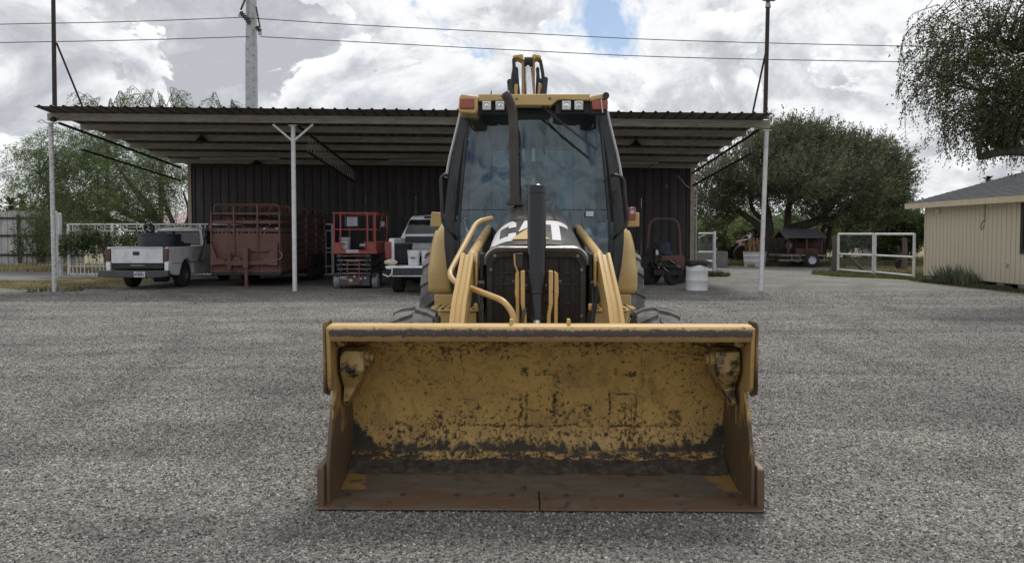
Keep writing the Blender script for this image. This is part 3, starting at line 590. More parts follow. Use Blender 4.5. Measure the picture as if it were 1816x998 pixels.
def make_loader():
    for s in (-1, 1):
        ex = .495 if s > 0 else -.495
        # lower box arm, elbow to bucket
        m = MB()
        sec = [(ex + s * .06, .80, .28), (ex + s * .05, .86, .62), (ex + s * .03, 1.10, .95), (ex, 1.50, 1.29)]
        for a, c in zip(sec[:-1], sec[1:]): pass
        w = [.052, .052, .05, .046]; h = [.11, .12, .12, .10]
        rows = []
        for i, p in enumerate(sec):
            d = (Vector(sec[min(i + 1, 3)]) - Vector(sec[max(i - 1, 0)])).normalized(); n = Vector((0, d.z, -d.y)) * -1
            n = Vector((0, -d.z, d.y)); P = Vector(p)
            rows.append([P + Vector((-w[i], 0, 0)) + n * h[i], P + Vector((-w[i] * .45, 0, 0)) + n * h[i], P + Vector((-w[i] * .35, 0, 0)) + n * (h[i] - .018), P + Vector((w[i] * .35, 0, 0)) + n * (h[i] - .018), P + Vector((w[i] * .45, 0, 0)) + n * h[i],
                         P + Vector((w[i], 0, 0)) + n * h[i], P + Vector((w[i], 0, 0)) - n * h[i], P + Vector((-w[i], 0, 0)) - n * h[i], P + Vector((-w[i], 0, 0)) + n * h[i]])
        m.grid(rows); m.add(rows[-1][:-1], [tuple(range(8))]); m.add(rows[0][:-1], [tuple(range(8))])
        arm = bh(m, 'loader_arm', 'yellow', bevel=.006)
        m = MB(); m.tube(rounded([(ex - s * .004, 1.44, 1.24), (ex - s * .022, 1.66, 1.345), (ex - s * .085, 2.9, 1.55)], .06), [.037] * 7, 14); bh(m, 'upper_tube', 'yellow', arm)
        m = MB(); m.cyl((ex - .06, 1.52, 1.27), (ex + .06, 1.52, 1.27), .045, n=14); bh(m, 'arm_pin', 'yellow_chipped', arm, bevel=.006)
        m = MB(); m.prism([(1.44, 1.12), (1.42, 1.30), (1.47, 1.36), (1.60, 1.34), (1.66, 1.2), (1.6, 1.08)], 'yz', ex - s * .052, ex - s * .07); bh(m, 'elbow_plate', 'yellow', arm, bevel=.008)
        m = MB(); m.cyl((ex - s * .13, 1.2, .62), (ex - s * .10, 2.4, .62), .05, n=14); bh(m, 'lift_cylinder', 'black', arm)
        for z in (.98, .76): m = MB(); m.box((ex - s * .085, 1.35, z), (.07, .06, .05)); bh(m, 'hose_clamp', 'yellow_chipped', arm, bevel=.01)
        m = MB(); m.box((ex - s * .10, 1.42, .88), (.04, .06, .12)); bh(m, 'valve_block', 'rust_dark', arm, bevel=.01)
        # tower the arm pivots on
        m = MB(); m.prism([(2.7, .55), (2.72, 1.52), (2.80, 1.56), (2.95, 1.56), (3.02, 1.5), (3.0, .55)], 'yz', ex - s * .035, ex - s * .12); bh(m, 'arm_tower', 'grime', bevel=.01)
    # tilt cylinder standing in front of the grille
    yc = 1.27; c = tl(952, 400, 5.36); cx = c.x
    zt = tl(952, 329, 5.36).z; zc = tl(952, 481, 5.36).z; zc2 = tl(952, 507, 5.36).z; zb = tl(952, 566, 5.36).z
    AX = Vector((0, .2, .98)).normalized(); base = Vector((cx, yc, zc)) - AX * (zc / AX.z)
    zt_, zc_, zc2_, zb_ = zt, zc, zc2, zb; zt, zc, zc2, zb = (q / AX.z for q in (zt, zc, zc2, zb))
    m = MB(); m.lathe(base, AX, [(.001, zt + .004), (.06, zt + .002), (.066, zt - .004), (.066, zt - .05), (.069, zt - .052), (.069, zt - .062), (.066, zt - .065), (.066, zc)], 28)
    cy = bh(m, 'tilt_cylinder', 'gloss_black', smooth=40)
    m = MB(); m.lathe(base, AX, [(.064, zc + .001), (.074, zc - .002), (.074, zc - .03), (.05, zc2 - .03), (.05, zc2 - .055), (.044, zc2 - .06), (.044, zb)], 24); bh(m, 'gland', 'gloss_black', cy, smooth=40)
    m = MB(); m.cyl(base + AX * (zb + .004), base + AX * (zb - .35), .026, n=18); zt, zc, zc2, zb = zt_, zc_, zc2_, zb_; bh(m, 'chrome_rod', 'chrome', cy)
    m = MB(); m.cyl((cx - .15, yc + .02, zc2 - .02), (cx + .15, yc + .02, zc2 - .02), .03, n=14); bh(m, 'trunnion_pin', 'rust_dark', cy)
    for s in (-1, 1):
        # bell-crank plates: inner with a joggle, outer chipped
        z0 = zc + .005
        m = MB(); m.prism([(cx + s * .083, z0), (cx + s * .113, z0), (cx + s * .113, z0 - .23), (cx + s * .098, z0 - .30), (cx + s * .098, .45), (cx + s * .07, .45), (cx + s * .07, z0 - .31), (cx + s * .083, z0 - .24)], 'xz', yc - .05, yc + .06)
        bh(m, 'lever_plate', 'yellow_chipped', cy, bevel=.006)
        m = MB(); m.prism([(cx + s * .125, z0 - .005), (cx + s * .15, z0 - .02), (cx + s * .155, z0 - .16), (cx + s * .148, z0 - .2), (cx + s * .148, .45), (cx + s * .122, .45), (cx + s * .122, z0 - .1)], 'xz', yc - .02, yc + .09)
        bh(m, 'lever_plate', 'yellow_chipped', cy, bevel=.006)
        m = MB(); m.cyl((cx + s * .155, yc + .03, z0 - .09), (cx + s * .175, yc + .03, z0 - .09), .02, n=8); bh(m, 'lever_bolt', 'rust_dark', cy)
    m = MB(); m.tube(rounded([tl(918, 500, 5.35), tl(917, 478, 5.35), tl(913, 470, 5.35), tl(912, 450, 5.35)], .02), .006, 6); bh(m, 'sensor_rod', 'yellow_chipped')
    a = tl(920, 462, 5.40); m = MB(); m.box(a, (.062, .05, .105)); bh(m, 'sensor_box', 'plastic_black', bevel=.006)
    m = MB(); m.tube(rounded([tl(926, 575, 5.2), tl(927, 560, 5.2), tl(932, 548, 5.25)], .02), .012, 8); bh(m, 'hose', 'rust_pipe')
    for s, us in ((1, (1050, 1056, 1063)), (-1, (856, 851, 847))):
        for k, u in enumerate(us[:2]):
            m = MB(); m.tube(catmull([tl(u - s * 2, 472, 5.75), tl(u, 500, 5.6), tl(u + s * 2, 530, 5.45), tl(u + s * (1 - k * 5), 565, 5.35), tl(u - s * 4, 600, 5.3)], 5), .0125, 8); bh(m, 'hydraulic_hose', 'plastic_black')
            m = MB(); p = tl(u, 500, 5.6); q = tl(u + s * .6, 508, 5.57); m.cyl(p, q, .017, n=6); bh(m, 'hose_fitting', 'steel')
    p = tl(1075, 499, 5.45); m = MB(); m.box(p, (.016, .02, .03)); bh(m, 'arm_slot', 'rust_dark')
    # tubular guard rail to the left of the hood
    P = [tl(872, 387, 6.35), tl(846, 393, 6.25), tl(796, 486, 5.65), tl(806, 500, 5.55), tl(893, 533, 5.15), tl(911, 556, 5.08), tl(913, 600, 5.06)]
    m = MB(); pts = rounded(P, .11, 5); m.tube(pts, .0215, 14); bh(m, 'guard_rail', 'yellow')
make_loader()

def hood_z(x, y):
    """height of the hood skin"""
    t = (y - 1.52) / 1.35
    zc = 1.432 + .412 * t - .05 * t * t + .018 * math.sin(min(max(t, 0), 1) * PI)
    hw = .39 - .03 * t; a = min(abs(x) / hw, 1.0)
    rnd = .085 + .27 * min(max(t, 0), 1)
    return zc - rnd * (max(a - .32, 0) / .68) ** 2.5 - .05 * max(a - .86, 0) / .14 - .012 * a * a
HX = tl(951, 430, 5.6).x
def make_hood():
    m = MB(); rows = []
    for i in range(17):
        y = lerp(1.50, 2.92, i / 16); rows.append([(HX + (.39 - .03 * (y - 1.52) / 1.35) * math.sin(a * PI / 2), y, hood_z((.39 - .03 * (y - 1.52) / 1.35) * math.sin(a * PI / 2), y)) for a in [lerp(-1, 1, j / 28) for j in range(29)]])
    side = [[(r[0][0], r[0][1], r[0][2] - d) for d in (.5, .2, 0)] for r in rows]; side2 = [[(r[-1][0], r[-1][1], r[-1][2] - d) for d in (0, .2, .5)] for r in rows]
    rows = [s1[:2] + r + s2[1:] for s1, r, s2 in zip(side, rows, side2)]
    m.grid(rows, t=(0, 0, -.012)); h = bh(m, 'hood', 'hood', smooth=60)
    # raised welt along the two sides of the middle panel
    for s in (-1, 1):
        pts = [(HX + s * (.17 - .035 * math.sin(t * PI)), y, hood_z(.15, y) + .001) for t, y in [(k / 12, lerp(2.1, 2.85, k / 12)) for k in range(13)]]
        pts = [(HX + s * .05, 2.06, hood_z(.05, 2.06)), (HX + s * .11, 2.065, hood_z(.11, 2.065))] + pts
        m = MB(); m.tube(pts, .008, 6); bh(m, 'hood_welt', 'hood', h)
    # silver rim above the grille and black surround
    def arch(w, zt, zb, r, n=7):
        pts = [(-w, zb), (-w, zt - r)]
        for k in range(n + 1): a = PI - PI / 2 * k / n; pts.append((-w + r + r * math.cos(a), zt - r + r * math.sin(a)))
        return pts + [(-p[0], p[1]) for p in reversed(pts)]
    zt = tl(951, 446, 5.6).z
    o = arch(.386, zt + .040, zt - .085, .115); i_ = arch(.366, zt - .002, zt - .085, .10)
    m = MB(); n = len(o)
    rows = [[(HX + p[0], 1.495, p[1]) for p in o], [(HX + p[0] * .985, 1.475, p[1] - .01) for p in o], [(HX + q[0], 1.50, q[1]) for q in i_], [(HX + q[0], 1.56, q[1]) for q in i_]]
    m.grid(rows); g = bh(m, 'grille_surround', 'silver', smooth=60)
    o2 = arch(.362, zt - .003, .4, .10); i2 = arch(.325, zt - .04, .4, .075)
    m = MB(); m.grid([[(HX + p[0], 1.51, p[1]) for p in o2], [(HX + p[0], 1.515, p[1]) for p in i2], [(HX + p[0], 1.56, p[1]) for p in i2]]); bh(m, 'grille_frame', 'black', g, smooth=50)
    m = MB(); m.prism([(HX - .37, .35), (HX + .37, .35), (HX + .37, zt - .05), (HX + .3, zt - .01), (HX - .3, zt - .01), (HX - .37, zt - .05)], 'xz', 1.555, 1.58); bh(m, 'grille_screen', 'grille_mesh', g)
    for z in (1.215, 1.13, .99, .88): m = MB(); m.box((HX, 1.548, z), (.62, .012, .014)); bh(m, 'grille_bar', 'black', g)
    for x in (-.26, .19, .27): m = MB(); m.box((HX + x, 1.546, .95), (.035, .014, .78)); bh(m, 'grille_post', 'grime', g)
    for x, z in ((-.305, zt - .03), (.305, zt - .03), (.335, 1.24), (.335, .9), (-.335, 1.24)):
        m = MB(); m.cyl((HX + x, 1.51, z), (HX + x, 1.498, z), .013, n=8); bh(m, 'screw', 'steel', g)
    for s in (-1, 1):
        m = MB(); m.box((HX + s * .402, 1.62, .93), (.03, .2, .86)); bh(m, 'side_shield', 'black', g, bevel=.008)
    # CAT lettering lying on the sloping hood
    def patch(mb, quad, nx=8, ny=8, lift=.004):
        """quad corners in (u, v): u across in metres, v distance up the slope"""
        rows = []
        for j in range(ny + 1):
            r = []
            for i in range(nx + 1):
                a = Vector(quad[0]).lerp(Vector(quad[1]), i / nx); b = Vector(quad[3]).lerp(Vector(quad[2]), i / nx); p = a.lerp(b, j / ny)
                r.append((HX + p.x, p.y, hood_z(p.x, p.y) + lift))
            rows.append(r)
        mb.grid(rows)
    y0, y1 = 1.575, 2.06
    def V(u, t): return (u * .9 - .045, lerp(y0, y1, t))
    m = MB(); w = .078
    patch(m, [V(-.335, .14), V(-.335 + w, .26), V(-.335 + w, .74), V(-.335, .86)], 6, 14)
    patch(m, [V(-.335, .14), V(-.29, .0), V(-.262, .24), V(-.335 + w, .26)]); patch(m, [V(-.29, .0), V(-.15, .0), V(-.178, .24), V(-.262, .24)])
    patch(m, [V(-.15, .0), V(-.118, .14), V(-.118 - w + .012, .26), V(-.178, .24)]); patch(m, [V(-.118 - .066, .26), V(-.118, .14), V(-.118, .36), V(-.118 - .066, .36)])
    patch(m, [V(-.335, .86), V(-.335 + w, .74), V(-.262, .76), V(-.29, 1.0)]); patch(m, [V(-.262, .76), V(-.178, .76), V(-.15, 1.0), V(-.29, 1.0)])
    patch(m, [V(-.178, .76), V(-.118 - .066, .74), V(-.118, .86), V(-.15, 1.0)]); patch(m, [V(-.118 - .066, .64), V(-.118, .64), V(-.118, .86), V(-.118 - .066, .74)])
    patch(m, [V(-.098, .40), V(-.02, .60), V(.03, 1.0), V(-.045, 1.0)]); patch(m, [V(-.02, 1.0), V(.03, .60), V(.115, .40), V(.062, 1.0)]); patch(m, [V(-.03, .72), V(.05, .72), V(.04, 1.0), V(-.02, 1.0)])
    patch(m, [V(.185, .02), V(.258, .02), V(.258, .76), V(.185, .76)], 6, 14); patch(m, [V(.10, .76), V(.335, .76), V(.335, 1.0), V(.10, 1.0)], 12, 6)
    bh(m, 'hood_lettering', 'white_letter', h, smooth=60)
    m = MB(); patch(m, [V(-.16, .04), V(.165, .04), V(.008, .62), V(.002, .62)], 14, 10, .0065); bh(m, 'yellow_triangle', 'yellow', h, smooth=60)
    # exhaust stack
    b = tl(913, 362, 6.75); t1 = tl(910, 200, 6.75); t2 = tl(903, 178, 6.72); t3 = tl(895, 165, 6.70)
    m = MB(); m.tube(rounded([b, b + Vector((0, 0, .05)), t1, t2, t3], .10, 4), .040, 18, caps=False); ex = bh(m, 'exhaust_stack', 'rust_pipe', solid=.006, smooth=60)
    m = MB(); m.lathe(b + Vector((0, 0, -.01)), (0, 0, 1), [(.075, 0), (.07, .025), (.05, .05), (.048, .06)], 20); bh(m, 'exhaust_collar', 'rust_dark', ex, smooth=60)
    # engine, frame and front axle behind the bucket
    m = MB(); m.span((HX - .33, 1.62, .45), (HX + .33, 3.0, 1.36)); bh(m, 'engine', 'grime', bevel=.03)
    m = MB(); m.span((-.42, 1.3, .42), (-.30, 5.3, .78)); m.span((.30, 1.3, .42), (.42, 5.3, .78)); m.span((-.30, 1.3, .42), (.30, 1.5, .78)); bh(m, 'main_frame', 'yellow', bevel=.01)
    m = MB(); m.tube([(-.9, 1.78, .48), (-.3, 1.78, .46), (.3, 1.78, .46), (.9, 1.78, .48)], [.09, .13, .13, .09], 14); bh(m, 'front_axle', 'grime')
    m = MB(); m.tube([(-.9, 4.1, .66), (.9, 4.1, .66)], .14, 14); bh(m, 'rear_axle', 'grime')
make_hood()

def make_wheels():
    for s in (-1, 1):
        wheel_parts(BH, (s * .925, 1.78, .455), .455, .33, .24, (1, 0, 0), 'rubber', 'yellow', 15, True, s)
        wheel_parts(BH, (s * .93, 4.12, .665), .665, .40, .32, (1, 0, 0), 'rubber', 'yellow', 17, True, s)
        # rear fender: crowned sheet rising from the step and arching over the tyre
        prof = [(.915, 3.47, 1.038, .80), (1.10, 3.455, 1.038, .81), (1.28, 3.47, 1.03, .825), (1.42, 3.51, 1.01, .845), (1.53, 3.58, .985, .862), (1.61, 3.68, .94, .87), (1.66, 3.82, .915, .872), (1.685, 4.05, .905, .87), (1.68, 4.4, .9, .86), (1.6, 4.75, .9, .86), (1.4, 5.0, .9, .86)]
        m = MB(); rows = []
        pp = catmull([Vector((p[0], p[1], p[2])) for p in prof], 3); qq = catmull([Vector((p[3], 0, 0)) for p in prof], 3)
        for p, q in zip(pp, qq):
            z, y, xo = p; xi = q.x; r = []
            for j in range(9):
                t = j / 8; e = max(0, (t - .55) / .45); e2 = max(0, (.22 - t) / .22)
                r.append((s * lerp(xi, xo, t), y + (.11 if p.y > 3.5 or z > 1.2 else .03) * e * e + .03 * e2 * e2, z - (.06 * e * e if p.y > 3.6 else .0)))
            rows.append(r)
        m.grid(rows); fd = bh(m, 'rear_fender', 'yellow', solid=.018, smooth=50)
        m = MB(); m.tube([(r[0][0] - s * .01, r[0][1] + .02, r[0][2]) for r in rows[:22]], .02, 8); bh(m, 'fender_trim', 'plastic_black', fd)
        inn = [[(s * x, y, z) for (x, y) in ((.80 if z < 1.2 else .83, 3.5), (.74, 3.62), (.74, 4.4))] for z in (.92, 1.1, 1.3, 1.5, 1.62)]
        m = MB(); m.grid(inn); bh(m, 'fender_liner', 'liner', fd, solid=.01)
        # box, step with anti-slip treads
        m = MB(); m.span((s * .56, 3.40, .62), (s * .97, 3.75, .905)); bh(m, 'tool_box', 'yellow', bevel=.008)
        zs = tl(800, 545, 7.2).z; y0, y1 = 2.88, 3.34
        m = MB(); m.prism([(s * .50, y0), (s * .86, y0), (s * .97, y0 + .22), (s * .97, y1), (s * .50, y1)], 'xy', zs - .018, zs); st = bh(m, 'step', 'yellow', bevel=.004)
        for k in range(7): m = MB(); x = s * (.56 + k * .058); m.bar((x, y0 + .05, zs + .005), (x, y1 - .04, zs + .005), .022, .016); bh(m, 'step_tread', 'yellow_chipped', st, bevel=.004)
        for (x, y) in ((.84, y0 + .035), (.55, y0 + .03), (.9, y1 - .05)): m = MB(); m.cyl((s * x, y, zs), (s * x, y, zs + .012), .014, n=6); bh(m, 'step_bolt', 'rust_dark', st)
        m = MB(); m.prism([(s * .52, .30), (s * .82, .30), (s * .88, zs - .022), (s * .52, zs - .022)], 'xz', y0 + .02, y1); bh(m, 'fuel_tank', 'yellow', bevel=.012)
make_wheels()

# ---------------------------------------------------------------- cab
CXB = tl(947, 350, 7.1).x
ZS = [.98, 1.2, 1.4, 1.63, 1.9, 2.21, 2.45, 2.66]
def gx(z): return float(np.interp(z, [.95, 1.2, 1.42, 1.63, 2.21, 2.66], [.655, .695, .705, .70, .655, .615]))      # glass half width at the windscreen
def ox(z): return float(np.interp(z, [.95, 1.2, 1.42, 1.63, 1.9, 2.21, 2.66], [.78, .83, .855, .86, .835, .785, .675]))  # outermost half width at the door post
def wy(z): return float(np.interp(z, [.95, 1.4, 2.0, 2.7], [2.97, 2.98, 3.03, 3.13]))                             # windscreen depth
def make_cab():
    zs = [lerp(.98, 2.68, i / 16) for i in range(17)]
    base = MB(); base.prism([(-.60, .80), (.60, .80), (.72, .98), (-.72, .98)], 'xz', 3.12, 4.5); base.span((-.62, 3.2, .6), (.62, 4.6, .80))
    cab = bh(base, 'cab_base', 'black', bevel=.01)
    # windscreen, slightly bowed
    m = MB(); rows = []
    for z in zs: rows.append([(CXB + gx(z) * a, wy(z) - .05 * (1 - a * a), z) for a in [lerp(-1, 1, j / 10) for j in range(11)]])
    m.grid(rows); ws = bh(m, 'windscreen', 'glass', cab, smooth=80)
    zsm = tl(947, 372, 7.05).z
    m = MB(); m.tube([(CXB + gx(zsm) * a, wy(zsm) - .05 * (1 - a * a) - .004, zsm) for a in [lerp(-1, 1, j / 10) for j in range(11)]], .0035, 6); bh(m, 'glass_seam', 'plastic_black', cab)
    a = tl(1046, 379, 7.0); m = MB(); m.box(a + Vector((0, .015, 0)), (.07, .004, .045)); bh(m, 'paper_sticker', 'plate', cab)
    for s in (-1, 1):
        # corner post in three plies: black seal, post, door frame
        for nm, f0, f1, dy, mt, wd in (('windscreen_seal', .00, .012, -.012, 'plastic_black', .022), ('front_post', .055, .06, .03, 'black', .055), ('door_frame', .095, .10, .11, 'gloss_black', .045)):
            m = MB(); rws = []
            for z in zs:
                x = CXB + s * (gx(z) + f0 * (ox(z) - gx(z)) / .12); y = wy(z) + dy; h = wd / 2
                rws.append([(x - s * h, y - h * .7, z), (x + s * h, y - h * .3, z), (x + s * h, y + h, z), (x - s * h, y + h, z), (x - s * h, y - h * .7, z)])
            m.grid(rws); m.add(rws[-1][:4], [(0, 1, 2, 3)]); m.add(rws[0][:4], [(0, 1, 2, 3)]); bh(m, nm, mt, cab, smooth=40)
        # bulging side glass and its rear post
        m = MB(); rws = []
        for z in zs:
            r = []
            for j in range(9):
                t = j / 8; y = lerp(wy(z) + .14, 4.42, t); xx = lerp(gx(z) + .10 * (ox(z) - gx(z)) / .12, ox(z), min(1, math.sin(min(t * 1.9, 1) * PI / 2))) - .06 * max(0, t - .6) ** 2 * 4
                r.append((CXB + s * xx, y, z))
            rws.append(r)
        m.grid(rws); bh(m, 'door_glass', 'side_glass', cab, smooth=80)
        for yy, nm in ((3.72, 'door_post'), (4.40, 'rear_post')):
            m = MB(); rws = []
            for z in zs:
                x = CXB + s * (ox(z) - (.03 if yy < 4 else .06)); rws.append([(x - .03, yy, z), (x + .03, yy, z), (x + .03, yy + .09, z), (x - .03, yy + .09, z), (x - .03, yy, z)])
            m.grid(rws); bh(m, nm, 'black', cab, smooth=30)
        # pale strip painting the sky's reflection along the outer edge of the side glass
        m = MB(); m.tube([(CXB + s * (ox(z) + .028), 3.22 + .05 * (z - 1.6), z) for z in zs if z > 1.98], .014, 8); bh(m, 'door_edge_glint', 'edge_glint', cab)
        for z in (1.48, 2.30): m = MB(); m.box((CXB + s * (ox(z) - .05), wy(z) + .14, z), (.06, .05, .07)); bh(m, 'hinge', 'black', cab, bevel=.01)
        # grab rail
        d = s; hz = [(310, 1087, 790), (316, 1105, 783), (398, 1112, 786), (419, 1091, 807)]
        P = [tl((q[1] if s > 0 else q[2]), q[0], 6.98) for q in hz]
        P = [P[0] + Vector((0, .1, 0))] + [Vector((p.x, p.y - .05, p.z)) for p in P] + [P[-1] + Vector((0, .1, -.02))]
        m = MB(); m.tube(rounded(P, .07, 4), .0155, 12); bh(m, 'grab_rail', 'black', cab)
        for z in (1.86, 2.02): m = MB(); m.cyl(tl(1092 if s > 0 else 806, 350 if z > 1.9 else 338, 7.05), tl(1092 if s > 0 else 806, 356 if z > 1.9 else 344, 7.05), .022, n=10); bh(m, 'rail_clamp', 'black', cab)
        m = MB(); m.tube(rounded([(CXB + s * (gx(1.4) + .02), 3.3, 1.45), (CXB + s * (gx(1.4) - .08), 3.35, 1.42), (CXB + s * (gx(1.2) - .10), 3.3, 1.1)], .08), .022, 8); bh(m, 'inner_rail', 'interior', cab)
    # inside of the cab
    m = MB(); m.span((-.62, 3.2, .97), (.62, 4.4, 1.0)); bh(m, 'cab_floor', 'rust_dark', cab)
    m = MB(); m.prism([(3.15, 1.0), (3.2, 1.38), (3.34, 1.44), (3.42, 1.3), (3.42, 1.0)], 'yz', CXB - .26, CXB + .26); bh(m, 'dashboard', 'interior', cab, bevel=.03)
    c = tl(950, 352, 7.4); m = MB(); ring = [c + Vector((.19 * math.cos(2 * PI * i / 28), .12 * math.sin(2 * PI * i / 28), .13 * math.sin(2 * PI * i / 28))) for i in range(28)]
    m.tube(ring, .017, 8, closed=True); m.tube([c + Vector((0, .0, 0)), c + Vector((0, .02, -.2))], .03, 10)
    for a in (0, 2.1, 4.2): m.tube([c, c + Vector((.19 * math.cos(a), .12 * math.sin(a), .13 * math.sin(a)))], .013, 6)
    bh(m, 'steering_wheel', 'plastic_black', cab)
    m = MB(); m.box((CXB, 3.95, 1.32), (.5, .5, .16)); m.prism([(4.12, 1.36), (4.05, 1.40), (4.16, 2.02), (4.24, 2.04), (4.3, 1.4)], 'yz', CXB - .23, CXB + .23); m.box((CXB, 3.95, 1.12), (.4, .4, .26)); bh(m, 'seat', 'seat', cab, bevel=.04, seg=3)
    m = MB(); m.tube(rounded([(CXB - .11, 4.2, 2.0), (CXB - .09, 4.22, 2.14)], .05), .01, 6); m.tube([(CXB + .11, 4.2, 2.0), (CXB + .09, 4.22, 2.14)], .01, 6); m.box((CXB, 4.22, 2.2), (.24, .08, .17)); bh(m, 'headrest', 'interior', cab, bevel=.025)
    for s in (-1, 1):
        m = MB(); m.prism([(3.5, 1.0), (3.5, 1.5), (3.7, 1.56), (4.35, 1.5), (4.35, 1.0)], 'yz', CXB + s * .40, CXB + s * .60); bh(m, 'side_console', 'interior', cab, bevel=.03)
        m = MB(); m.cyl((CXB + s * .5, 3.6, 1.54), (CXB + s * .48, 3.56, 1.72), .012, n=8); m.lathe((CXB + s * .48, 3.56, 1.72), (0, 0, 1), [(.02, 0), (.028, .03), (.02, .06), (.001, .07)], 10); bh(m, 'control_lever', 'plastic_black', cab)
        m = MB(); m.span((CXB + s * .44, 4.42, 1.0), (CXB + s * .70, 4.50, 2.66)); bh(m, 'rear_pillar', 'interior', cab, bevel=.02)
    m = MB(); m.span((CXB - .44, 4.42, 2.46), (CXB + .44, 4.50, 2.66)); bh(m, 'rear_header', 'interior', cab, bevel=.02)
    m = MB(); m.span((CXB - .44, 4.42, 1.0), (CXB + .44, 4.50, 1.50)); bh(m, 'rear_panel', 'interior', cab, bevel=.02)
    m = MB(); m.grid([[(CXB - .44, 4.46, 1.5), (CXB + .44, 4.46, 1.5)], [(CXB - .44, 4.46, 2.46), (CXB + .44, 4.46, 2.46)]]); bh(m, 'rear_glass', 'glass', cab)
    m = MB(); m.tube([(CXB - .44, 4.40, 2.46), (CXB + .44, 4.40, 2.46)], .012, 8); m.tube([(CXB - .13, 4.38, 2.48), (CXB - .09, 4.38, 2.12)], .009, 6); m.tube([(CXB + .14, 4.38, 2.48), (CXB + .18, 4.38, 2.12)], .009, 6); bh(m, 'window_stay', 'silver', cab)
    # headliner and roof
    m = MB(); m.span((CXB - .64, 3.08, 2.655), (CXB + .64, 4.48, 2.69)); bh(m, 'headliner', 'plastic_black', cab, bevel=.01)
    zt = tl(947, 168, 6.95).z
    m = MB(); m.prism([(-.69, 2.70), (-.66, zt - .03), (-.60, zt - .004), (.60, zt - .004), (.66, zt - .03), (.69, 2.70)], 'xz', 2.97, 4.65)
    m.v = [Vector((v.x + CXB, v.y, v.z)) for v in m.v]; rf = bh(m, 'roof', 'yellow', bevel=.02)
    Y = 6.93
    def fp(u, v): p = tl(u, v, Y); return (p.x, p.z)
    ol = [fp(848, 167), fp(1046, 167), fp(1046, 179), fp(1000, 177), fp(989, 178), fp(978, 187), fp(912, 187), fp(903, 178), fp(892, 178), fp(848, 180)]
    m = MB(); m.prism(ol, 'xz', 2.84, 2.98); bh(m, 'front_visor', 'yellow', rf, bevel=.008)
    for u in (916.5, 975): m = MB(); p = tl(u, 175, Y); m.lathe((p.x, 2.841, p.z), (0, -1, 0), [(.013, 0), (.013, .006), (.008, .009), (.001, .009)], 12); bh(m, 'visor_screw', 'steel', rf)
    for (u0, u1) in ((846, 905), (986, 1047)):
        a = tl(u0, 176, Y); c = tl(u1, 199, Y); m = MB(); m.span((a.x, 2.90, c.z), (c.x, 2.99, a.z)); bh(m, 'lamp_recess', 'plastic_black', rf)
    for u in (863, 886.5, 1004.5, 1026.5):
        p = tl(u, 187, Y); m = MB(); m.box((p.x, 2.872, p.z), (.098, .06, .10)); lp = bh(m, 'work_light', 'plastic_black', rf, bevel=.012)
        m = MB(); m.box((p.x, 2.842, p.z), (.078, .012, .08)); bh(m, 'lamp_lens', 'lamp_lens', rf, bevel=.012)
        m = MB(); m.lathe((p.x, 2.8355, p.z), (0, -1, 0), [(.03, 0), (.027, .003), (.02, .001), (.012, .004), (.001, .004)], 16); bh(m, 'lamp_reflector', 'chrome', rf)
    for s, (u0, u1, v0, v1) in ((-1, (812, 847, 166, 201)), (1, (1047, 1078, 165, 201))):
        a = tl(u0, v0, Y - .05); c = tl(u1, v1, Y - .05)
        xo, xi = (a.x, c.x) if s < 0 else (c.x, a.x)
        if s < 0: poly = [(xi, a.z - .02), (xo + .03, a.z), (xo + .01, a.z - .03), (xo, c.z + .03), (xo + .02, c.z + .01), (xi - .015, c.z), (xi, c.z + .04)]
        else: poly = [(xi, a.z - .03), (xo - .03, a.z), (xo, a.z - .03), (xo, a.z - .065), (xo - .04, a.z - .05), (xi, a.z - .075)]
        m = MB(); m.prism(poly, 'xz', 2.80, 3.25); pod = bh(m, 'corner_pod', 'yellow', rf, bevel=.012)
        if s > 0: m = MB(); m.cyl((xo - .018, 2.79, a.z - .025), (xo - .018, 3.25, a.z - .025), .03, n=14); bh(m, 'pod_duct', 'plastic_black', rf)
        b0, b1 = (tl(815, 174, Y - .06), tl(841, 193, Y - .06)) if s < 0 else (tl(1050, 177, Y - .06), tl(1078, 195, Y - .06))
        m = MB(); m.span((b0.x, 2.788, b1.z), (b1.x, 2.83, b0.z)); bh(m, 'marker_lens', 'orange_lens', rf, bevel=.01)
        if s > 0:
            m = MB(); m.span((b0.x - .01, 2.83, b1.z - .03), (b1.x, 2.92, b0.z + .01)); bh(m, 'lens_holder', 'plastic_black', rf, bevel=.008)
            m = MB(); p0 = tl(1066, 176, Y - .08); p1 = tl(1069, 200, Y - .08); m.tube([p0, p1], .005, 6); bh(m, 'lens_strap', 'white', rf)
    # wiper
    p0 = tl(962, 189, 6.98); p1 = tl(992, 215, 6.98); p2 = tl(1057, 264, 6.97)
    m = MB(); m.tube([p0, p1, p2], [.012, .01, .007], 8); m.bar(tl(1000, 222, 6.97), tl(1058, 265, 6.96), .012, .02); m.tube([tl(970, 188, 6.98), tl(995, 217, 6.98)], .006, 6); bh(m, 'wiper', 'plastic_black', cab)
    m = MB(); p = tl(871, 166, 7.6); m.cyl((p.x, p.y, p.z - .06), (p.x, p.y, p.z + .03), .012, .004, 8); bh(m, 'roof_aerial', 'plastic_black', rf)
make_cab()

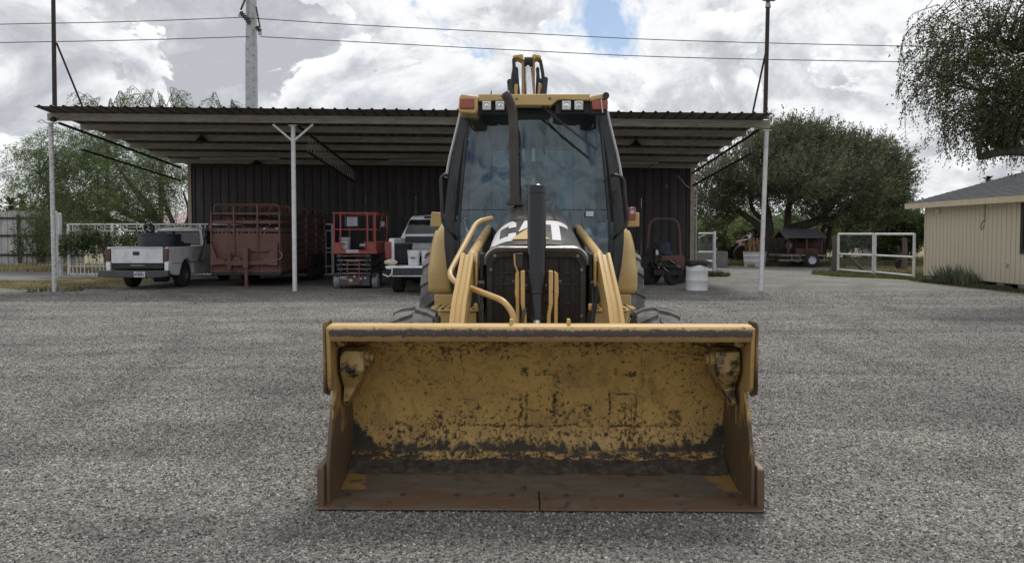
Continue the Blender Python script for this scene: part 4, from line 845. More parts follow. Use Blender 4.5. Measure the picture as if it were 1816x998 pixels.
def make_boom():
    Y = 9.7
    m = MB(); m.span((-.42, 5.1, .5), (.42, 5.45, 1.45)); m.span((-1.0, 5.25, .55), (1.0, 5.5, .8)); rearf = bh(m, 'rear_frame', 'yellow', bevel=.02)
    for s in (-1, 1):
        m = MB(); m.span((s * .93, 5.2, .5), (s * 1.08, 5.5, 1.62)); bh(m, 'stabiliser_leg', 'yellow', bevel=.02)
        a, c = (tl(764, 376, 9.2), tl(785, 402, 9.2)) if s < 0 else (tl(1111, 376, 9.2), tl(1131, 402, 9.2))
        m = MB(); m.prism([(a.x, c.z), (a.x + .02, a.z), (c.x, a.z - .01), (c.x, c.z)], 'xz', 5.0, 5.3); bh(m, 'stabiliser_cap', 'yellow', bevel=.01)
    a, c = tl(1113, 368, 8.9), tl(1126, 391, 8.9)
    m = MB(); m.span((a.x, 4.75, c.z), (c.x, 4.85, a.z)); tlm = bh(m, 'tail_lamp', 'orange_lens', bevel=.01)
    m = MB(); m.span((a.x + .02, 4.744, lerp(c.z, a.z, .5)), (c.x - .02, 4.749, a.z - .03)); bh(m, 'lamp_label', 'plate', tlm)
    bx = tl(940, 150, Y).x; zt = tl(940, 98, Y).z; y0 = tl(940, 150, Y).y
    pl = lambda u, v: (tl(u, v, Y).x, tl(u, v, Y).z)
    # boom: two side plates, dark web between, chrome rod
    m = MB(); m.prism([(y0 - .1, 2.3), (y0 + .05, zt - .25), (y0 + .02, zt - .05), (y0 + .12, zt), (y0 + .3, zt - .05), (y0 + .42, zt - .5), (y0 + .45, 2.0), (y0 - .1, 1.4)], 'yz', pl(925, 0)[0], pl(931, 0)[0])
    m.prism([(y0 - .1, 2.3), (y0 + .05, zt - .25), (y0 + .02, zt - .05), (y0 + .12, zt), (y0 + .3, zt - .05), (y0 + .42, zt - .5), (y0 + .45, 2.0), (y0 - .1, 1.4)], 'yz', pl(943, 0)[0], pl(949, 0)[0])
    bm_ = bh(m, 'boom', 'yellow', bevel=.012)
    m = MB(); m.span((pl(930, 0)[0], y0 + .18, 1.3), (pl(944, 0)[0], y0 + .3, tl(940, 115, Y).z)); bh(m, 'boom_web', 'grime', bm_)
    m = MB(); m.cyl(tl(930, 110, Y), tl(945, 110, Y), .06, n=16); bh(m, 'boom_pin', 'grime', bm_)
    m = MB(); m.tube([tl(936.5, 117, Y), tl(938, 140, Y - .05), tl(940, 175, Y - .1)], [.035, .045, .05], 16); bh(m, 'boom_rod', 'chrome', bm_)
    for s, u0, u1 in ((-1, 909, 928), (1, 945, 960)):
        a = tl(u0, 98, Y); c = tl(u1, 106, Y)
        p = [pl(u0, 104), pl(u0 + 1, 99), pl(u1 - (2 if s < 0 else 5), 96.5), pl(u1, 98), pl(u1, 108), pl((u0 + u1) / 2, 102)] if s < 0 else [pl(944, 98), pl(949, 96.5), pl(959, 99), pl(960, 106), pl(952, 102), pl(945, 108)]
        m = MB(); m.prism(p, 'xz', y0 - .02, y0 + .25); bh(m, 'boom_ear', 'yellow', bm_, bevel=.008)
        q = [tl(u, v, Y) for u, v in ((911, 105), (911.5, 122), (909, 140), (909, 170))] if s < 0 else [tl(u, v, Y) for u, v in ((958, 107), (961, 122), (963, 138), (962, 170))]
        m = MB(); m.tube(catmull(q, 4), .022, 8); bh(m, 'hose', 'plastic_black', bm_)
        q = [tl(u, v, Y) for u, v in ((913, 150), (913, 125), (916, 122), (917, 136), (920, 170))] if s < 0 else [tl(u, v, Y) for u, v in ((952, 170), (954, 126), (953, 124), (956, 145), (958, 142), (961, 150), (958, 170))]
        m = MB(); m.tube(catmull(q, 4), .02, 8); bh(m, 'hose', 'plastic_black', bm_)
        q = [(908, 170), (904, 146)] if s < 0 else [(962, 172), (967, 142)]
        m = MB(); m.tube([tl(*q[0], Y), tl(*q[1], Y)], [.05, .035], 8); m.lathe(tl(q[1][0], q[1][1], Y), (0, -1, 0), [(.035, -.02), (.035, .03), (.001, .03)], 10); bh(m, 'dipper_lever', 'black', bm_)
        q = [(914, 172), (916, 150)] if s < 0 else [(956, 172), (958, 150)]
        m = MB(); m.tube([tl(*q[0], Y), tl(*q[1], Y)], .03, 8); bh(m, 'hose_guard', 'yellow_chipped', bm_)
make_boom()

# ================================================================ GROUND
def flat(name, pts, z, mat, kind='structure'):
    m = MB(); m.add([(x, y, z) for x, y in pts], [tuple(range(len(pts)))]); return m.build(name, mat, smooth=0, kind=kind)
flat('ground', [(-900, -300), (900, -300), (900, 1500), (-900, 1500)], -.012, 'soil')
yard = [(-60, -40), (60, -40), (60, 8), (13.3, 17.5), (13.1, 21), (12.9, 23.6), (12.2, 25.2), (11.3, 26.6), (11.0, 28.2), (11.6, 29.4), (12.6, 30.6), (14.5, 32.2), (16, 34.2), (13, 35.4), (9, 35.8), (7.5, 36), (6.8, 40), (-11.4, 40), (-11.4, 24), (-11.9, 21.3), (-13.2, 20.9), (-14.6, 21.6), (-16.5, 22.8), (-19, 23.0), (-40, 22)]
flat('gravel_yard', yard, 0.0, 'gravel')
road = [(-90, 20), (-30, 23.2), (-19.5, 23.6), (-15.0, 24.8), (-13.8, 26.6), (-14.2, 29.6), (-20, 30.6), (-40, 30), (-90, 27)]
flat('road', road, .004, 'asphalt')

# ================================================================ OPEN SHED
def roof_z(x, y): return 4.70 - .0100 * (x + 12) - .073 * (y - 19.3)
SHED = thing('open_shed', 'long brown metal shed with a white framed lean-to roof on thin posts behind the backhoe', 'shed', (-2.7, 27.4, 0))
def shed():
    # roof sheets: one ribbed sheet each
    w = .928; x0 = -12.02; y0, y1 = 19.22, 27.6
    me = None
    for i in range(20):
        x = x0 + i * w
        if me is None:
            m = MB(); prof = []
            for k in range(3): c = w * (k + .5) / 3; prof += [(c - .045, 0), (c - .018, .034), (c + .018, .034), (c + .045, 0)]
            prof = [(0, 0)] + prof + [(w + .003, 0)]
            m.grid([[(x + a, y, roof_z(x, y) + h - .0100 * a) for a, h in prof] for y in (y0, y1)])
            first = m.build('roof_panel', 'sheet', SHED, solid=.003, smooth=0); me = first
        else:
            link_copy(first, SHED, (i * w, 0, -.0100 * i * w + (.004 if i % 2 else 0)))
    m = MB(); m.add([(x, y, roof_z(x, y) + .02) for x, y in ((-12, 27.62), (6.5, 27.62), (6.5, 37), (-12, 37))], [(0, 1, 2, 3)]); m.build('rear_roof', 'sheet', SHED, solid=.02)
    # purlins: channel sections
    for i, y in enumerate((19.95, 21.25, 22.6, 23.95, 25.4, 26.75)):
        m = MB(); xl = -11.98 - (.0 if i else .12); xr = 6.72 if i == 0 else 6.5
        n = 8
        for side in (0,):
            rows = []
            for k in range(n + 1):
                x = lerp(xl, xr, k / n); z = roof_z(x, y) - .006; h = .19 if i == 0 else .165
                rows.append([(x, y + .07, z - .02), (x, y + .07, z), (x, y, z), (x, y, z - h), (x, y + .07, z - h), (x, y + .07, z - h + .02)])
            m.grid(rows)
        m.build('purlin', 'purlin', SHED, solid=.006, smooth=0)
    # posts: three along the front, thin white pipe
    for u, vt, mt in ((97, 225, 'white_speckled'), (523, 222, 'white'), (0, 0, 'white'), (1349, 238, 'white')):
        if u: b = at(u, 517, 20.0); b.z = 0; x = b.x
        else: x = .45; b = Vector((x, 20.0, 0))
        top = Vector((x + (.10 if u == 1349 else 0), 20.0, roof_z(x, 20.0) - .25))
        m = MB(); m.cyl(b, top, .058, n=14); m.box((top.x, 20.0, top.z - .01), (.2, .16, .02)); p = m.build('post', mt, SHED, smooth=40, label='flaking white pipe post' if u == 97 else None)
        if u in (523, 0):
            for s in (-1, 1): m = MB(); m.bar((x, 20.0, top.z - .42), (x + s * .52, 20.0, top.z + .02), .05, .05); m.build('post_brace', 'white', p)
    # open-web joists from the front posts back to the wall
    for x in (-11.85, -5.62, .45, 6.46):
        ya, yb = 20.05, 27.35; zt = lambda y: roof_z(x, y) - .245; n = 17
        m = MB(); m.bar((x, ya, zt(ya)), (x, yb, zt(yb)), .055, .055)
        ra = ya + (1.0 if x < 0 else .55); m.bar((x, ra, zt(ra) - .5), (x, yb - .05, zt(yb) - .46), .05, .05); j = m.build('joist', 'rust_dark', SHED)
        m = MB()
        for k in range(n):
            a = lerp(ra, yb - .1, k / n); b = lerp(ra, yb - .1, (k + .45) / n); c = lerp(ra, yb - .1, (k + 1) / n)
            if x < -6 and 2 < k < 15: continue
            m.cyl((x, a, zt(a) - .49), (x, b, zt(b)), .011, n=5); m.cyl((x, b, zt(b)), (x, c, zt(c) - .49), .011, n=5)
        m.build('web_rods', 'purlin', j, kind='stuff')
    # wall of ribbed sheets, with corner trim
    w = .9; H = 4.2; m = MB(); prof = [(0, 0)]
    for k in range(3): c = w * (k + .5) / 3; prof += [(c - .05, 0), (c - .025, -.032), (c + .025, -.032), (c + .05, 0)]
    prof.append((w - .004, 0)); prof.append((w - .004, .01))
    zt = lambda x: roof_z(x, 27.4) - .05
    first = None
    for i in range(20):
        x = -11.55 + i * w
        if first is None:
            m.grid([[(x + a, 27.40 + d, z) for a, d in prof] for z in (.02, zt(6.5))]); first = m.build('wall_panel', 'wall_brown', SHED, solid=.003, smooth=0)
        else: link_copy(first, SHED, (i * w, .003 * (i % 2), 0))
    m = MB(); m.span((-11.55, 27.41, zt(6.5) - .1), (6.45, 27.46, zt(-11))); m.build('eave_filler', 'rust_dark', SHED)
    m = MB(); m.span((-11.62, 27.36, 0), (-11.5, 27.5, zt(-11.5))); m.span((6.40, 27.36, 0), (6.55, 27.5, zt(6.5))); m.build('corner_trim', 'tan_panel', SHED)
    for x in (-11.6, 6.5): m = MB(); m.span((x - .02, 27.5, 0), (x + .02, 36.8, 3.4)); m.build('side_wall', 'wall_brown', SHED)
    m = MB(); m.cyl((6.60, 27.33, 0), (6.60, 27.33, 2.95), .03, n=8); m.tube(rounded([(6.60, 27.33, 2.9), (6.60, 27.33, 3.1), (6.3, 27.3, 3.15), (5.9, 27.3, 3.6)], .15), .012, 6); m.build('conduit', 'galv', SHED)
    m = MB(); m.tube(catmull([(3.2, 26.7, 3.78), (3.7, 26.6, 3.55), (4.4, 26.5, 3.6), (4.9, 25.6, 3.95)], 5), .012, 6); m.build('hanging_cable', 'plastic_black', SHED)
    for (u, v, Y) in ((357, 243, 22.5), (455, 284, 26.6), (1128, 252, 22.55)):
        p = at(u, v, Y); z = roof_z(p.x, p.y) - .2; m = MB(); m.lathe((p.x, p.y, 0), (0, 0, 1), [(.17, z - .02), (.15, z + .03), (.06, z + .09), (.05, z + .16)], 16)
        m.build('lamp_shade', 'plastic_black', SHED, smooth=50, solid=.004)
    for (u0, u1, v, Y) in ((355, 497, 268, 25.3), (690, 800, 275, 25.3), (1092, 1168, 281, 25.3)):
        a, b = at(u0, v, Y), at(u1, v, Y); z = roof_z(a.x, Y) - .22; m = MB(); m.span((a.x, Y - .06, z - .07), (b.x, Y + .06, z)); m.build('light_batten', 'purlin', SHED, bevel=.01)
    m = MB(); p = at(91, 213, 19.85); m.lathe(p + Vector((0, .1, .03)), (-.25, -1, -.35), [(.001, -.1), (.06, -.08), (.075, 0), (.06, .06), (.05, .05)], 14); m.cyl(p + Vector((.02, .1, 0)), p + Vector((.14, .12, .06)), .025, n=8)
    m.build('camera_dome', 'plastic_black', SHED, smooth=50)
shed()
def mast(u0, vb, u1, vt, br, label, lampy):
    Y = 19.98; b = at(u0, vb, Y); zb = roof_z(b.x, Y) + .04; b.z = zb; t = at(u1, vt, Y)
    o = thing('roof_mast', label, 'mast', b, 0, 'dark masts on the shed roof')
    m = MB(); m.cyl(b, t, .056, .05, 14); m.box(b + Vector((0, 0, .01)), (.2, .2, .02)); m.build('pole', 'rust_dark', o)
    p, q = at(*br[0], Y), at(*br[1], Y + .5); q.z = roof_z(q.x, q.y) + .03; m = MB(); m.cyl(p, q, .026, n=8); m.build('stay', 'rust_dark', o)
    if lampy:
        m = MB(); p = at(1362, 14, Y); m.cyl(p, p + Vector((0, 0, .12)), .075, .06, 12); m.build('mast_collar', 'galv', o)
        p = at(1363, 0, Y); m = MB(); m.box(p + Vector((.03, -.05, .06)), (.36, .3, .14)); m.build('lamp_head', 'plastic_black', o, bevel=.03)
        m = MB(); m.box(p + Vector((.03, -.05, -.02)), (.26, .2, .02)); m.build('lamp_glass', 'lamp_lens', o)
mast(97, 190, 94, -40, ((100, 76), (153, 190)), 'dark pole with a stay rising from the left end of the shed roof', False)
mast(1357, 205, 1362, 2, ((1360, 84), (1331, 202)), 'dark pole topped by a lamp head at the right end of the shed roof', True)

# ================================================================ UNDER THE ROOF
def old_pickup():
    X0, X1 = -10.98, -9.28; Y0 = 20.55; xc = (X0 + X1) / 2; o = thing('pickup_truck', 'old white pickup carrying a dark tank, under the left end of the roof', 'pickup truck', (xc, Y0, 0), 0, 'white pickups under the roof')
    hw = .85
    yw, rw = 21.72, .36
    def arch(y, r, n=8): return [(y + r * math.cos(PI - PI * k / n), .36 + r * math.sin(PI * k / n)) for k in range(n + 1)]
    for s in (-1, 1):
        prof = [(.0, .44), (.0, .72), (.03, .78), (.03, 1.1), (.07, 1.15), (2.35, 1.15), (2.35, .32), (1.68, .32)]
        pl = [(Y0 + a, b) for a, b in prof] + list(reversed(arch(yw, .45)))[0:] + [(Y0 + .55, .36)]
        sec = MB(); n = len(pl)
        m = MB()
        def xo(z): return hw - .02 * max(0, (z - .75)) * 2.2 - .09 * max(0, .55 - z)
        m.add([(xc + s * xo(z), y, z) for y, z in pl] + [(xc + s * (hw - .12), y, z) for y, z in pl], [tuple(range(n)), tuple(range(2 * n - 1, n - 1, -1))] + [(i, i + n, (i + 1) % n + n, (i + 1) % n) for i in range(n)])
        bs = m.build('bed_side', 'truck_white', o, bevel=.02, smooth=30)
        m = MB(); m.box((xc + s * (hw + .003), Y0 + 1.3, .70), (.012, 2.1, .014)); m.build('body_crease', 'grey_dark', bs)
        m = MB(); m.box((xc + s * (hw - .07), Y0 + .015, .94), (.13, .07, .34)); m.build('tail_lamp', 'dark_lens', o, bevel=.012)
        # cab side with door
        pc = [(2.38, .34), (2.38, 1.12), (2.45, 1.16), (2.62, 1.62), (2.75, 1.68), (3.55, 1.68), (4.05, 1.14), (5.1, 1.08), (5.2, .95), (5.2, .4), (4.75, .34)]
        m = MB(); wp = [(Y0 + a, b) for a, b in pc]; n = len(wp)
        xs = lambda z: hw - .02 - .16 * max(0, (z - 1.12)) / .56
        m.add([(xc + s * xs(z), y, z) for y, z in wp] + [(xc + s * (xs(z) - .06), y, z) for y, z in wp], [tuple(range(n)), tuple(range(2 * n - 1, n - 1, -1))] + [(i, i + n, (i + 1) % n + n, (i + 1) % n) for i in range(n)])
        m.build('cab_side', 'truck_white', o, bevel=.015)
        m = MB(); m.add([(xc + s * (xs(z) + .004), Y0 + y, z) for y, z in ((2.72, 1.20), (2.85, 1.6), (3.5, 1.6), (3.85, 1.2))], [(0, 1, 2, 3)]); m.build('door_window', 'car_glass', o, solid=.006)
        m = MB(); m.box((xc + s * (hw + .09), Y0 + 3.75, 1.22), (.16, .08, .2)); m.cyl((xc + s * hw * .95, Y0 + 3.8, 1.16), (xc + s * (hw + .08), Y0 + 3.76, 1.18), .02, n=8); m.build('mirror', 'white', o, bevel=.02)
        for yy in (yw, Y0 + 4.35):
            wheel_parts(o, (xc + s * (hw - .15), yy, .36), .36, .24, .2, (1, 0, 0), 'tyre', 'steel', 0, False, s)
    m = MB(); m.box((xc, Y0 + .03, .93), (1.40, .06, .43)); m.box((xc, Y0 + .02, 1.14), (1.40, .09, .03)); tg = m.build('tailgate', 'truck_white', o, bevel=.012)
    m = MB(); m.box((xc - .02, Y0 - .004, .98), (.18, .02, .1)); m.build('tailgate_handle', 'plastic_black', tg, bevel=.012)
    m = MB(); m.box((xc, Y0 + .05, .64), (1.38, .05, .15)); m.build('lower_panel', 'plastic_black', o, bevel=.01)
    m = MB(); m.box((xc, Y0 + .03, .655), (.38, .02, .03)); m.build('step_pad', 'steel', o)
    m = MB(); m.prism([(xc - hw - .16, .52), (xc + hw + .03, .52), (xc + hw + .03, .36), (xc + .6, .33), (xc - .6, .33), (xc - hw - .16, .36)], 'xz', Y0 - .12, Y0 + .06); bp = m.build('rear_bumper', 'grey_dark', o, bevel=.02)
    m = MB(); m.box((xc + .12, Y0 - .125, .42), (.30, .008, .15)); pl = m.build('number_plate', 'plate', bp, bevel=.01)
    m = MB()
    for k, w in enumerate((.03, .018, .03, .026, .03, .02)): m.box((xc + .01 + k * .043, Y0 - .131, .415), (w, .004, .06))
    m.box((xc + .12, Y0 - .131, .475), (.16, .004, .018)); m.build('plate_marks', 'tank_blue', pl)
    m = MB(); m.cyl((xc + .3, Y0 - .1, .30), (xc + .3, Y0 - .1, .36), .03, n=10); m.lathe((xc + .3, Y0 - .1, .36), (0, 0, 1), [(.02, 0), (.03, .03), (.02, .055), (.001, .06)], 10); m.build('tow_ball', 'rust_dark', bp)
    m = MB(); m.span((xc - .7, Y0 + .1, .6), (xc + .7, Y0 + 2.35, .64)); m.build('bed_floor', 'grey_dark', o)
    m = MB(); m.cyl((xc + .25, Y0 + .5, .3), (xc + .6, Y0 + .5, .3), .12, n=14); m.span((xc - .5, Y0 + .3, .42), (xc + .5, Y0 + 4.9, .56)); m.cyl((xc - .7, yw, .36), (xc + .7, yw, .36), .09, n=12); m.build('underbody', 'grime', o)
    # cab rear, roof, rear window
    m = MB(); rows = []
    for y, z, h in ((2.38, .6, .83), (2.38, 1.12, .83), (2.46, 1.18, .80), (2.62, 1.60, .68), (2.70, 1.665, .66), (2.9, 1.70, .65), (3.5, 1.70, .65), (3.62, 1.64, .66)):
        rows.append([(xc + h * a, Y0 + y, z - .03 * a * a) for a in (-1, -.8, -.4, 0, .4, .8, 1)])
    m.grid(rows); m.build('cab_shell', 'truck_white', o, solid=.02, smooth=40)
    q = [(xc + a * h, Y0 + y - .016, z) for a, y, z, h in ((-1, 2.465, 1.20, .70), (1, 2.465, 1.20, .70), (1, 2.60, 1.585, .62), (-1, 2.60, 1.585, .62))]
    m = MB(); m.slab(q, (0, -.008, 0)); m.build('rear_window', 'car_glass', o)
    m = MB(); m.tube([Vector(p) + Vector((0, -.01, 0)) for p in q], .012, 6, closed=True); m.build('window_seal', 'plastic_black', o)
    m = MB(); m.prism([(4.05, 1.14), (5.1, 1.08), (5.2, .95), (5.2, .5), (4.05, .5)], 'yz', xc - .78, xc + .78); m.v = [Vector((v.x, v.y + Y0, v.z)) for v in m.v]; m.build('hood', 'truck_white', o, bevel=.04)
    # the tank standing in the bed, with its hose reel
    c = at(284, 440, 21.75); t = thing('water_tank', 'dark blue plastic tank with a hose on top in the old pickup bed', 'tank', (c.x, 21.75, .642))
    r = .56; m = MB(); zt = at(313, 415, 21.6).z
    m.lathe((c.x, 21.75, 0), (0, 0, 1), [(r * .96, .645), (r, .67), (r, .9), (r * 1.01, .905), (r * 1.01, .915), (r, .92), (r, zt - .03), (r * 1.02, zt - .025), (r * 1.02, zt), (r * .9, zt + .01), (.001, zt + .02)], 32); m.build('tank_body', 'tank_blue', t, smooth=40)
    p = at(262, 412, 21.4); m = MB(); pts = []
    for k in range(40): a = k * .5; pts.append((p.x + .13 * math.cos(a), 21.5 + .05 * math.sin(a * .7), zt + .16 + .13 * math.sin(a) * (1 - k * .006)))
    m.tube(pts, .018, 6); q = at(262, 391, 21.5); m.tube(rounded([(q.x - .08, 21.5, zt + .1), (q.x - .07, 21.5, zt + .36), (q.x + .07, 21.5, zt + .38), (q.x + .1, 21.5, zt + .02), (q.x + .5, 21.45, zt + .03)], .08), .022, 8); m.build('hose', 'plastic_black', t)
    a, b = at(353, 438, 22.4), at(374, 385, 22.4); bar = MB(); bar.cyl(a + Vector((0, 0, -.4)), b, .022, n=8); f = bar.build('long_handle', 'rust_dark'); tag(f, 'long thin tool handle leaning out of the old white pickup bed', 'tool handle')
    bx = Vector((-9.72, 22.3, 0)); m = MB(); 
    for dx, h in ((-.22, .10), (-.02, .14), (.18, .09)): m.box((bx.x + dx, 22.35, 1.10 + h / 2), (.17, .14, h + .9 * .0 + .1))
    m.span((bx.x - .32, 22.25, .645), (bx.x + .30, 22.5, 1.08)); tag(m.build('tool_box', 'plastic_black', bevel=.02), 'dark box of clutter behind the rear window of the old white pickup', 'tool box')
old_pickup()

def cattle_trailer():
    x0, x1 = -8.52, -6.55; ya, yb = 21.55, 26.6; xc = (x0 + x1) / 2
    o = thing('cattle_trailer', 'rusty red cattle trailer with open slatted top rails parked under the roof', 'trailer', (xc, ya, 0))
    zb, zm, zt = .42, 1.52, 2.08
    m = MB(); m.span((x0, ya, zb), (x1, ya + .03, zm)); m.build('front_panel', 'rust_red', o, bevel=.006)
    for x in (x0 + .02, x0 + .66, x0 + 1.33, x1 - .02): m = MB(); m.span((x - .022, ya - .035, zb), (x + .022, ya - .002, zt + (.24 if x0 + .1 < x < x1 - .1 else .02))); m.build('upright', 'rust_red', o)
    for z, h in ((1.62, .10), (1.84, .09), (zt, .05)): m = MB(); m.span((x0, ya + .004, z - h / 2), (x1, ya + .034, z + h / 2)); m.build('front_slat', 'rust_red', o)
    # bowed roof hoops
    for y in (ya + .1, ya + 1.1, ya + 2.1, ya + 3.1, ya + 4.1, yb - .05):
        m = MB(); m.tube(rounded([(x0 + .05, y, zt), (x0 + .06, y, zt + .26), (x1 - .06, y, zt + .26), (x1 - .05, y, zt)], .18), .02, 8); m.build('roof_hoop', 'rust_red', o)
    for x in (x0 + .3, xc, x1 - .3): m = MB(); m.cyl((x, ya + .1, zt + .27), (x, yb, zt + .27), .016, n=6); m.build('roof_rail', 'rust_red', o)
    for x, s in ((xc - .62, 1), (xc + .62, -1)): m = MB(); m.cyl((x, ya + .08, zt), (x - s * .12, ya + .08, zt + .25), .012, n=6); m.build('hoop_brace', 'rust_red', o)
    for x in (x0, x1):
        m = MB(); m.span((x - .015, ya + .03, zb), (x + .015, ya + 1.4, zm)); m.build('side_panel', 'rust_red', o)
        m = MB(); m.span((x - .015, ya + 1.4, zb), (x + .015, yb, zb + .45)); m.build('side_panel', 'rust_red', o)
        for k, z in enumerate((1.0, 1.2, 1.4, 1.62, 1.84, zt)):
            m = MB(); m.span((x - .02, ya + (1.4 if z < zm else .05), z - .045), (x + .02, yb, z + .045)); m.build('side_slat', 'rust_red', o)
        for y in (ya + 1.4, ya + 2.7, ya + 3.9, yb): m = MB(); m.span((x - .035, y - .03, zb), (x + .035, y + .03, zt + .02)); m.build('upright', 'rust_red', o)
        for yy in (ya + 3.1, ya + 3.95): wheel_parts(o, (x + (.14 if x > xc else -.14) * .6, yy, .37), .37, .2, .2, (1, 0, 0), 'tyre', 'rust_dark', 0, False, 1 if x > xc else -1)
        m = MB(); s = 1 if x > xc else -1; m.tube(rounded([(x + s * .1, ya + 2.6, .5), (x + s * .1, ya + 2.75, .82), (x + s * .1, ya + 4.3, .82), (x + s * .1, ya + 4.45, .5)], .2), .05, 6); m.build('wheel_guard', 'rust_dark', o)
    m = MB(); m.span((x0, ya, zb - .08), (x1, yb, zb)); m.build('floor_frame', 'rust_dark', o)
    m = MB(); m.span((x0 + .1, yb - .02, zb), (x1 - .1, yb + .02, zt)); m.build('rear_gate', 'rust_dark', o)
    # drawbar, jack, gussets on the front
    m = MB(); m.slab([at(376, 428, 21.5), at(387, 459, 21.5), at(401, 459, 21.5), at(401, 468, 21.5), at(376, 470, 21.5)], (0, -.12, 0)); m.build('gusset', 'rust_red', o, bevel=.008)
    m = MB(); m.slab([at(494, 430, 21.5), at(494, 471, 21.5), at(468, 469, 21.5), at(468, 460, 21.5)], (0, -.1, 0)); m.build('gusset', 'rust_red', o, bevel=.008)
    p = at(434, 460, 21.3); m = MB(); m.span((p.x - .075, ya - .22, .55), (p.x + .075, ya - .04, 1.10)); m.build('jack_housing', 'rust_red', o, bevel=.012)
    m = MB(); m.cyl((p.x, ya - .14, .04), (p.x, ya - .14, .7), .05, n=12); m.box((p.x, ya - .14, .02), (.2, .2, .03)); m.build('jack_leg', 'rust_red', o)
    m = MB(); m.span((p.x + .07, ya - .12, .63), (p.x + .62, ya - .03, .75)); m.span((p.x + .08, ya - .06, 1.0), (p.x + .62, ya - .02, 1.05)); m.span((p.x - .6, ya - .16, .62), (p.x - .07, ya - .04, .76)); m.build('hitch_beam', 'rust_red', o, bevel=.01)
    q = at(405, 460, 21.35); m = MB(); m.cyl((q.x, ya - .12, .52), (q.x, ya - .12, .98), .06, n=14); m.cyl((q.x, ya - .12, .45), (q.x, ya - .12, .52), .04, n=12); m.build('hitch_tube', 'rust_red', o)
    m = MB(); q = at(417, 463, 21.35); m.lathe((q.x, ya - .07, q.z - .02), (0, -1, 0), [(.14, 0), (.14, .02), (.10, .03), (.001, .03)], 20); m.build('round_plate', 'rust_red', o)
    m = MB(); q = at(411, 448, 21.3); m.tube([(q.x + .03 * math.cos(a), ya - .12, q.z + .07 * math.sin(a)) for a in [k * PI / 6 for k in range(12)]], .012, 6, closed=True); m.build('chain_loop', 'steel', o)
    m = MB(); m.tube(rounded([at(495, 445, 21.4), at(501, 452, 21.4), at(498, 459, 21.4), at(482, 463, 21.4), at(480, 470, 21.4)], .05), .016, 6); m.build('crank_handle', 'steel', o)
    for (u, v) in ((413, 409), (490, 405), (468, 405)): q = at(u, v, 21.5); m = MB(); m.box((q.x, ya - .008, q.z), (.06, .012, .03)); m.build('reflector', 'white', o)
cattle_trailer()

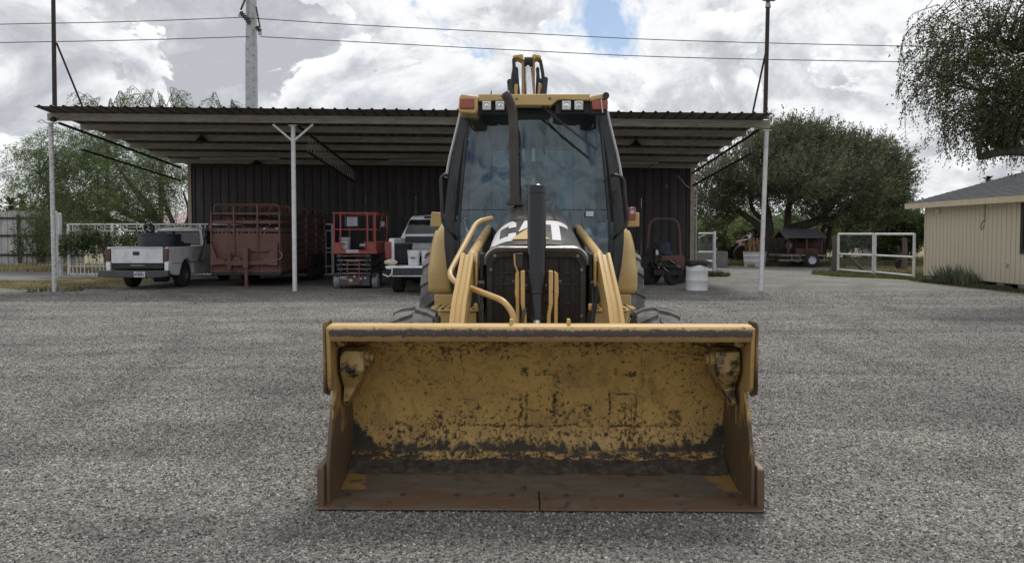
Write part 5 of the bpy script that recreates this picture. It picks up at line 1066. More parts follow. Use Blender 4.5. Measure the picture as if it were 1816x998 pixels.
def scissor_lift():
    Y0 = 20.9; x0 = at(585, 513, Y0).x; x1 = at(669, 513, Y0).x; xc = (x0 + x1) / 2
    o = thing('scissor_lift', 'folded red scissor lift with a railed platform between the trailer and a pickup', 'scissor lift', (xc, Y0, 0))
    P = lambda u, v, dy=0: at(u, v, Y0 + dy); zf = P(0, 450).z; z1 = P(0, 430).z; zt = P(0, 378).z; zm = P(0, 407).z
    L = 2.0
    xl, xr = P(587, 0).x, P(664, 0).x
    # platform
    m = MB(); m.span((xl - .02, Y0, zf), (xr + .02, Y0 + L, zf + .09)); pf = m.build('platform', 'red', o, bevel=.008)
    m = MB(); m.span((xl, Y0 + .01, zf + .09), (xl + .22, Y0 + .03, z1)); m.span((xr - .22, Y0 + .01, zf + .09), (xr, Y0 + .03, z1)); m.span((xl + .45, Y0 + L - .03, zf + .09), (xr, Y0 + L, z1 + .02)); m.span((xl, Y0 + .03, zf + .09), (xl + .02, Y0 + L, z1)); m.span((xr - .02, Y0 + .03, zf + .09), (xr, Y0 + L, z1)); m.build('toe_board', 'red', o)
    for x in (P(588.5, 0).x, P(600, 0).x, P(648.5, 0).x, P(662, 0).x): m = MB(); m.cyl((x, Y0 + .02, zf + .08), (x, Y0 + .02, zt), .024, n=8); m.build('rail_post', 'red', o)
    for x in (xl + .03, xl + .75, xr - .03): m = MB(); m.cyl((x, Y0 + L - .03, zf + .08), (x, Y0 + L - .03, zt), .024, n=8); m.build('rail_post', 'red', o)
    for z in (zt, zm):
        for a, b in (((xl, Y0 + .02, z), (xr, Y0 + .02, z)), ((xl, Y0 + L - .03, z), (xr, Y0 + L - .03, z)), ((xl, Y0 + .02, z), (xl, Y0 + L - .03, z)), ((xr, Y0 + .02, z), (xr, Y0 + L - .03, z))):
            m = MB(); m.cyl(a, b, .026 if z == zt else .018, n=8); m.build('guard_rail', 'red', o)
    a, b = at(616, 385, Y0 + L - .1), at(634, 401, Y0 + L - .1); m = MB(); m.span((a.x - .08, Y0 + L - .12, b.z - .02), (b.x + .03, Y0 + L - .06, a.z + .02)); cb = m.build('control_box', 'grey_dark', o, bevel=.01)
    m = MB(); m.span((a.x, Y0 + L - .128, b.z), (b.x, Y0 + L - .122, a.z)); sg = m.build('notice_plate', 'plate', cb)
    m = MB()
    for r in range(7): m.span((a.x + .03, Y0 + L - .132, lerp(b.z, a.z, (r + .35) / 7)), (b.x - .03 - .05 * (r % 3), Y0 + L - .129, lerp(b.z, a.z, (r + .6) / 7)))
    m.build('notice_print', 'grey_dark', sg)
    a, b = P(614, 443), P(636, 448); m = MB(); m.span((a.x, Y0 - .006, b.z), (b.x, Y0 - .001, a.z)); lb = m.build('platform_label', 'plate', pf)
    m = MB()
    for k in range(7): m.span((a.x + .03 + k * .045, Y0 - .009, b.z + .02), (a.x + .055 + k * .045, Y0 - .0065, a.z - .025))
    m.build('label_print', 'red', lb)
    a, b = at(637, 432, Y0 + L - .1), at(647, 437, Y0 + L - .1); m = MB(); m.span((a.x, Y0 + L - .036, b.z), (b.x, Y0 + L - .031, a.z)); m.build('small_label', 'plate', o)
    # folded scissor arms
    za, zb = .36, zf - .02
    for k in range(5):
        z = lerp(za + .05, zb - .04, k / 4)
        for s in (-1, 1):
            x = xc + s * (.36 if k % 2 else .43); m = MB(); m.bar((x, Y0 + .08, z - .03), (x, Y0 + L - .1, z + .03), .05, .085); m.build('scissor_arm', 'grey_dark', o, bevel=.006)
        m = MB(); m.cyl((xc - .46, Y0 + .1, z), (xc + .46, Y0 + .1, z), .024, n=8); m.build('cross_pin', 'steel', o)
        for s in (-1, 1): m = MB(); m.box((xc + s * (.40 - .06 * (k % 2)), Y0 + .06, z), (.13, .08, .07)); m.build('arm_end', 'grey_dark', o, bevel=.012)
    # base with wheels, ladder
    xb0, xb1 = P(598, 0).x, P(653, 0).x; m = MB(); m.span((xb0, Y0 - .02, .08), (xb1, Y0 + L, .36)); bs = m.build('base', 'grey_dark', o, bevel=.02)
    m = MB(); m.span((P(588, 0).x, Y0 - .04, .36), (P(604, 0).x, Y0 + .5, .40)); m.span((P(649, 0).x, Y0 - .04, .36), (P(664, 0).x, Y0 + .5, .40)); m.build('outrigger', 'plastic_black', bs, bevel=.008)
    for u in (592, 661):
        for dy in (.2, L - .25): c = P(u, 0, 0); m = MB(); m.lathe((c.x, Y0 + dy, .205), (1, 0, 0), [(.001, -.06), (.10, -.06), (.12, -.08), (.20, -.08), (.205, -.07), (.205, .07), (.20, .08), (.12, .08), (.10, .06), (.001, .06)], 26); m.build('wheel', 'grey_wheel', o, smooth=40)
    tm = text_mb('MEC', .11, (P(606, 0).x, Y0 - .022, .265), (1, 0, 0), (0, 0, 1), (0, -.003, 0)); tm.build('base_lettering', 'plate', bs, smooth=0)
    for u, v, w, h in ((622, 497, .10, .08), (639, 494, .08, .06), (648, 493, .05, .05), (629, 490, .04, .07)): c = P(u, v); m = MB(); m.box((c.x, Y0 - .024, c.z), (w, .004, h)); m.build('sticker', 'plate', bs)
    m = MB(); xa, xb = P(613.5, 0).x, P(634.5, 0).x; ztp, zlo = P(0, 463).z, P(0, 502).z
    for x in (xa, xb): m.span((x - .013, Y0 - .1, zlo), (x + .013, Y0 - .07, ztp))
    for z in (ztp, lerp(ztp, zlo, .52), zlo): m.span((xa, Y0 - .10, z - .015), (xb, Y0 - .07, z + .015))
    for x in (xa, xb):
        for z in (ztp - .05, zlo + .05): m.span((x - .01, Y0 - .075, z - .012), (x + .01, Y0 + .09, z + .012))
    m.build('ladder', 'red', o)
    # side control with red body on the right
    a = at(669, 390, Y0 + 1.0); m = MB(); m.box((xr + .05, Y0 + .8, zm + .16), (.12, .2, .16)); m.build('control_panel', 'tan_panel', o, bevel=.02)
    m = MB(); pts = rounded([(xr + .02, Y0 + .5, zm + .05), (xr + .10, Y0 + .6, zm + .5), (xr + .14, Y0 + 1.2, zm + .5), (xr + .12, Y0 + 1.3, zm - .1)], .1); m.tube(pts, .014, 6); m.build('control_cage', 'rust_red', o)
    # pail standing on the platform
    p = at(612, 440, Y0 + .35); zb = zf + .092; t = thing('paint_pail', 'grey plastic pail with a white label standing on the red lift platform', 'pail', (p.x, Y0 + .35, zb))
    pail(t, p.x, Y0 + .35, zb, .135, .155, .36, 'bucket_grey', False)
def pail(t, x, y, z, r0, r1, h, mat, lid):
    m = MB(); pr = [(r0 * .97, 0), (r0, .01), (lerp(r0, r1, .78), h * .78), (r1 * 1.04, h * .785), (r1 * 1.04, h * .82), (r1 * 1.0, h * .825), (r1, h * .9), (r1 * 1.05, h * .905), (r1 * 1.05, h * .99)]
    if lid: pr += [(r1 * 1.06, h), (r1 * .98, h * 1.02), (.001, h * 1.02)]
    else: pr += [(r1 * .97, h * .99), (r0 * .9, .03), (.001, .03)]
    m.lathe((x, y, z), (0, 0, 1), pr, 28); b = m.build('pail_body', mat, t, smooth=35)
    # paper label wrapped on the front
    m = MB(); rows = []
    for k in range(7):
        hh = lerp(.16, .68, k / 6) * h; r = lerp(r0, r1, hh / h * .98) + .003
        rows.append([(x + r * math.cos(a), y + r * math.sin(a), z + hh) for a in [lerp(R(225), R(310), j / 10) for j in range(11)]])
    m.grid(rows); m.build('pail_label', 'plate', t)
    m = MB()
    for zz, a0, a1, th in ((.56, 250, 285, .03), (.48, 242, 294, .05), (.40, 250, 290, .02), (.22, 264, 272, .05)):
        r = lerp(r0, r1, zz) + .006; m.grid([[(x + r * math.cos(R(a)), y + r * math.sin(R(a)), z + zz * h + d) for a in np.linspace(a0, a1, 6)] for d in (0, th * h)])
    m.build('label_print', 'ink', t)
    m = MB(); r = r1 * 1.07; m.tube([(x + r * math.cos(a), y + r * math.sin(a) * 1.0 - .01, z + h * .82 - .13 * math.sin(a - PI)) for a in [PI + k * PI / 10 for k in range(11)]], .004, 5); m.build('pail_handle', 'steel', t)
scissor_lift()

def new_pickup():
    Y0 = 18.35; X0 = -3.12; hw = 1.0; xc = X0 + hw + .02; o = thing('pickup_truck', 'newer white pickup with its tailgate lowered, half hidden behind the backhoe', 'pickup truck', (xc, Y0, 0), 0, 'white pickups under the roof')
    zbed = at(0, 470, Y0).z
    yw = Y0 + 1.35; rw = .41
    def arch(y, r, n=8): return [(y + r * math.cos(PI * k / n), .45 + r * math.sin(PI * k / n)) for k in range(n + 1)]
    for s in (-1, 1):
        pl = [(.62, .62), (.62, 1.30), (.68, 1.40), (2.6, 1.40), (2.6, .5), (1.95, .5)]; pl = [(Y0 + a, b) for a, b in pl] + arch(yw, .52) + [(Y0 + .75, .55)]
        xo = lambda z: hw - .06 * max(0, z - 1.0)
        n = len(pl); m = MB(); m.add([(xc + s * xo(z), y, z) for y, z in pl] + [(xc + s * (hw - .16), y, z) for y, z in pl], [tuple(range(n)), tuple(range(2 * n - 1, n - 1, -1))] + [(i, i + n, (i + 1) % n + n, (i + 1) % n) for i in range(n)])
        m.build('bed_side', 'truck_white', o, bevel=.03)
        a, b = at(664, 430, Y0 + .6), at(673, 456, Y0 + .6); m = MB(); m.box((xc + s * (hw - .02), Y0 + .60, 1.10), (.16, .12, .42)); m.build('tail_lamp', 'red_lens', o, bevel=.025)
        pc = [(2.62, .5), (2.62, 1.42), (2.95, 1.98), (3.2, 2.02), (4.6, 2.02), (5.3, 1.42), (6.1, 1.3), (6.1, .55)]; wp = [(Y0 + a, b) for a, b in pc]; n = len(wp); xs = lambda z: hw - .02 - .28 * max(0, z - 1.4) / .6
        m = MB(); m.add([(xc + s * xs(z), y, z) for y, z in wp] + [(xc + s * (xs(z) - .07), y, z) for y, z in wp], [tuple(range(n)), tuple(range(2 * n - 1, n - 1, -1))] + [(i, i + n, (i + 1) % n + n, (i + 1) % n) for i in range(n)])
        m.build('cab_side', 'truck_white', o, bevel=.03)
        m = MB(); m.add([(xc + s * (xs(z) + .005), Y0 + y, z) for y, z in ((3.0, 1.5), (3.2, 1.93), (4.5, 1.93), (5.0, 1.5))], [(0, 1, 2, 3)]); m.build('door_window', 'car_glass', o, solid=.006)
        for yy in (yw, Y0 + 5.2): wheel_parts(o, (xc + s * (hw - .17), yy, rw), rw, .28, .24, (1, 0, 0), 'tyre', 'steel', 0, False, s)
        m = MB(); m.box((xc + s * (hw + .13), Y0 + 4.6, 1.5), (.22, .1, .22)); m.cyl((xc + s * hw * .9, Y0 + 4.7, 1.42), (xc + s * (hw + .1), Y0 + 4.64, 1.46), .025, n=8); m.build('mirror', 'plastic_black', o, bevel=.03)
    # lowered tailgate: inner face up, edge towards us, black moulding
    zg = at(0, 472, Y0).z
    m = MB(); m.span((xc - hw + .05, Y0 + .02, zg - .07), (xc + hw - .05, Y0 + .62, zg)); tg = m.build('tailgate', 'truck_white', o, bevel=.015)
    for k in range(7): m = MB(); m.span((xc - hw + .3 + k * .22, Y0 + .08, zg + .001), (xc - hw + .36 + k * .22, Y0 + .56, zg + .008)); m.build('tailgate_rib', 'truck_white', tg)
    m = MB(); m.span((xc - hw + .30, Y0 + .03, zg + .008), (xc - hw + .42, Y0 + .12, zg + .012)); m.build('gate_strap', 'plastic_black', tg)
    za, zb = at(0, 474, Y0).z, at(0, 489, Y0).z; m = MB(); m.span((xc - hw + .22, Y0 + .0, zb), (xc + hw - .1, Y0 + .10, za - .015))
    for k in range(12): m.span((xc - hw + .25 + k * .14, Y0 - .012, zb + .02), (xc - hw + .27 + k * .14, Y0, za - .03))
    m.build('gate_moulding', 'tank_blue', tg, bevel=.006)
    m = MB(); m.tube(rounded([(xc - hw - .0, Y0 + .3, za + .0), (xc - hw + .2, Y0 - .005, za - .005), (xc + hw - .2, Y0 - .005, za - .005)], .1), .018, 6); m.tube(rounded([(xc - hw - .06, Y0 + .3, zb + .02), (xc - hw + .12, Y0 - .005, zb - .02), (xc - hw + .20, Y0 - .01, zb + .02), (xc - hw + .21, Y0 - .005, za - .03)], .06), .016, 6); m.tube([(xc - hw + .2, Y0 - .004, zb - .006), (xc + hw - .2, Y0 - .004, zb - .006)], .013, 6); m.build('white_trim', 'white', tg)
    m = MB(); m.span((xc - hw, Y0 + .45, .52), (xc + hw, Y0 + .70, .72)); m.build('rear_bumper', 'plastic_black', o, bevel=.03)
    m = MB(); m.span((xc - hw + .15, Y0 + .6, zg - .05), (xc + hw - .15, Y0 + 2.6, zg)); m.build('bed_floor', 'grey_dark', o)
    m = MB(); m.span((xc - .6, Y0 + .7, .4), (xc + .6, Y0 + 6, .62)); m.cyl((xc - .8, yw, .41), (xc + .8, yw, .41), .1, n=12); m.cyl((xc - .35, Y0 + .5, .45), (xc - .35, Y0 + .5, .62), .03, n=8); m.build('underbody', 'grime', o)
    m = MB(); rows = []
    for y, z, h in ((2.62, .9, .92), (2.62, 1.42, .95), (2.68, 1.46, .93), (2.95, 1.94, .76), (3.05, 2.0, .72), (3.3, 2.04, .70), (4.6, 2.04, .70), (4.75, 1.98, .72)): rows.append([(xc + h * a, Y0 + y, z - .04 * a * a) for a in (-1, -.8, -.4, 0, .4, .8, 1)])
    m.grid(rows); m.build('cab_shell', 'truck_white', o, solid=.02, smooth=40)
    q = [(xc + a * h, Y0 + y - .02, z) for a, y, z, h in ((-1, 2.70, 1.52, .86), (1, 2.70, 1.52, .86), (1, 2.90, 1.90, .74), (-1, 2.90, 1.90, .74))]; m = MB(); m.slab(q, (0, -.01, .003)); m.build('rear_window', 'car_glass', o)
    m = MB(); m.span((xc - .35, Y0 + 2.88, 1.95), (xc + .35, Y0 + 2.94, 2.0)); m.build('brake_light', 'plastic_black', o, bevel=.01)
    m = MB(); m.span((xc - .82, Y0 + 2.5, 1.28), (xc + .82, Y0 + 2.6, 1.44)); m.build('bed_front', 'plastic_black', o, bevel=.02)
    # load
    a = at(700, 440, Y0 + .9); z0 = zg + .001
    x0, x1 = at(680, 0, Y0 + .7).x, at(722, 0, Y0 + .7).x; t = thing('tool_box', 'black fabric box filling the left of the newer pickup bed', 'box', ((x0 + x1) / 2, Y0 + .75, z0))
    m = MB(); m.span((x0, Y0 + .72, z0), (x1, Y0 + 1.5, z0 + .50)); m.build('box_body', 'fabric_black', t, bevel=.05, seg=3); m = MB(); m.span((x0 - .01, Y0 + .70, z0 + .46), (x1 + .01, Y0 + 1.52, z0 + .54)); m.build('box_lid', 'fabric_black', t, bevel=.03)
    p = at(693, 465, Y0 + .5); m = MB(); rows = []
    for i in range(9):
        ph = PI * i / 8; rows.append([(p.x + .17 * math.sin(ph) * math.cos(th) * (1 + .25 * mnoise.noise(Vector((math.cos(th) * 2, i, 3)))), Y0 + .5 + .10 * math.sin(ph) * math.sin(th), z0 + .075 - .075 * math.cos(ph) * (1 + .3 * mnoise.noise(Vector((math.cos(th) * 3, math.sin(th) * 3, i * .7))))) for th in [2 * PI * k / 16 for k in range(17)]])
    m.grid(rows); tag(m.build('cloth_bundle', 'cloth', smooth=60), 'crumpled beige cloth bag lying on the lowered tailgate', 'bag')
    for k, (u, lbl) in enumerate(((734, 'white lidded pail beside the black box on the lowered tailgate'), (758, 'white lidded pail nearest the backhoe on the lowered tailgate'))):
        c = at(u, 470, Y0 + .42); t = thing('lidded_pail', lbl, 'pail', (c.x, Y0 + .42, zg + .009), 0, 'white pails on the tailgate'); pail(t, c.x, Y0 + .42, zg + .009, .135, .155, .36, 'bucket_white', True)
new_pickup()

def drum():
    c = at(1233, 515, 20.5); x, y = c.x, 20.35; r = .285; o = thing('steel_drum', 'white steel drum with a black cover standing by the right end of the shed', 'drum', (x, y, 0)); h = .78
    m = MB(); m.lathe((x, y, 0), (0, 0, 1), [(r * .97, .002), (r * 1.015, .006), (r * 1.015, .02), (r, .03), (r, .255), (r * 1.025, .268), (r, .281), (r, .52), (r * 1.025, .533), (r, .546), (r, h - .01), (r * .96, h)], 40); m.build('drum_body', 'bucket_white', o, smooth=40)
    m = MB(); n = 28; rows = []
    for (rr, z, wv) in ((.01, h + .022, 0), (r * .8, h + .02, .004), (r * 1.03, h + .012, .006), (r * 1.05, h - .05, .012), (r * 1.06, h - .12, .02)): rows.append([(x + (rr + wv * math.sin(k * 2 * PI / n * 5)) * math.cos(2 * PI * k / n), y + (rr + wv * math.sin(k * 2 * PI / n * 5)) * math.sin(2 * PI * k / n), z + wv * 1.2 * math.sin(k * 2 * PI / n * 3)) for k in range(n + 1)])
    m.grid(rows); m.tube([(x + r, y - .05, h - .03), (x + r + .09, y - .06, h - .10)], [.03, .01], 6); m.build('drum_cover', 'plastic_black', o, smooth=50, solid=.004)
drum()

def old_machine():
    Y = 22.6; xc = at(1177, 0, Y).x; o = thing('ride_on_tractor', 'old dark ride-on machine with a rusty roll hoop standing against the brown wall', 'machine', (xc, Y, 0))
    P = lambda u, v, dy=0: at(u, v, Y + dy)
    m = MB(); m.tube(rounded([P(1148, 440, .5), P(1152, 388, .5), P(1203, 388, .5), P(1207, 455, .5)], .28, 6), .036, 10); m.build('roll_hoop', 'rust_red', o)
    m = MB(); m.slab([P(1170, 453), P(1213, 453), P(1216, 462), P(1216, 474), P(1180, 470), P(1170, 466)], (0, .6, 0)); m.build('body_panel', 'rust_red', o, bevel=.02)
    m = MB(); a, b = P(1160, 440), P(1172, 468); m.span((a.x, Y - .1, b.z), (b.x, Y + .4, a.z)); m.build('console', 'rust_dark', o, bevel=.02)
    a, b = P(1163, 443, -.1), P(1169, 452, -.1); m = MB(); m.span((a.x, Y - .112, b.z), (b.x, Y - .104, a.z)); m.build('paper_tag', 'plate', o)
    m = MB(); a, b = P(1168, 430, .5), P(1188, 449, .5); m.span((a.x, Y + .45, b.z), (b.x, Y + .6, a.z)); m.span((a.x, Y + .1, b.z - .05), (b.x, Y + .6, b.z + .05)); m.build('seat', 'blue', o, bevel=.05, seg=3)
    m = MB(); c = P(1172, 427, .2); m.tube([c + Vector((.16 * math.cos(t), .05 * math.sin(t), .12 * math.sin(t))) for t in [2 * PI * k / 20 for k in range(20)]], .014, 6, closed=True); m.cyl(c, c + Vector((0, .0, -.35)), .02, n=6); m.build('steering_wheel', 'plastic_black', o)
    for u, v, r, dy in ((1152, 478, .46, .0), (1192, 492, .27, -.15), (1205, 487, .34, .7), (1140, 482, .38, .8)):
        c = P(u, v, dy); wheel_parts(o, (c.x, Y + dy, r), r, .2, r * .5, (.55, -.8, 0), 'tyre', 'rust_dark', 11, False, 1)
    a, b = P(1150, 440, -.05), P(1160, 480, -.05); m = MB(); m.tube([Vector((a.x + .2, Y - .1, .86)) + Vector((.13 * math.cos(t), 0, .36 * math.sin(t))) for t in [2 * PI * k / 22 for k in range(22)]], .04, 8, closed=True); m.build('hanging_tyre', 'tyre', o)
    m = MB(); m.span((P(1160, 0).x, Y - .3, .30), (P(1212, 0).x, Y + .8, .46)); m.cyl(P(1165, 470, -.3), P(1210, 476, -.3), .05, n=10); m.cyl(P(1186, 462, -.25), P(1196, 466, -.25), .03, n=8); m.cyl(P(1184, 470, -.3), P(1192, 482, -.3), .025, n=8); m.span((P(1172, 0).x, Y - .2, .46), (P(1200, 0).x, Y + .6, .72)); m.build('chassis', 'grime', o)
    for q0, q1 in (((1188, 462), (1197, 467)), ((1200, 470), (1212, 478)), ((1176, 474), (1188, 484)), ((1168, 476), (1172, 466))): m = MB(); m.cyl(P(*q0, -.32), P(*q1, -.32), .022, n=8); m.build('link_rod', 'steel', o)
old_machine()

# ================================================================ FENCES AND GATES
def ornamental_gate():
    Y = 26.75; x0, x1 = at(112, 0, Y).x, -6.3; o = thing('sliding_gate', 'long white ornamental iron gate with lettered top band behind the old pickup', 'gate', (x0, Y, 0))
    zt = at(0, 397, Y).z; zz = [at(0, v, Y).z for v in (397.5, 409, 440, 447, 472, 486)]
    for z, h in zip(zz, (.05, .04, .035, .035, .04, .05)): m = MB(); m.span((x0, Y - .025, z - h / 2), (x1, Y + .025, z + h / 2)); m.build('rail', 'white', o)
    x = x0; first = None; i = 0
    m = MB(); m.span((x0 - .011, Y - .012, zz[5]), (x0 + .011, Y + .012, zz[1])); first = m.build('picket', 'white', o)
    n = int((x1 - x0) / .135)
    for k in range(1, n): link_copy(first, o, (k * .135, 0, 0))
    for k in range(0, 7): m = MB(); xx = lerp(x0, x1, k / 6); m.span((xx - .04, Y - .032, zz[5] - .02), (xx + .04, Y + .032, zz[0])); m.build('gate_post', 'white', o)
    # squares and lettering in the top band
    za, zb = zz[1] + .02, zz[0] - .025
    m = MB(); x = x0 + .15; k = 0
    while x < at(345, 0, Y).x - .2:
        w = .34 if k % 2 else .22
        if 395 > 0 and not (at(388, 0, Y).x < x < at(395, 0, Y).x): 
            m.span((x, Y - .012, za), (x + .025, Y + .012, zb)); m.span((x, Y - .012, lerp(za, zb, .5)), (x + w, Y + .012, lerp(za, zb, .5) + .022)) if k % 3 else m.tube([(x + .15 + .07 * math.cos(t), Y, (za + zb) / 2 + .07 * math.sin(t)) for t in [2 * PI * q / 14 for q in range(14)]], .011, 5, closed=True)
        x += w; k += 1
    m.build('band_scrolls', 'white', o)
    c = at(363, 404, Y); t = text_mb('INA', .26, (c.x, Y - .02, za + .005), (1.35, 0, 0), (0, 0, .85), (0, 0, 0)); t.build('gate_lettering', 'white', o, smooth=0, solid=.012)
    m = MB(); m.span((x0 + 1.75, Y - .06, .02), (x0 + 1.95, Y + .06, zz[5])); m.build('roller', 'white', o)
    for u, Yp, zt_, lbl, mt in ((108, 26.95, 380, 'squat flaking white post at the left end of the ornamental gate', 'white_speckled'), (101, 26.0, 377, 'slim white gate post just right of the flaking shed post', 'white')):
        b = at(u, 488, Yp); z = at(u, zt_, Yp).z; m = MB(); r = .07 if u == 108 else .06; m.cyl((b.x, Yp, 0), (b.x, Yp, z), r, n=12); m.lathe((b.x, Yp, z), (0, 0, 1), [(r * 1.1, 0), (r * 1.1, .02), (.001, .05)], 12); tag(m.build('gate_post', mt), lbl, 'post')
    # power of the climbing plant
ornamental_gate()
def sheet_fence():
    Y = 36.8; o = thing('corrugated_fence', 'pale corrugated metal fence with dark rails and posts beyond the road', 'fence', (-24, Y, 0))
    z1 = at(0, 375, Y).z; first = None; w = .9
    x0 = -34.2
    m = MB(); prof = []
    for k in range(3): c = w * (k + .5) / 3; prof += [(c - .07, 0), (c - .04, -.035), (c + .04, -.035), (c + .07, 0)]
    prof = [(0, 0)] + prof + [(w, 0)]
    m.grid([[(x0 + a, Y + d + .05, z) for a, d in prof] for z in (.05, z1)]); first = m.build('fence_panel', 'fence_sheet', o, solid=.004, smooth=0)
    for k in range(1, 15): link_copy(first, o, (k * w, 0, .015 * (k % 3)))
    for v in (387, 418, 452): z = at(0, v, Y).z; m = MB(); m.span((x0, Y - .04, z - .05), (-20.7, Y + .01, z + .05)); m.build('rail', 'rust_dark', o)
    for u in (24, 85, -40, -110): x = at(u, 0, Y).x; m = MB(); m.span((x - .055, Y - .10, 0), (x + .055, Y - .035, z1 - .15)); m.build('fence_post', 'rust_dark', o)
    x = at(62, 0, Y).x; m = MB(); m.span((x - .14, Y - .16, 0), (x + .14, Y - .045, at(0, 400, Y).z)); m.build('timber_post', 'wood', o)
sheet_fence()
def pipe_gates():
    A = at(1486, 485, 29.3); B = at(1548, 488, 27.4); C = at(1620, 496, 25.2)
    for p in (A, B, C): p.z = 0
    def gate(P, Q, label, mesh, z0s):
        o = thing('pipe_gate', label, 'gate', P, 0, 'white pipe gates'); d = (Q - P).normalized(); Z = lambda p, z: Vector((p.x, p.y, z))
        zt = 1.5
        for p in (P, Q): m = MB(); m.cyl(Z(p, .0 if p is C or p is A else .04), Z(p, zt + .02), .045, n=10); m.build('upright', 'white', o)
        for z, r in ((zt, .04), (.74, .035), (.14, .035)): m = MB(); m.cyl(Z(P, z), Z(Q, z + (-.0 if z > .2 else -.02)), r, n=8); m.build('rail', 'white', o)
        if mesh:
            m = MB(); L = (Q - P).length; n = 17
            for k in range(-10, n):
                for sg in (1, -1):
                    a = k / n * L; h = 1.3; t0, t1 = 0.0, 1.0
                    def pt(t): s = a + sg * (t if sg > 0 else t) * h * .75 + (0 if sg > 0 else h * .75); return s
                    pts = [(pt(t), .16 + t * h) for t in np.linspace(0, 1, 9)]
                    pts = [q for q in pts if 0 <= q[0] <= L]
                    if len(pts) > 1: m.tube([Vector((P.x, P.y, 0)) + d * q[0] + Vector((0, 0, q[1])) for q in (pts[0], pts[-1])], .0019, 3, caps=False)
            m.build('wire_mesh', 'galv', o, kind='stuff')
        return o
    gate(A, B, 'white pipe gate leaf with wire mesh, left half of the pair beside the house', True, 0)
    gate(B + Vector((.05, -.03, 0)), C, 'open white pipe gate leaf without mesh, nearest the house', False, 0)
    for u, v, Y, vt, lbl in ((1479, 487, 29.6, 418, 'weathered timber post at the left end of the meshed gate'), (1603, 486, 31.0, 422, 'weathered timber post seen through the open pipe gate')):
        b = at(u, v, Y); z = at(u, vt, Y).z; m = MB(); m.tube([(b.x, Y, 0), (b.x + .02, Y, z * .5), (b.x, Y, z)], [.11, .10, .09], 10); tag(m.build('fence_post', 'wood'), lbl, 'post')
    m = MB(); m.cyl(at(1503, 452, 29.9), Vector((at(1532, 478, 29.9).x, 29.9, .05)), .07, n=8); tag(m.build('leaning_rail', 'wood'), 'grey timber pole leaning behind the meshed gate', 'timber pole')
    # gate at the shed corner
    Y = 27.3; xa, xb = 6.68, at(1271, 0, 27.3).x; o = thing('pipe_gate', 'narrow white pipe gate between the shed corner and its own post', 'gate', (xb, Y, 0), 0, 'white pipe gates')
    m = MB(); m.cyl((xb, Y, 0), (xb, Y, 1.55), .06, n=12); m.lathe((xb, Y, 1.55), (0, 0, 1), [(.06, 0), (.04, .03), (.001, .04)], 12); m.build('upright', 'white', o)
    for v in (414, 447, 463, 480): z = at(0, v, Y).z; m = MB(); m.cyl((xa, Y, z), (xb, Y, z), .035, n=8); m.build('rail', 'white', o)
    m = MB(); m.cyl((xa, Y, 1.36), (xb - .3, Y, 1.5), .02, n=6); m.build('brace_rod', 'white', o)
    for z in (1.35, .95, .35): m = MB(); m.box((xb + .07, Y, z), (.06, .08, .08)); m.build('latch', 'galv', o, bevel=.008)
    m = MB()
    for k in range(12):
        for sg in (1, -1):
            s0 = lerp(xa, xb, k / 11); pts = [(s0 + sg * t * .3, .82 + .66 * t) for t in (0, 1)]; m.tube([(min(max(p[0], xa), xb), Y, p[1]) for p in pts], .003, 3, caps=False)
    m.build('wire_mesh', 'galv', o, kind='stuff')
    a, b = at(1232, 447, 34.5), at(1291, 447, 34.5); m = MB(); m.span((a.x, 34.5, 0), (b.x, 35.1, at(0, 446, 34.5).z)); tag(m.build('concrete_block', 'concrete', bevel=.03), 'low grey concrete block wall behind the shed corner gate', 'concrete wall')
pipe_gates()

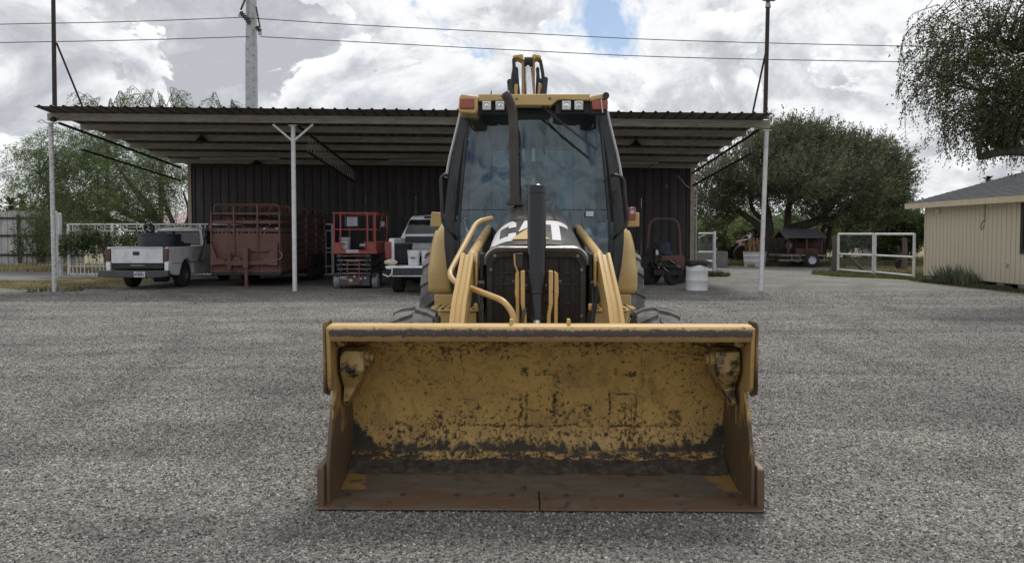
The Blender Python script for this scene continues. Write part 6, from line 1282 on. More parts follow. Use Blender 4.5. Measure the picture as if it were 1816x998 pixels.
# ================================================================ HOUSE
def house():
    X = 13.4; y0, y1 = 24.65, 14.0; zb = .17; o = thing('beige_house', 'beige boarded house with a grey shingle roof at the right edge', 'house', (X, y0, 0))
    zt = 2.46
    # grooved boards
    w = .2; n = int((y0 - y1) / w); first = None
    m = MB(); m.prism([(y0, zb), (y0, zt), (y0 - w + .018, zt), (y0 - w + .018, zb)], 'yz', X, X + .03); m2 = m
    first = m.build('siding_board', 'beige', o, bevel=.003)
    for k in range(1, n):
        yy = y0 - k * w
        if 17.1 < yy < 20.06: continue
        link_copy(first, o, (0, -k * w, 0))
    # board pieces above and below the window
    ks = [k for k in range(1, n) if 17.1 < y0 - k * w < 20.06]
    za, zc = at(1806, 450, 20.0).z, at(1806, 360, 20.0).z
    for lo, hi in ((zb, za), (zc, zt)):
        f = None
        for k in ks:
            yy = y0 - k * w
            if f is None: m = MB(); m.prism([(yy, lo), (yy, hi), (yy - w + .018, hi), (yy - w + .018, lo)], 'yz', X, X + .03); f = m.build('siding_board', 'beige', o, bevel=.003); k0 = k
            else: link_copy(f, o, (0, -(k - k0) * w, 0))
    m = MB(); m.span((X + .034, y1, zb), (X + .10, 17.2, zt)); m.span((X + .034, 20.0, zb), (X + .10, y0, zt)); m.span((X + .034, 17.2, zb), (X + .1, 20.0, za)); m.span((X + .034, 17.2, zc), (X + .1, 20.0, zt)); m.span((X, y0 + .004, zb), (X + 8, y0 + .06, zt)); m.prism([(X - .0, zt), (X + 8, zt), (X + 8, zt + 2.2)], 'xz', y0 + .004, y0 + .06)
    m.build('wall', 'beige', o)
    m = MB(); m.span((X - .02, y0 - .005, zb), (X - .002, y0 + .08, zt)); m.build('corner_board', 'cream_trim', o)
    yw0, yw1 = ks and (y0 - ks[0] * w, y0 - (ks[-1] + 1) * w)
    m = MB()
    for a, b, c, d in ((yw0, yw0 - .12, za, zc), (yw1 + .12, yw1, za, zc)): m.span((X - .03, a, c), (X + .02, b, d))
    m.span((X - .03, yw0 - .121, za), (X + .02, yw1 + .121, za + .12)); m.span((X - .03, yw0 - .121, zc - .10), (X + .02, yw1 + .121, zc)); m.span((X - .02, (yw0 + yw1) / 2 - .04, za + .121), (X + .02, (yw0 + yw1) / 2 + .04, zc - .101))
    wf = m.build('window', 'frame_dark', o)
    m = MB(); m.span((X + .035, yw0 - .1, za + .1), (X + .045, yw1 + .1, zc - .1)); m.build('window_pane', 'window_glass', wf)
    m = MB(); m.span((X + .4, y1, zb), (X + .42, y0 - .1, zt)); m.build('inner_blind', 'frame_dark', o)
    for k, (yy, z) in enumerate(((19.72, .95), (19.6, 1.25), (19.75, 1.75))): m = MB(); m.lathe((X + .12, yy, z), (0, 0, 1), [(.05, 0), (.06, .08), (.03, .16), (.001, .18)], 8); m.build('window_ornament', 'plate', o)
    # roof: shingle courses on the slope that faces the yard
    ex = X - .32; ez = 2.50; sl = .272; ye0, ye1 = 25.3, 12.5
    m = MB(); m.prism([(ex, ez), (ex + 7.5, ez + 7.5 * sl), (ex + 15, ez), (ex + 15, ez - .05), (ex + 7.5, ez + 7.5 * sl - .06), (ex, ez - .05)], 'xz', ye1, ye0); rf = m.build('roof_deck', 'frame_dark', o)
    nc = 30; first = None
    course = .19
    rng = random.Random(4)
    for r in range(nc):
        m = MB(); y = ye1 - .02
        x = ex - .03 + r * course; off = (r % 2) * .16
        ys = [ye1 - .02] + [ye1 + off + .32 * k for k in range(0, 41)] + [ye0 + .02]
        ys = sorted(set(round(v, 3) for v in ys if ye1 - .021 <= v <= ye0 + .021))
        for a, b in zip(ys[:-1], ys[1:]):
            h = rng.uniform(0, .006); z0 = ez + (x - ex) * sl + .016 + h; z1 = ez + (x + course * 1.1 - ex) * sl + .004
            m.add([(x, a + .004, z0), (x, b - .004, z0), (x + course * 1.1, b - .004, z1), (x + course * 1.1, a + .004, z1), (x, a + .004, z0 - .012), (x, b - .004, z0 - .012)], [(0, 1, 2, 3), (0, 4, 5, 1)])
        c = m.build('shingle_course', 'shingle', o, smooth=0)
    m = MB(); m.span((ex - .03, ye1, ez - .17), (ex - .004, ye0 + .02, ez - .002)); m.slab([(ex - .03, ye0 + .021, ez - .17), (ex + 7.5, ye0 + .021, ez - .17 + 7.5 * sl), (ex + 7.5, ye0 + .021, ez + 7.5 * sl), (ex - .03, ye0 + .021, ez)], (0, .03, 0)); m.build('fascia', 'cream_trim', o)
    m = MB(); m.span((ex, ye1, ez - .10), (X + .02, y0, ez - .085)); m.span((ex, y0 - .02, ez - .1), (X + 7, ye0, ez - .085)); m.build('soffit', 'beige', o)
    for yy in (24.45, 22.0, 20.9, 20.0, 18.5): m = MB(); m.box((X + .14, yy, .08), (.26, .3, .19)); m.build('pier', 'concrete', o, bevel=.02)
    m = MB(); m.span((X + .1, y1, zb - .03), (X + 7.5, y0, zb)); m.build('floor_beam', 'wood', o)
    p = at(1666, 374, 24.0); m = MB(); m.lathe((X - .05, p.y - .1, p.z + .0), (-.3, 0, -1), [(.03, -.06), (.05, -.02), (.065, .03), (.04, .08), (.001, .09)], 12); m.build('porch_lamp', 'lamp_lens', o, smooth=60)
    q = at(1746, 365, 0.0 + 21.6); ya = 13.4 * F / (1746 - 908); zc1, zc2 = at(0, 366, ya).z, at(0, 398, ya).z
    m = MB(); m.tube([(X - .012, ya, zc1 + .1), (X - .012, ya, zc2 + .1)] + [(X - .014, ya + .09 + .09 * math.cos(PI - t) * 1.0 - .0, zc2 - .02 + .12 * math.sin(t + .6)) for t in [k * 2 * PI / 14 for k in range(14)]], .009, 6); m.build('hanging_cable', 'rust_red', o)
    ya = 13.4 * F / (1788 - 908); m = MB(); m.box((X - .02, ya, at(0, 471, ya).z), (.04, .06, .12)); m.build('outlet_box', 'galv', o, bevel=.008)
house()

# ================================================================ BEHIND THE YARD
def steel_pole():
    Y = 62.0; b = at(447, 430, Y); o = thing('power_pole', 'tall grey steel transmission pole with insulators behind the shed', 'utility pole', (b.x, Y, 0))
    top = at(445, -150, Y); r0 = 11.2 / F * Y; r1 = 9.2 / F * Y
    f = lambda z: lerp(b.x, top.x, z / top.z)
    zj = at(0, 78, Y).z
    m = MB(); rr = lambda z: lerp(r0, r1, z / top.z) * 1.0
    m.tube([(f(0), Y, 0), (f(zj), Y, zj)], [rr(0), rr(zj) * 1.05], 12); m.tube([(f(zj), Y, zj + .001), (top.x, Y, top.z)], [rr(zj) * .98, r1 * .9], 12); sh = m.build('pole_shaft', 'galv', o, smooth=20)
    for v in list(range(10, 200, 11)):
        p = at(438.5 if v % 2 else 449, v, Y - .6); m = MB(); m.cyl((p.x, Y - .42, p.z), (p.x, Y - .52, p.z), .035, n=6); m.build('step_bolt', 'grey_dark', o)
    for (u0, v0, u1, v1, w) in ((437, -6, 427, 18, .16), (426.5, 22, 443, 41, .26), (454, 12, 461, 49, .13), (454.5, 48, 462, 56, .26)):
        a, c = at(u0, v0, Y - .6), at(u1, v1, Y - .6); m = MB(); m.cyl(a, c, w * .45, n=8)
        L = (c - a); n = max(3, int(L.length / .16))
        for k in range(n): q = a + L * ((k + .5) / n); m.lathe(q, L, [(w * .45, -.03), (w * .8, 0), (w * .45, .03)], 10)
        m.build('insulator', 'grey_dark', o)
    for i, (pts, lbl) in enumerate((([(-260, 50.5), (0, 43.5), (220, 39), (426, 31.5)], 'upper power line left of the steel pole'), ([(-260, 82), (0, 76), (220, 72), (440, 65.5)], 'lower power line left of the steel pole'),
                       ([(426, 31.5), (640, 45), (910, 58.5), (1200, 72), (1640, 83), (2200, 92)], 'upper power line running right from the steel pole'), ([(462, 65.5), (640, 75), (910, 89), (1200, 102), (1640, 110.5), (2200, 116)], 'lower power line running right from the steel pole'))):
        P3 = [at(u, v, Y - .6) for u, v in pts]; m = MB(); m.tube(catmull(P3, 8), .035, 5); tag(m.build('power_line', 'grey_dark'), lbl, 'power line', 'power lines')
    for u, v in ((426, 31), (461, 62)): p = at(u, v, Y - .6); m = MB(); m.box(p + Vector((0, 0, .1)), (.3, .12, .3)); m.build('line_clamp', 'galv', o, bevel=.03)
steel_pole()
def far_roofs():
    Y = 55; a, b = at(255, 396, Y), at(420, 396, Y); z0 = at(0, 397, Y).z; z1 = at(0, 366, Y).z; o = thing('far_house', 'distant low house with a pale pink roof seen between the left tree and the shed', 'house', (a.x + 4, Y, 0))
    m = MB(); m.add([(a.x - .5, Y - .5, z0), (b.x, Y - .5, z0), (b.x, Y + 8, z0), (a.x - .5, Y + 8, z0), (at(322, 0, Y).x, Y + 3.7, z1), (b.x - 2, Y + 3.7, z1)], [(0, 1, 5, 4), (1, 2, 5), (2, 3, 4, 5), (3, 0, 4)]); m.build('roof', 'pink_roof', o, smooth=0, solid=.1)
    m = MB(); m.span((a.x, Y, 0), (b.x - .5, Y + 7.5, z0)); m.build('wall', 'beige', o)
    for u in (285, 350): p = at(u, 0, Y); m = MB(); m.span((p.x - .5, Y - .04, 1.0), (p.x + .5, Y - .005, 2.0)); m.build('window', 'frame_dark', o)
    Y = 47; a, b = at(1556, 415, Y), at(1584, 440, Y); o = thing('far_shed', 'small pale shed glimpsed through the pipe gates', 'shed', (a.x, Y, 0))
    m = MB(); m.span((a.x, Y, 0), (b.x, Y + 2, a.z)); m.build('wall', 'fence_sheet', o); m = MB(); m.prism([(a.x - .1, a.z), (b.x + .1, a.z), (b.x, a.z + .25), (a.x, a.z + .25)], 'xz', Y - .2, Y + 2.2); m.build('roof', 'grey_dark', o)
far_roofs()
def wheel(o, c, r, w, ax=(1, 0, 0), side=1, rim='steel'): return wheel_parts(o, c, r, w, r * .55, ax, 'tyre', rim, 0, False, side)
def far_things():
    # red tractor behind the oak
    Y = 41; P = lambda u, v, d=0: at(u, v, Y + d); o = thing('farm_tractor', 'dark red farm tractor with a cab parked behind the oak trunk', 'tractor', (P(1335, 0).x, Y, 0))
    m = MB(); m.slab([P(1311, 443), P(1311, 431), P(1318, 426), P(1345, 421), P(1352, 424), P(1352, 446)], (0, 1.0, 0)); m.build('hood', 'tractor_red', o, bevel=.06, seg=3)
    m = MB(); a, b = P(1311, 431, -.02), P(1321, 436, -.02); m.span((a.x, Y - .03, b.z), (b.x, Y + .02, a.z)); m.build('headlight', 'lamp_lens', o, bevel=.02)
    m = MB(); m.slab([P(1335, 424), P(1339, 408), P(1362, 408), P(1362, 424)], (0, 1.2, 0)); m.build('cab_glass', 'car_glass', o)
    m = MB(); a, b = P(1333, 406), P(1366, 409); m.span((a.x, Y - .1, b.z), (b.x, Y + 1.3, a.z))
    for u in (1334, 1350, 1363): m.bar(P(u, 426, -.03), P(u + 2, 408, -.03), .06, .06)
    m.build('cab_frame', 'black', o)
    for u, r, d in ((1320, .45, -.1), (1352, .75, -.15), (1352, .75, 1.3), (1320, .45, 1.1)): wheel(o, (P(u, 0).x, Y + d, r), r, .3, (0, 1, 0), -1, 'tractor_red')
    # tank of firewood
    Y = 35.6; c = at(1344, 0, Y); r = .52; h = at(0, 446, Y).z; t = thing('stock_tank', 'white ribbed metal tub holding firewood in front of the oak', 'tub', (c.x, Y, 0))
    m = MB(); m.lathe((c.x, Y, 0), (0, 0, 1), [(r * .92, 0), (r * .94, h * .3), (r * .97, h * .33), (r * .95, h * .36), (r * .98, h * .66), (r * 1.01, h * .69), (r * .99, h * .72), (r * 1.02, h - .02), (r * 1.05, h), (r * .98, h), (r * .9, .1), (.001, .1)], 28); m.build('tub_wall', 'bucket_white', t, smooth=40)
    rng = random.Random(3)
    for k in range(20):
        a = rng.uniform(0, 2 * PI); q = rng.uniform(.05, .40); p0 = Vector((c.x + q * math.cos(a), Y + q * math.sin(a), h * .3)); p1 = p0 + Vector((rng.uniform(-.25, .25), rng.uniform(-.15, .15), rng.uniform(.75, 1.15)))
        m = MB(); w = rng.uniform(.03, .06); poly = [(w, 0), (-.5 * w, .87 * w), (-.5 * w, -.87 * w)] if k % 2 else [(w, w * .6), (-w, w * .7), (-w * .8, -w * .7), (w * .9, -w * .5)]
        d = (p1 - p0).normalized(); x = d.cross(Vector((0, 1, 0))).normalized(); y = d.cross(x); m.add([p0 + x * a_ + y * b_ for a_, b_ in poly] + [p1 + x * a_ + y * b_ for a_, b_ in poly], [tuple(range(len(poly))), tuple(range(2 * len(poly) - 1, len(poly) - 1, -1))] + [(i, i + len(poly), (i + 1) % len(poly) + len(poly), (i + 1) % len(poly)) for i in range(len(poly))])
        tag(m.build('firewood_log', 'log', smooth=0), 'split orange-brown log standing in the white tub by the oak', 'log', 'logs in the white tub')
    # roofed trailer with cooker
    Y = 35.2; P = lambda u, v, d=0: at(u, v, Y + d); o = thing('roofed_trailer', 'small trailer with a shingled wooden canopy over a rusty barbecue beside the oak', 'trailer', (P(1425, 0).x, Y, 0))
    zr = P(0, 412).z; ze = P(0, 421).z; xL, xR = P(1386, 0).x, P(1458, 0).x
    yr0, yr1 = Y - .9, Y + .9
    # ridge runs along X; gable shows on the left
    xg0, xg1 = P(1388, 0).x, P(1456, 0).x
    for s in (-1, 1):
        rows = 6
        for k in range(rows):
            a, b = k / rows, (k + 1.08) / rows; m = MB(); z = lambda t: lerp(zr + .16, ze - .02, t); yy = lambda t: Y + s * .95 * t
            m.add([(xg0 + .45 * 0, yy(a), z(a) + .0), (xg1, yy(a), z(a)), (xg1, yy(b), z(b) + .02), (xg0, yy(b), z(b) + .02), (xg0, yy(b), z(b)), (xg1, yy(b), z(b))], [(0, 1, 2, 3), (3, 2, 5, 4)]); m.build('shingle_course', 'shingle', o, smooth=0)
    for x in (xg0, xg1):
        for s in (-1, 1): m = MB(); m.bar((x, Y, zr + .12), (x, Y + s * .97, ze - .05), .05, .12); m.build('gable_board', 'wood', o)
    for x in (xg0 + .15, lerp(xg0, xg1, .55), xg1 - .12):
        for yy in (Y - .75, Y + .75): m = MB(); m.span((x - .045, yy - .045, .62), (x + .045, yy + .045, ze + .03)); m.build('canopy_post', 'wood_red', o)
    m = MB(); m.span((xg0 - .2, Y - .8, .5), (xg1 + .1, Y + .8, .58)); m.span((xg0 - .3, Y - .82, .28), (xg1 + .2, Y - .74, .36)); m.span((xg0 - .3, Y + .74, .28), (xg1 + .2, Y + .82, .36)); m.build('trailer_bed', 'steel', o)
    for k in range(5): x = lerp(xg0 + .3, xg1, k / 4); m = MB(); m.span((x - .03, Y - .81, .36), (x + .03, Y - .75, .5)); m.build('bed_stake', 'steel', o)
    for d in (-.9, .9): wheel(o, (P(1433, 0).x, Y + d, .33), .33, .2, (0, 1, 0), -1 if d < 0 else 1, 'plate')
    m = MB(); m.lathe((xg0 + .7, Y - .1, .98), (1, 0, 0), [(.001, 0), (.3, .02), (.33, .06), (.33, 1.05), (.3, 1.09), (.001, 1.1)], 18); m.cyl((xg0 + 1.0, Y - .1, 1.25), (xg0 + 1.0, Y - .1, 1.75), .06, n=10); m.build('barbecue_barrel', 'rust_dark', o, smooth=40)
    m = MB(); m.span((xg0 + .5, Y - .72, .58), (xg1 - .1, Y - .66, .86)); m.build('side_board', 'wood_red', o)
    wheel(o, (P(1398, 0).x, Y - .45, 1.0), .36, .18, (.3, -1, 0), 1, 'steel')
    # orange loader behind it
    Y = 38.2; P = lambda u, v, d=0: at(u, v, Y + d); o = thing('orange_backhoe', 'weathered orange backhoe standing behind the roofed trailer', 'backhoe', (P(1430, 0).x, Y, 0))
    m = MB(); m.slab([P(1383, 447), P(1383, 434), P(1392, 427), P(1418, 427), P(1430, 436), P(1430, 452), P(1385, 452)], (0, 1.1, 0)); m.build('body', 'orange', o, bevel=.04)
    m = MB(); m.slab([P(1436, 446), P(1452, 415), P(1458, 412), P(1462, 418), P(1444, 448)], (0, .3, 0)); m.slab([P(1460, 462), P(1459, 412), P(1466, 412), P(1467, 462)], (0, .3, 0)); m.build('boom', 'orange', o, bevel=.02)
    m = MB(); m.tube([P(1452, 418, -.05), P(1463, 400, -.05), P(1472, 402, -.05), P(1468, 440, -.05)], .11, 8); m.build('dipper', 'rust_dark', o)
    m = MB(); a, b = P(1400, 405), P(1444, 409); m.span((a.x, Y - .1, b.z), (b.x, Y + 1.3, a.z)); m.build('canopy', 'plate', o)
    for u in (1403, 1441): m = MB(); m.bar(P(u, 430, .05), P(u, 408, .05), .08, .08); m.build('canopy_post', 'black', o)
    for u, r in ((1398, .5), (1445, .7)):
        for d in (-.15, 1.3): wheel(o, (P(u, 0).x, Y + d, r), r, .35, (0, 1, 0), -1, 'orange')
    m = MB(); a, b = at(1352, 465, 35.0), at(1336, 465, 35.0); m.box((a.x - .5, 35.0, .06), (.3, .2, .12)); tag(m.build('clay_brick', 'log', bevel=.01), 'orange block lying at the foot of the white tub', 'brick')
    # old machine part seen through the open gate
    p = at(1596, 476, 31.6); o = thing('rusty_implement', 'dark rusty implement standing in the grass behind the open pipe gate', 'implement', (p.x, 31.6, 0))
    m = MB(); m.box((p.x, 31.6, .45), (.3, .4, .5)); m.cyl((p.x - .3, 31.6, .35), (p.x + .5, 31.6, .3), .04, n=8); m.cyl((p.x, 31.6, .6), (p.x - .1, 31.6, 1.0), .05, n=8); m.build('body', 'rust_dark', o, bevel=.03)
    wheel(o, (p.x - .1, 31.3, .25), .25, .1, (0, 1, 0), -1, 'rust_dark')
far_things()

# ================================================================ VEGETATION
def np_mesh(name, V, Fq, mat, parent=None, kind=None, nv=4):
    me = bpy.data.meshes.new(name); n = len(V); k = len(Fq)
    me.vertices.add(n); me.vertices.foreach_set('co', np.asarray(V, np.float32).ravel())
    me.loops.add(k * nv); me.loops.foreach_set('vertex_index', np.asarray(Fq, np.int32).ravel())
    me.polygons.add(k); me.polygons.foreach_set('loop_start', np.arange(0, k * nv, nv, dtype=np.int32)); me.update(calc_edges=True)
    me.materials.append(MT[mat]); o = bpy.data.objects.new(name, me); COL.objects.link(o)
    if parent is not None: o.parent = parent
    if kind: o['kind'] = kind
    return o
def unit(a): return a / np.maximum(np.linalg.norm(a, axis=1, keepdims=True), 1e-9)
def leaves(C, D, lw, ll):
    """rhombic leaf blades at points C, pointing along D"""
    n = len(C); D = unit(D); s = unit(np.cross(D, RNG.normal(size=(n, 3)))); L = ll * RNG.uniform(.6, 1.3, (n, 1)); Wd = lw * RNG.uniform(.6, 1.3, (n, 1))
    V = np.stack([C, C + D * L * .5 + s * Wd * .5, C + D * L, C + D * L * .5 - s * Wd * .5], 1).reshape(-1, 3)
    return V, np.arange(4 * n).reshape(-1, 4)
def sprigs(P, D, n, length, droop, spread, lw, ll):
    """n leaves along a twig at each point P with direction D"""
    D = unit(D); k = len(P); t = RNG.uniform(0, 1, (k, n, 1)); L = length * RNG.uniform(.5, 1.3, (k, 1, 1))
    q = P[:, None] + D[:, None] * t * L; q[..., 2] -= droop * (t[..., 0] ** 2) * L[..., 0]; q += RNG.normal(size=q.shape) * spread
    d = D[:, None] * .8 + RNG.normal(size=q.shape) * .55; d[..., 2] -= droop * .8 * t[..., 0]
    return leaves(q.reshape(-1, 3), d.reshape(-1, 3), lw, ll)
def in_blobs(blobs, n, shell=.45, holes=.0):
    """points in ellipsoids (cx, cy, cz, rx, ry, rz, weight), nearer the skin, with the outward direction"""
    P, O = [], []; tot = sum(b[6] for b in blobs)
    for b in blobs:
        k = int(n * b[6] / tot); d = unit(RNG.normal(size=(k, 3))); r = RNG.uniform(shell ** 3, 1, (k, 1)) ** (1 / 3)
        # uneven outline
        f = 1 + .16 * np.sin(d[:, :1] * 7 + b[0]) * np.sin(d[:, 1:2] * 6 + b[1] * 2) + .12 * np.sin(d[:, 2:] * 9 + d[:, :1] * 5)
        P.append(np.array(b[:3]) + d * r * f * np.array(b[3:6])); O.append(d)
    P = np.concatenate(P); O = np.concatenate(O)
    if holes:
        h = np.sin(P[:, 0] * 2.1 + 1.3 * P[:, 2]) * np.sin(P[:, 1] * 1.9 + .7) * np.sin(P[:, 2] * 2.6 + .5 * P[:, 0]); keep = h > -holes + RNG.normal(size=len(h)) * .1
        P, O = P[keep], O[keep]
    return P, O
def limb_tree(o, limbs, tips, mat, r_tip=.012, name='branches'):
    """limbs: list of (points, radii); tips: points reached by bent side branches from the nearest limb"""
    m = MB(); nodes = []
    for pts, rad in limbs:
        c = catmull(pts, 5); rr = list(np.interp(np.linspace(0, 1, len(c)), np.linspace(0, 1, len(rad)), rad)); m.tube(c, rr, 10); nodes += [(p, r) for p, r in zip(c[2:], rr[2:])]
    trunk = m.build('trunk', mat, o, smooth=60)
    m = MB()
    for t in tips:
        t = Vector(t); p, r = min(nodes, key=lambda q: (q[0] - t).length + (.6 if q[0].z > t.z else 0)); d = t - p
        mid = p + d * .5 + Vector((random.uniform(-.12, .12), random.uniform(-.12, .12), .10 * d.length - .0)); r0 = min(r * .5, .02 + .02 * d.length)
        m.tube(catmull([p, mid, t], 3), list(np.linspace(r0, r_tip, 7)), 5, caps=False)
    m.build(name, mat, o, smooth=60, kind='stuff')

def oak():
    Y = 37.2; b = at(1378, 470, Y); o = thing('oak_tree', 'broad dark live oak with a forked trunk beyond the shed', 'tree', (b.x, Y, 0)); P = lambda u, v, d=0: tuple(at(u, v, Y + d))
    g = lambda u, d=0: (at(u, 470, Y + d).x, Y + d, 0.0)
    tips = []
    blobs = []
    for (u, v, d, ru, rv, w) in ((1390, 282, 0, 58, 44, 3), (1445, 280, 1.0, 58, 42, 3), (1505, 300, 0, 58, 38, 3), (1556, 312, .5, 46, 44, 2.6), (1330, 320, -.5, 62, 48, 2.6), (1275, 345, 0, 44, 42, 1.8), (1420, 330, -2, 78, 46, 3),
                              (1500, 348, -1.5, 74, 40, 2.6), (1562, 350, 0, 40, 42, 1.6), (1260, 385, .5, 30, 32, .8), (1368, 264, 2, 40, 36, 1.6), (1440, 250, 0, 32, 22, 1.0), (1392, 252, .5, 24, 20, .6), (1520, 272, .5, 34, 20, .8), (1480, 390, 1, 66, 22, .9), (1545, 392, .5, 30, 24, .5), (1420, 315, 4, 105, 60, 3)):
        c = at(u, v, Y + d); s = Y / F; blobs.append((c.x, c.y, c.z, ru * s, ru * s * 1.0, rv * s, w))
    Pn, On = in_blobs(blobs, 7600, .5, .45)
    limbs = [([g(1384), P(1384, 455), P(1390, 430), P(1408, 405), P(1450, 390), P(1490, 350, .3)], [.42, .36, .31, .25, .19, .07]),
             ([g(1366, .1), P(1367, 452, .1), P(1364, 420), P(1360, 385), P(1355, 340), P(1370, 280, .4)], [.40, .33, .28, .24, .18, .06]),
             ([P(1364, 425), P(1345, 400), P(1318, 380), P(1290, 355)], [.22, .18, .13, .06]), ([P(1392, 425), P(1396, 400), P(1400, 360), P(1420, 300)], [.2, .18, .14, .06]),
             ([P(1440, 392), P(1480, 385), P(1530, 340), P(1560, 310)], [.15, .13, .1, .05]), ([P(1362, 395), P(1335, 372), P(1330, 330)], [.14, .1, .06])]
    limb_tree(o, limbs, [tuple(p) for p in Pn[::32]], 'bark')
    D = On * np.array([1, 1, .5]) * .55 + np.array([0.0, 0, .75]) + RNG.normal(size=On.shape) * .25; D[:, 0] += .25
    V, Fq = sprigs(Pn, D, 26, 1.05, .10, .04, .045, .16); np_mesh('crown', V - np.array(o.location), Fq, 'leaf_oak', o)
oak()
def feather_tree():
    Y = 31.0; b = at(292, 470, Y); o = thing('feathery_tree', 'wide feathery green tree with many slanting stems left of the shed', 'tree', (b.x, Y, 0)); P = lambda u, v, d=0: tuple(at(u, v, Y + d)); s = Y / F
    blobs = []
    for (u, v, d, ru, rv, w) in ((60, 300, 0, 40, 44, 1.0), (110, 270, .5, 52, 40, 1.4), (150, 330, 0, 62, 52, 2.2), (210, 290, 0, 60, 50, 2.2), (250, 350, -.5, 52, 40, 1.6), (290, 300, .5, 36, 40, 1.2), (190, 370, -1, 66, 28, 1.6), (120, 385, .5, 52, 34, 1.4), (310, 330, .6, 26, 30, .4), (70, 340, 1, 38, 34, .8), (170, 300, 2.5, 90, 70, 2), (240, 262, 1, 60, 40, 1)):
        c = at(u, v, Y + d); blobs.append((c.x, c.y, c.z, ru * s, ru * s, rv * s, w))
    Pn, On = in_blobs(blobs, 4700, .35, .45)
    G = lambda du: (b.x + du, Y, 0.0)
    limbs = [([G(.1), P(300, 440), P(285, 400), P(262, 360), P(225, 320)], [.2, .16, .12, .09, .03]), ([G(.25), P(312, 430), P(306, 395), P(290, 350), P(285, 300)], [.17, .14, .1, .07, .03]), ([G(-.1), P(285, 430), P(255, 395), P(205, 370), P(150, 330)], [.2, .15, .11, .08, .03]),
             ([G(-.3), P(270, 425), P(215, 395), P(160, 385), P(110, 350), P(70, 310)], [.17, .14, .1, .08, .06, .03]), ([G(.4), P(322, 420), P(335, 380), P(325, 340)], [.15, .12, .07, .03]), ([G(0), P(290, 430), P(272, 390), P(240, 340), P(200, 280), P(180, 240)], [.14, .12, .1, .08, .05, .03])]
    limb_tree(o, limbs, [tuple(p) for p in Pn[::26]], 'bark_pale')
    D = On * .7 + RNG.normal(size=On.shape) * .5 + np.array([0, 0, .15])
    V, Fq = sprigs(Pn, D, 26, .9, .75, .045, .022, .12); np_mesh('crown', V - np.array(o.location), Fq, 'leaf_feather', o)
feather_tree()
def wispy(name, label, spots, Y, group):
    o = None
    for i, (u, vt, w, n) in enumerate(spots):
        b = at(u, 470, Y); o = thing(name, label[i], 'tree', (b.x, Y, 0), 0, group); top = at(u, vt, Y); s = Y / F; rng = random.Random(i)
        m = MB(); m.tube(catmull([(b.x, Y, 0), (b.x + .1, Y, top.z * .5), (top.x, Y, top.z - 1.6)], 4), list(np.linspace(.16, .04, 9)), 8); m.build('trunk', 'bark_pale', o, smooth=60)
        Pn, Dn = [], []
        m = MB()
        for k in range(n):
            a = rng.uniform(-1, 1); p0 = Vector((top.x + a * w * s * .45, Y + rng.uniform(-1, 1), top.z - rng.uniform(1.3, 1.9))); p2 = Vector((top.x + a * w * s, Y + rng.uniform(-1.2, 1.2), top.z - rng.uniform(0, .75) - .3 * abs(a))); p3 = p2 + Vector((a * .5 + rng.uniform(-.2, .3), 0, -.12))
            c = catmull([p0, (p0 + p2) / 2 + Vector((0, 0, .15)), p2, p3], 4); m.tube(c, list(np.linspace(.022, .006, len(c))), 5, caps=False)
            for q in c[3:]: Pn.append(q); Dn.append(((p3 - p2).normalized() + Vector((rng.uniform(-.5, .5), rng.uniform(-.5, .5), -.3))))
        m.build('branches', 'bark_pale', o, smooth=60, kind='stuff')
        V, Fq = sprigs(np.array([tuple(p) for p in Pn]), np.array([tuple(p) for p in Dn]), 22, .55, .6, .02, .025, .11); np_mesh('crown', V - np.array(o.location), Fq, 'leaf_feather', o)
wispy('slender_tree', ['wispy treetop over the left end of the shed roof', 'wispy treetop showing over the roof between the left mast and the steel pole', 'thin treetop just left of the steel pole above the roof', 'sparse twiggy treetop right of the steel pole above the roof'],
      [(190, 154, 38, 13), (285, 150, 42, 18), (395, 162, 32, 9), (560, 184, 60, 9)], 38.5, 'treetops behind the shed')

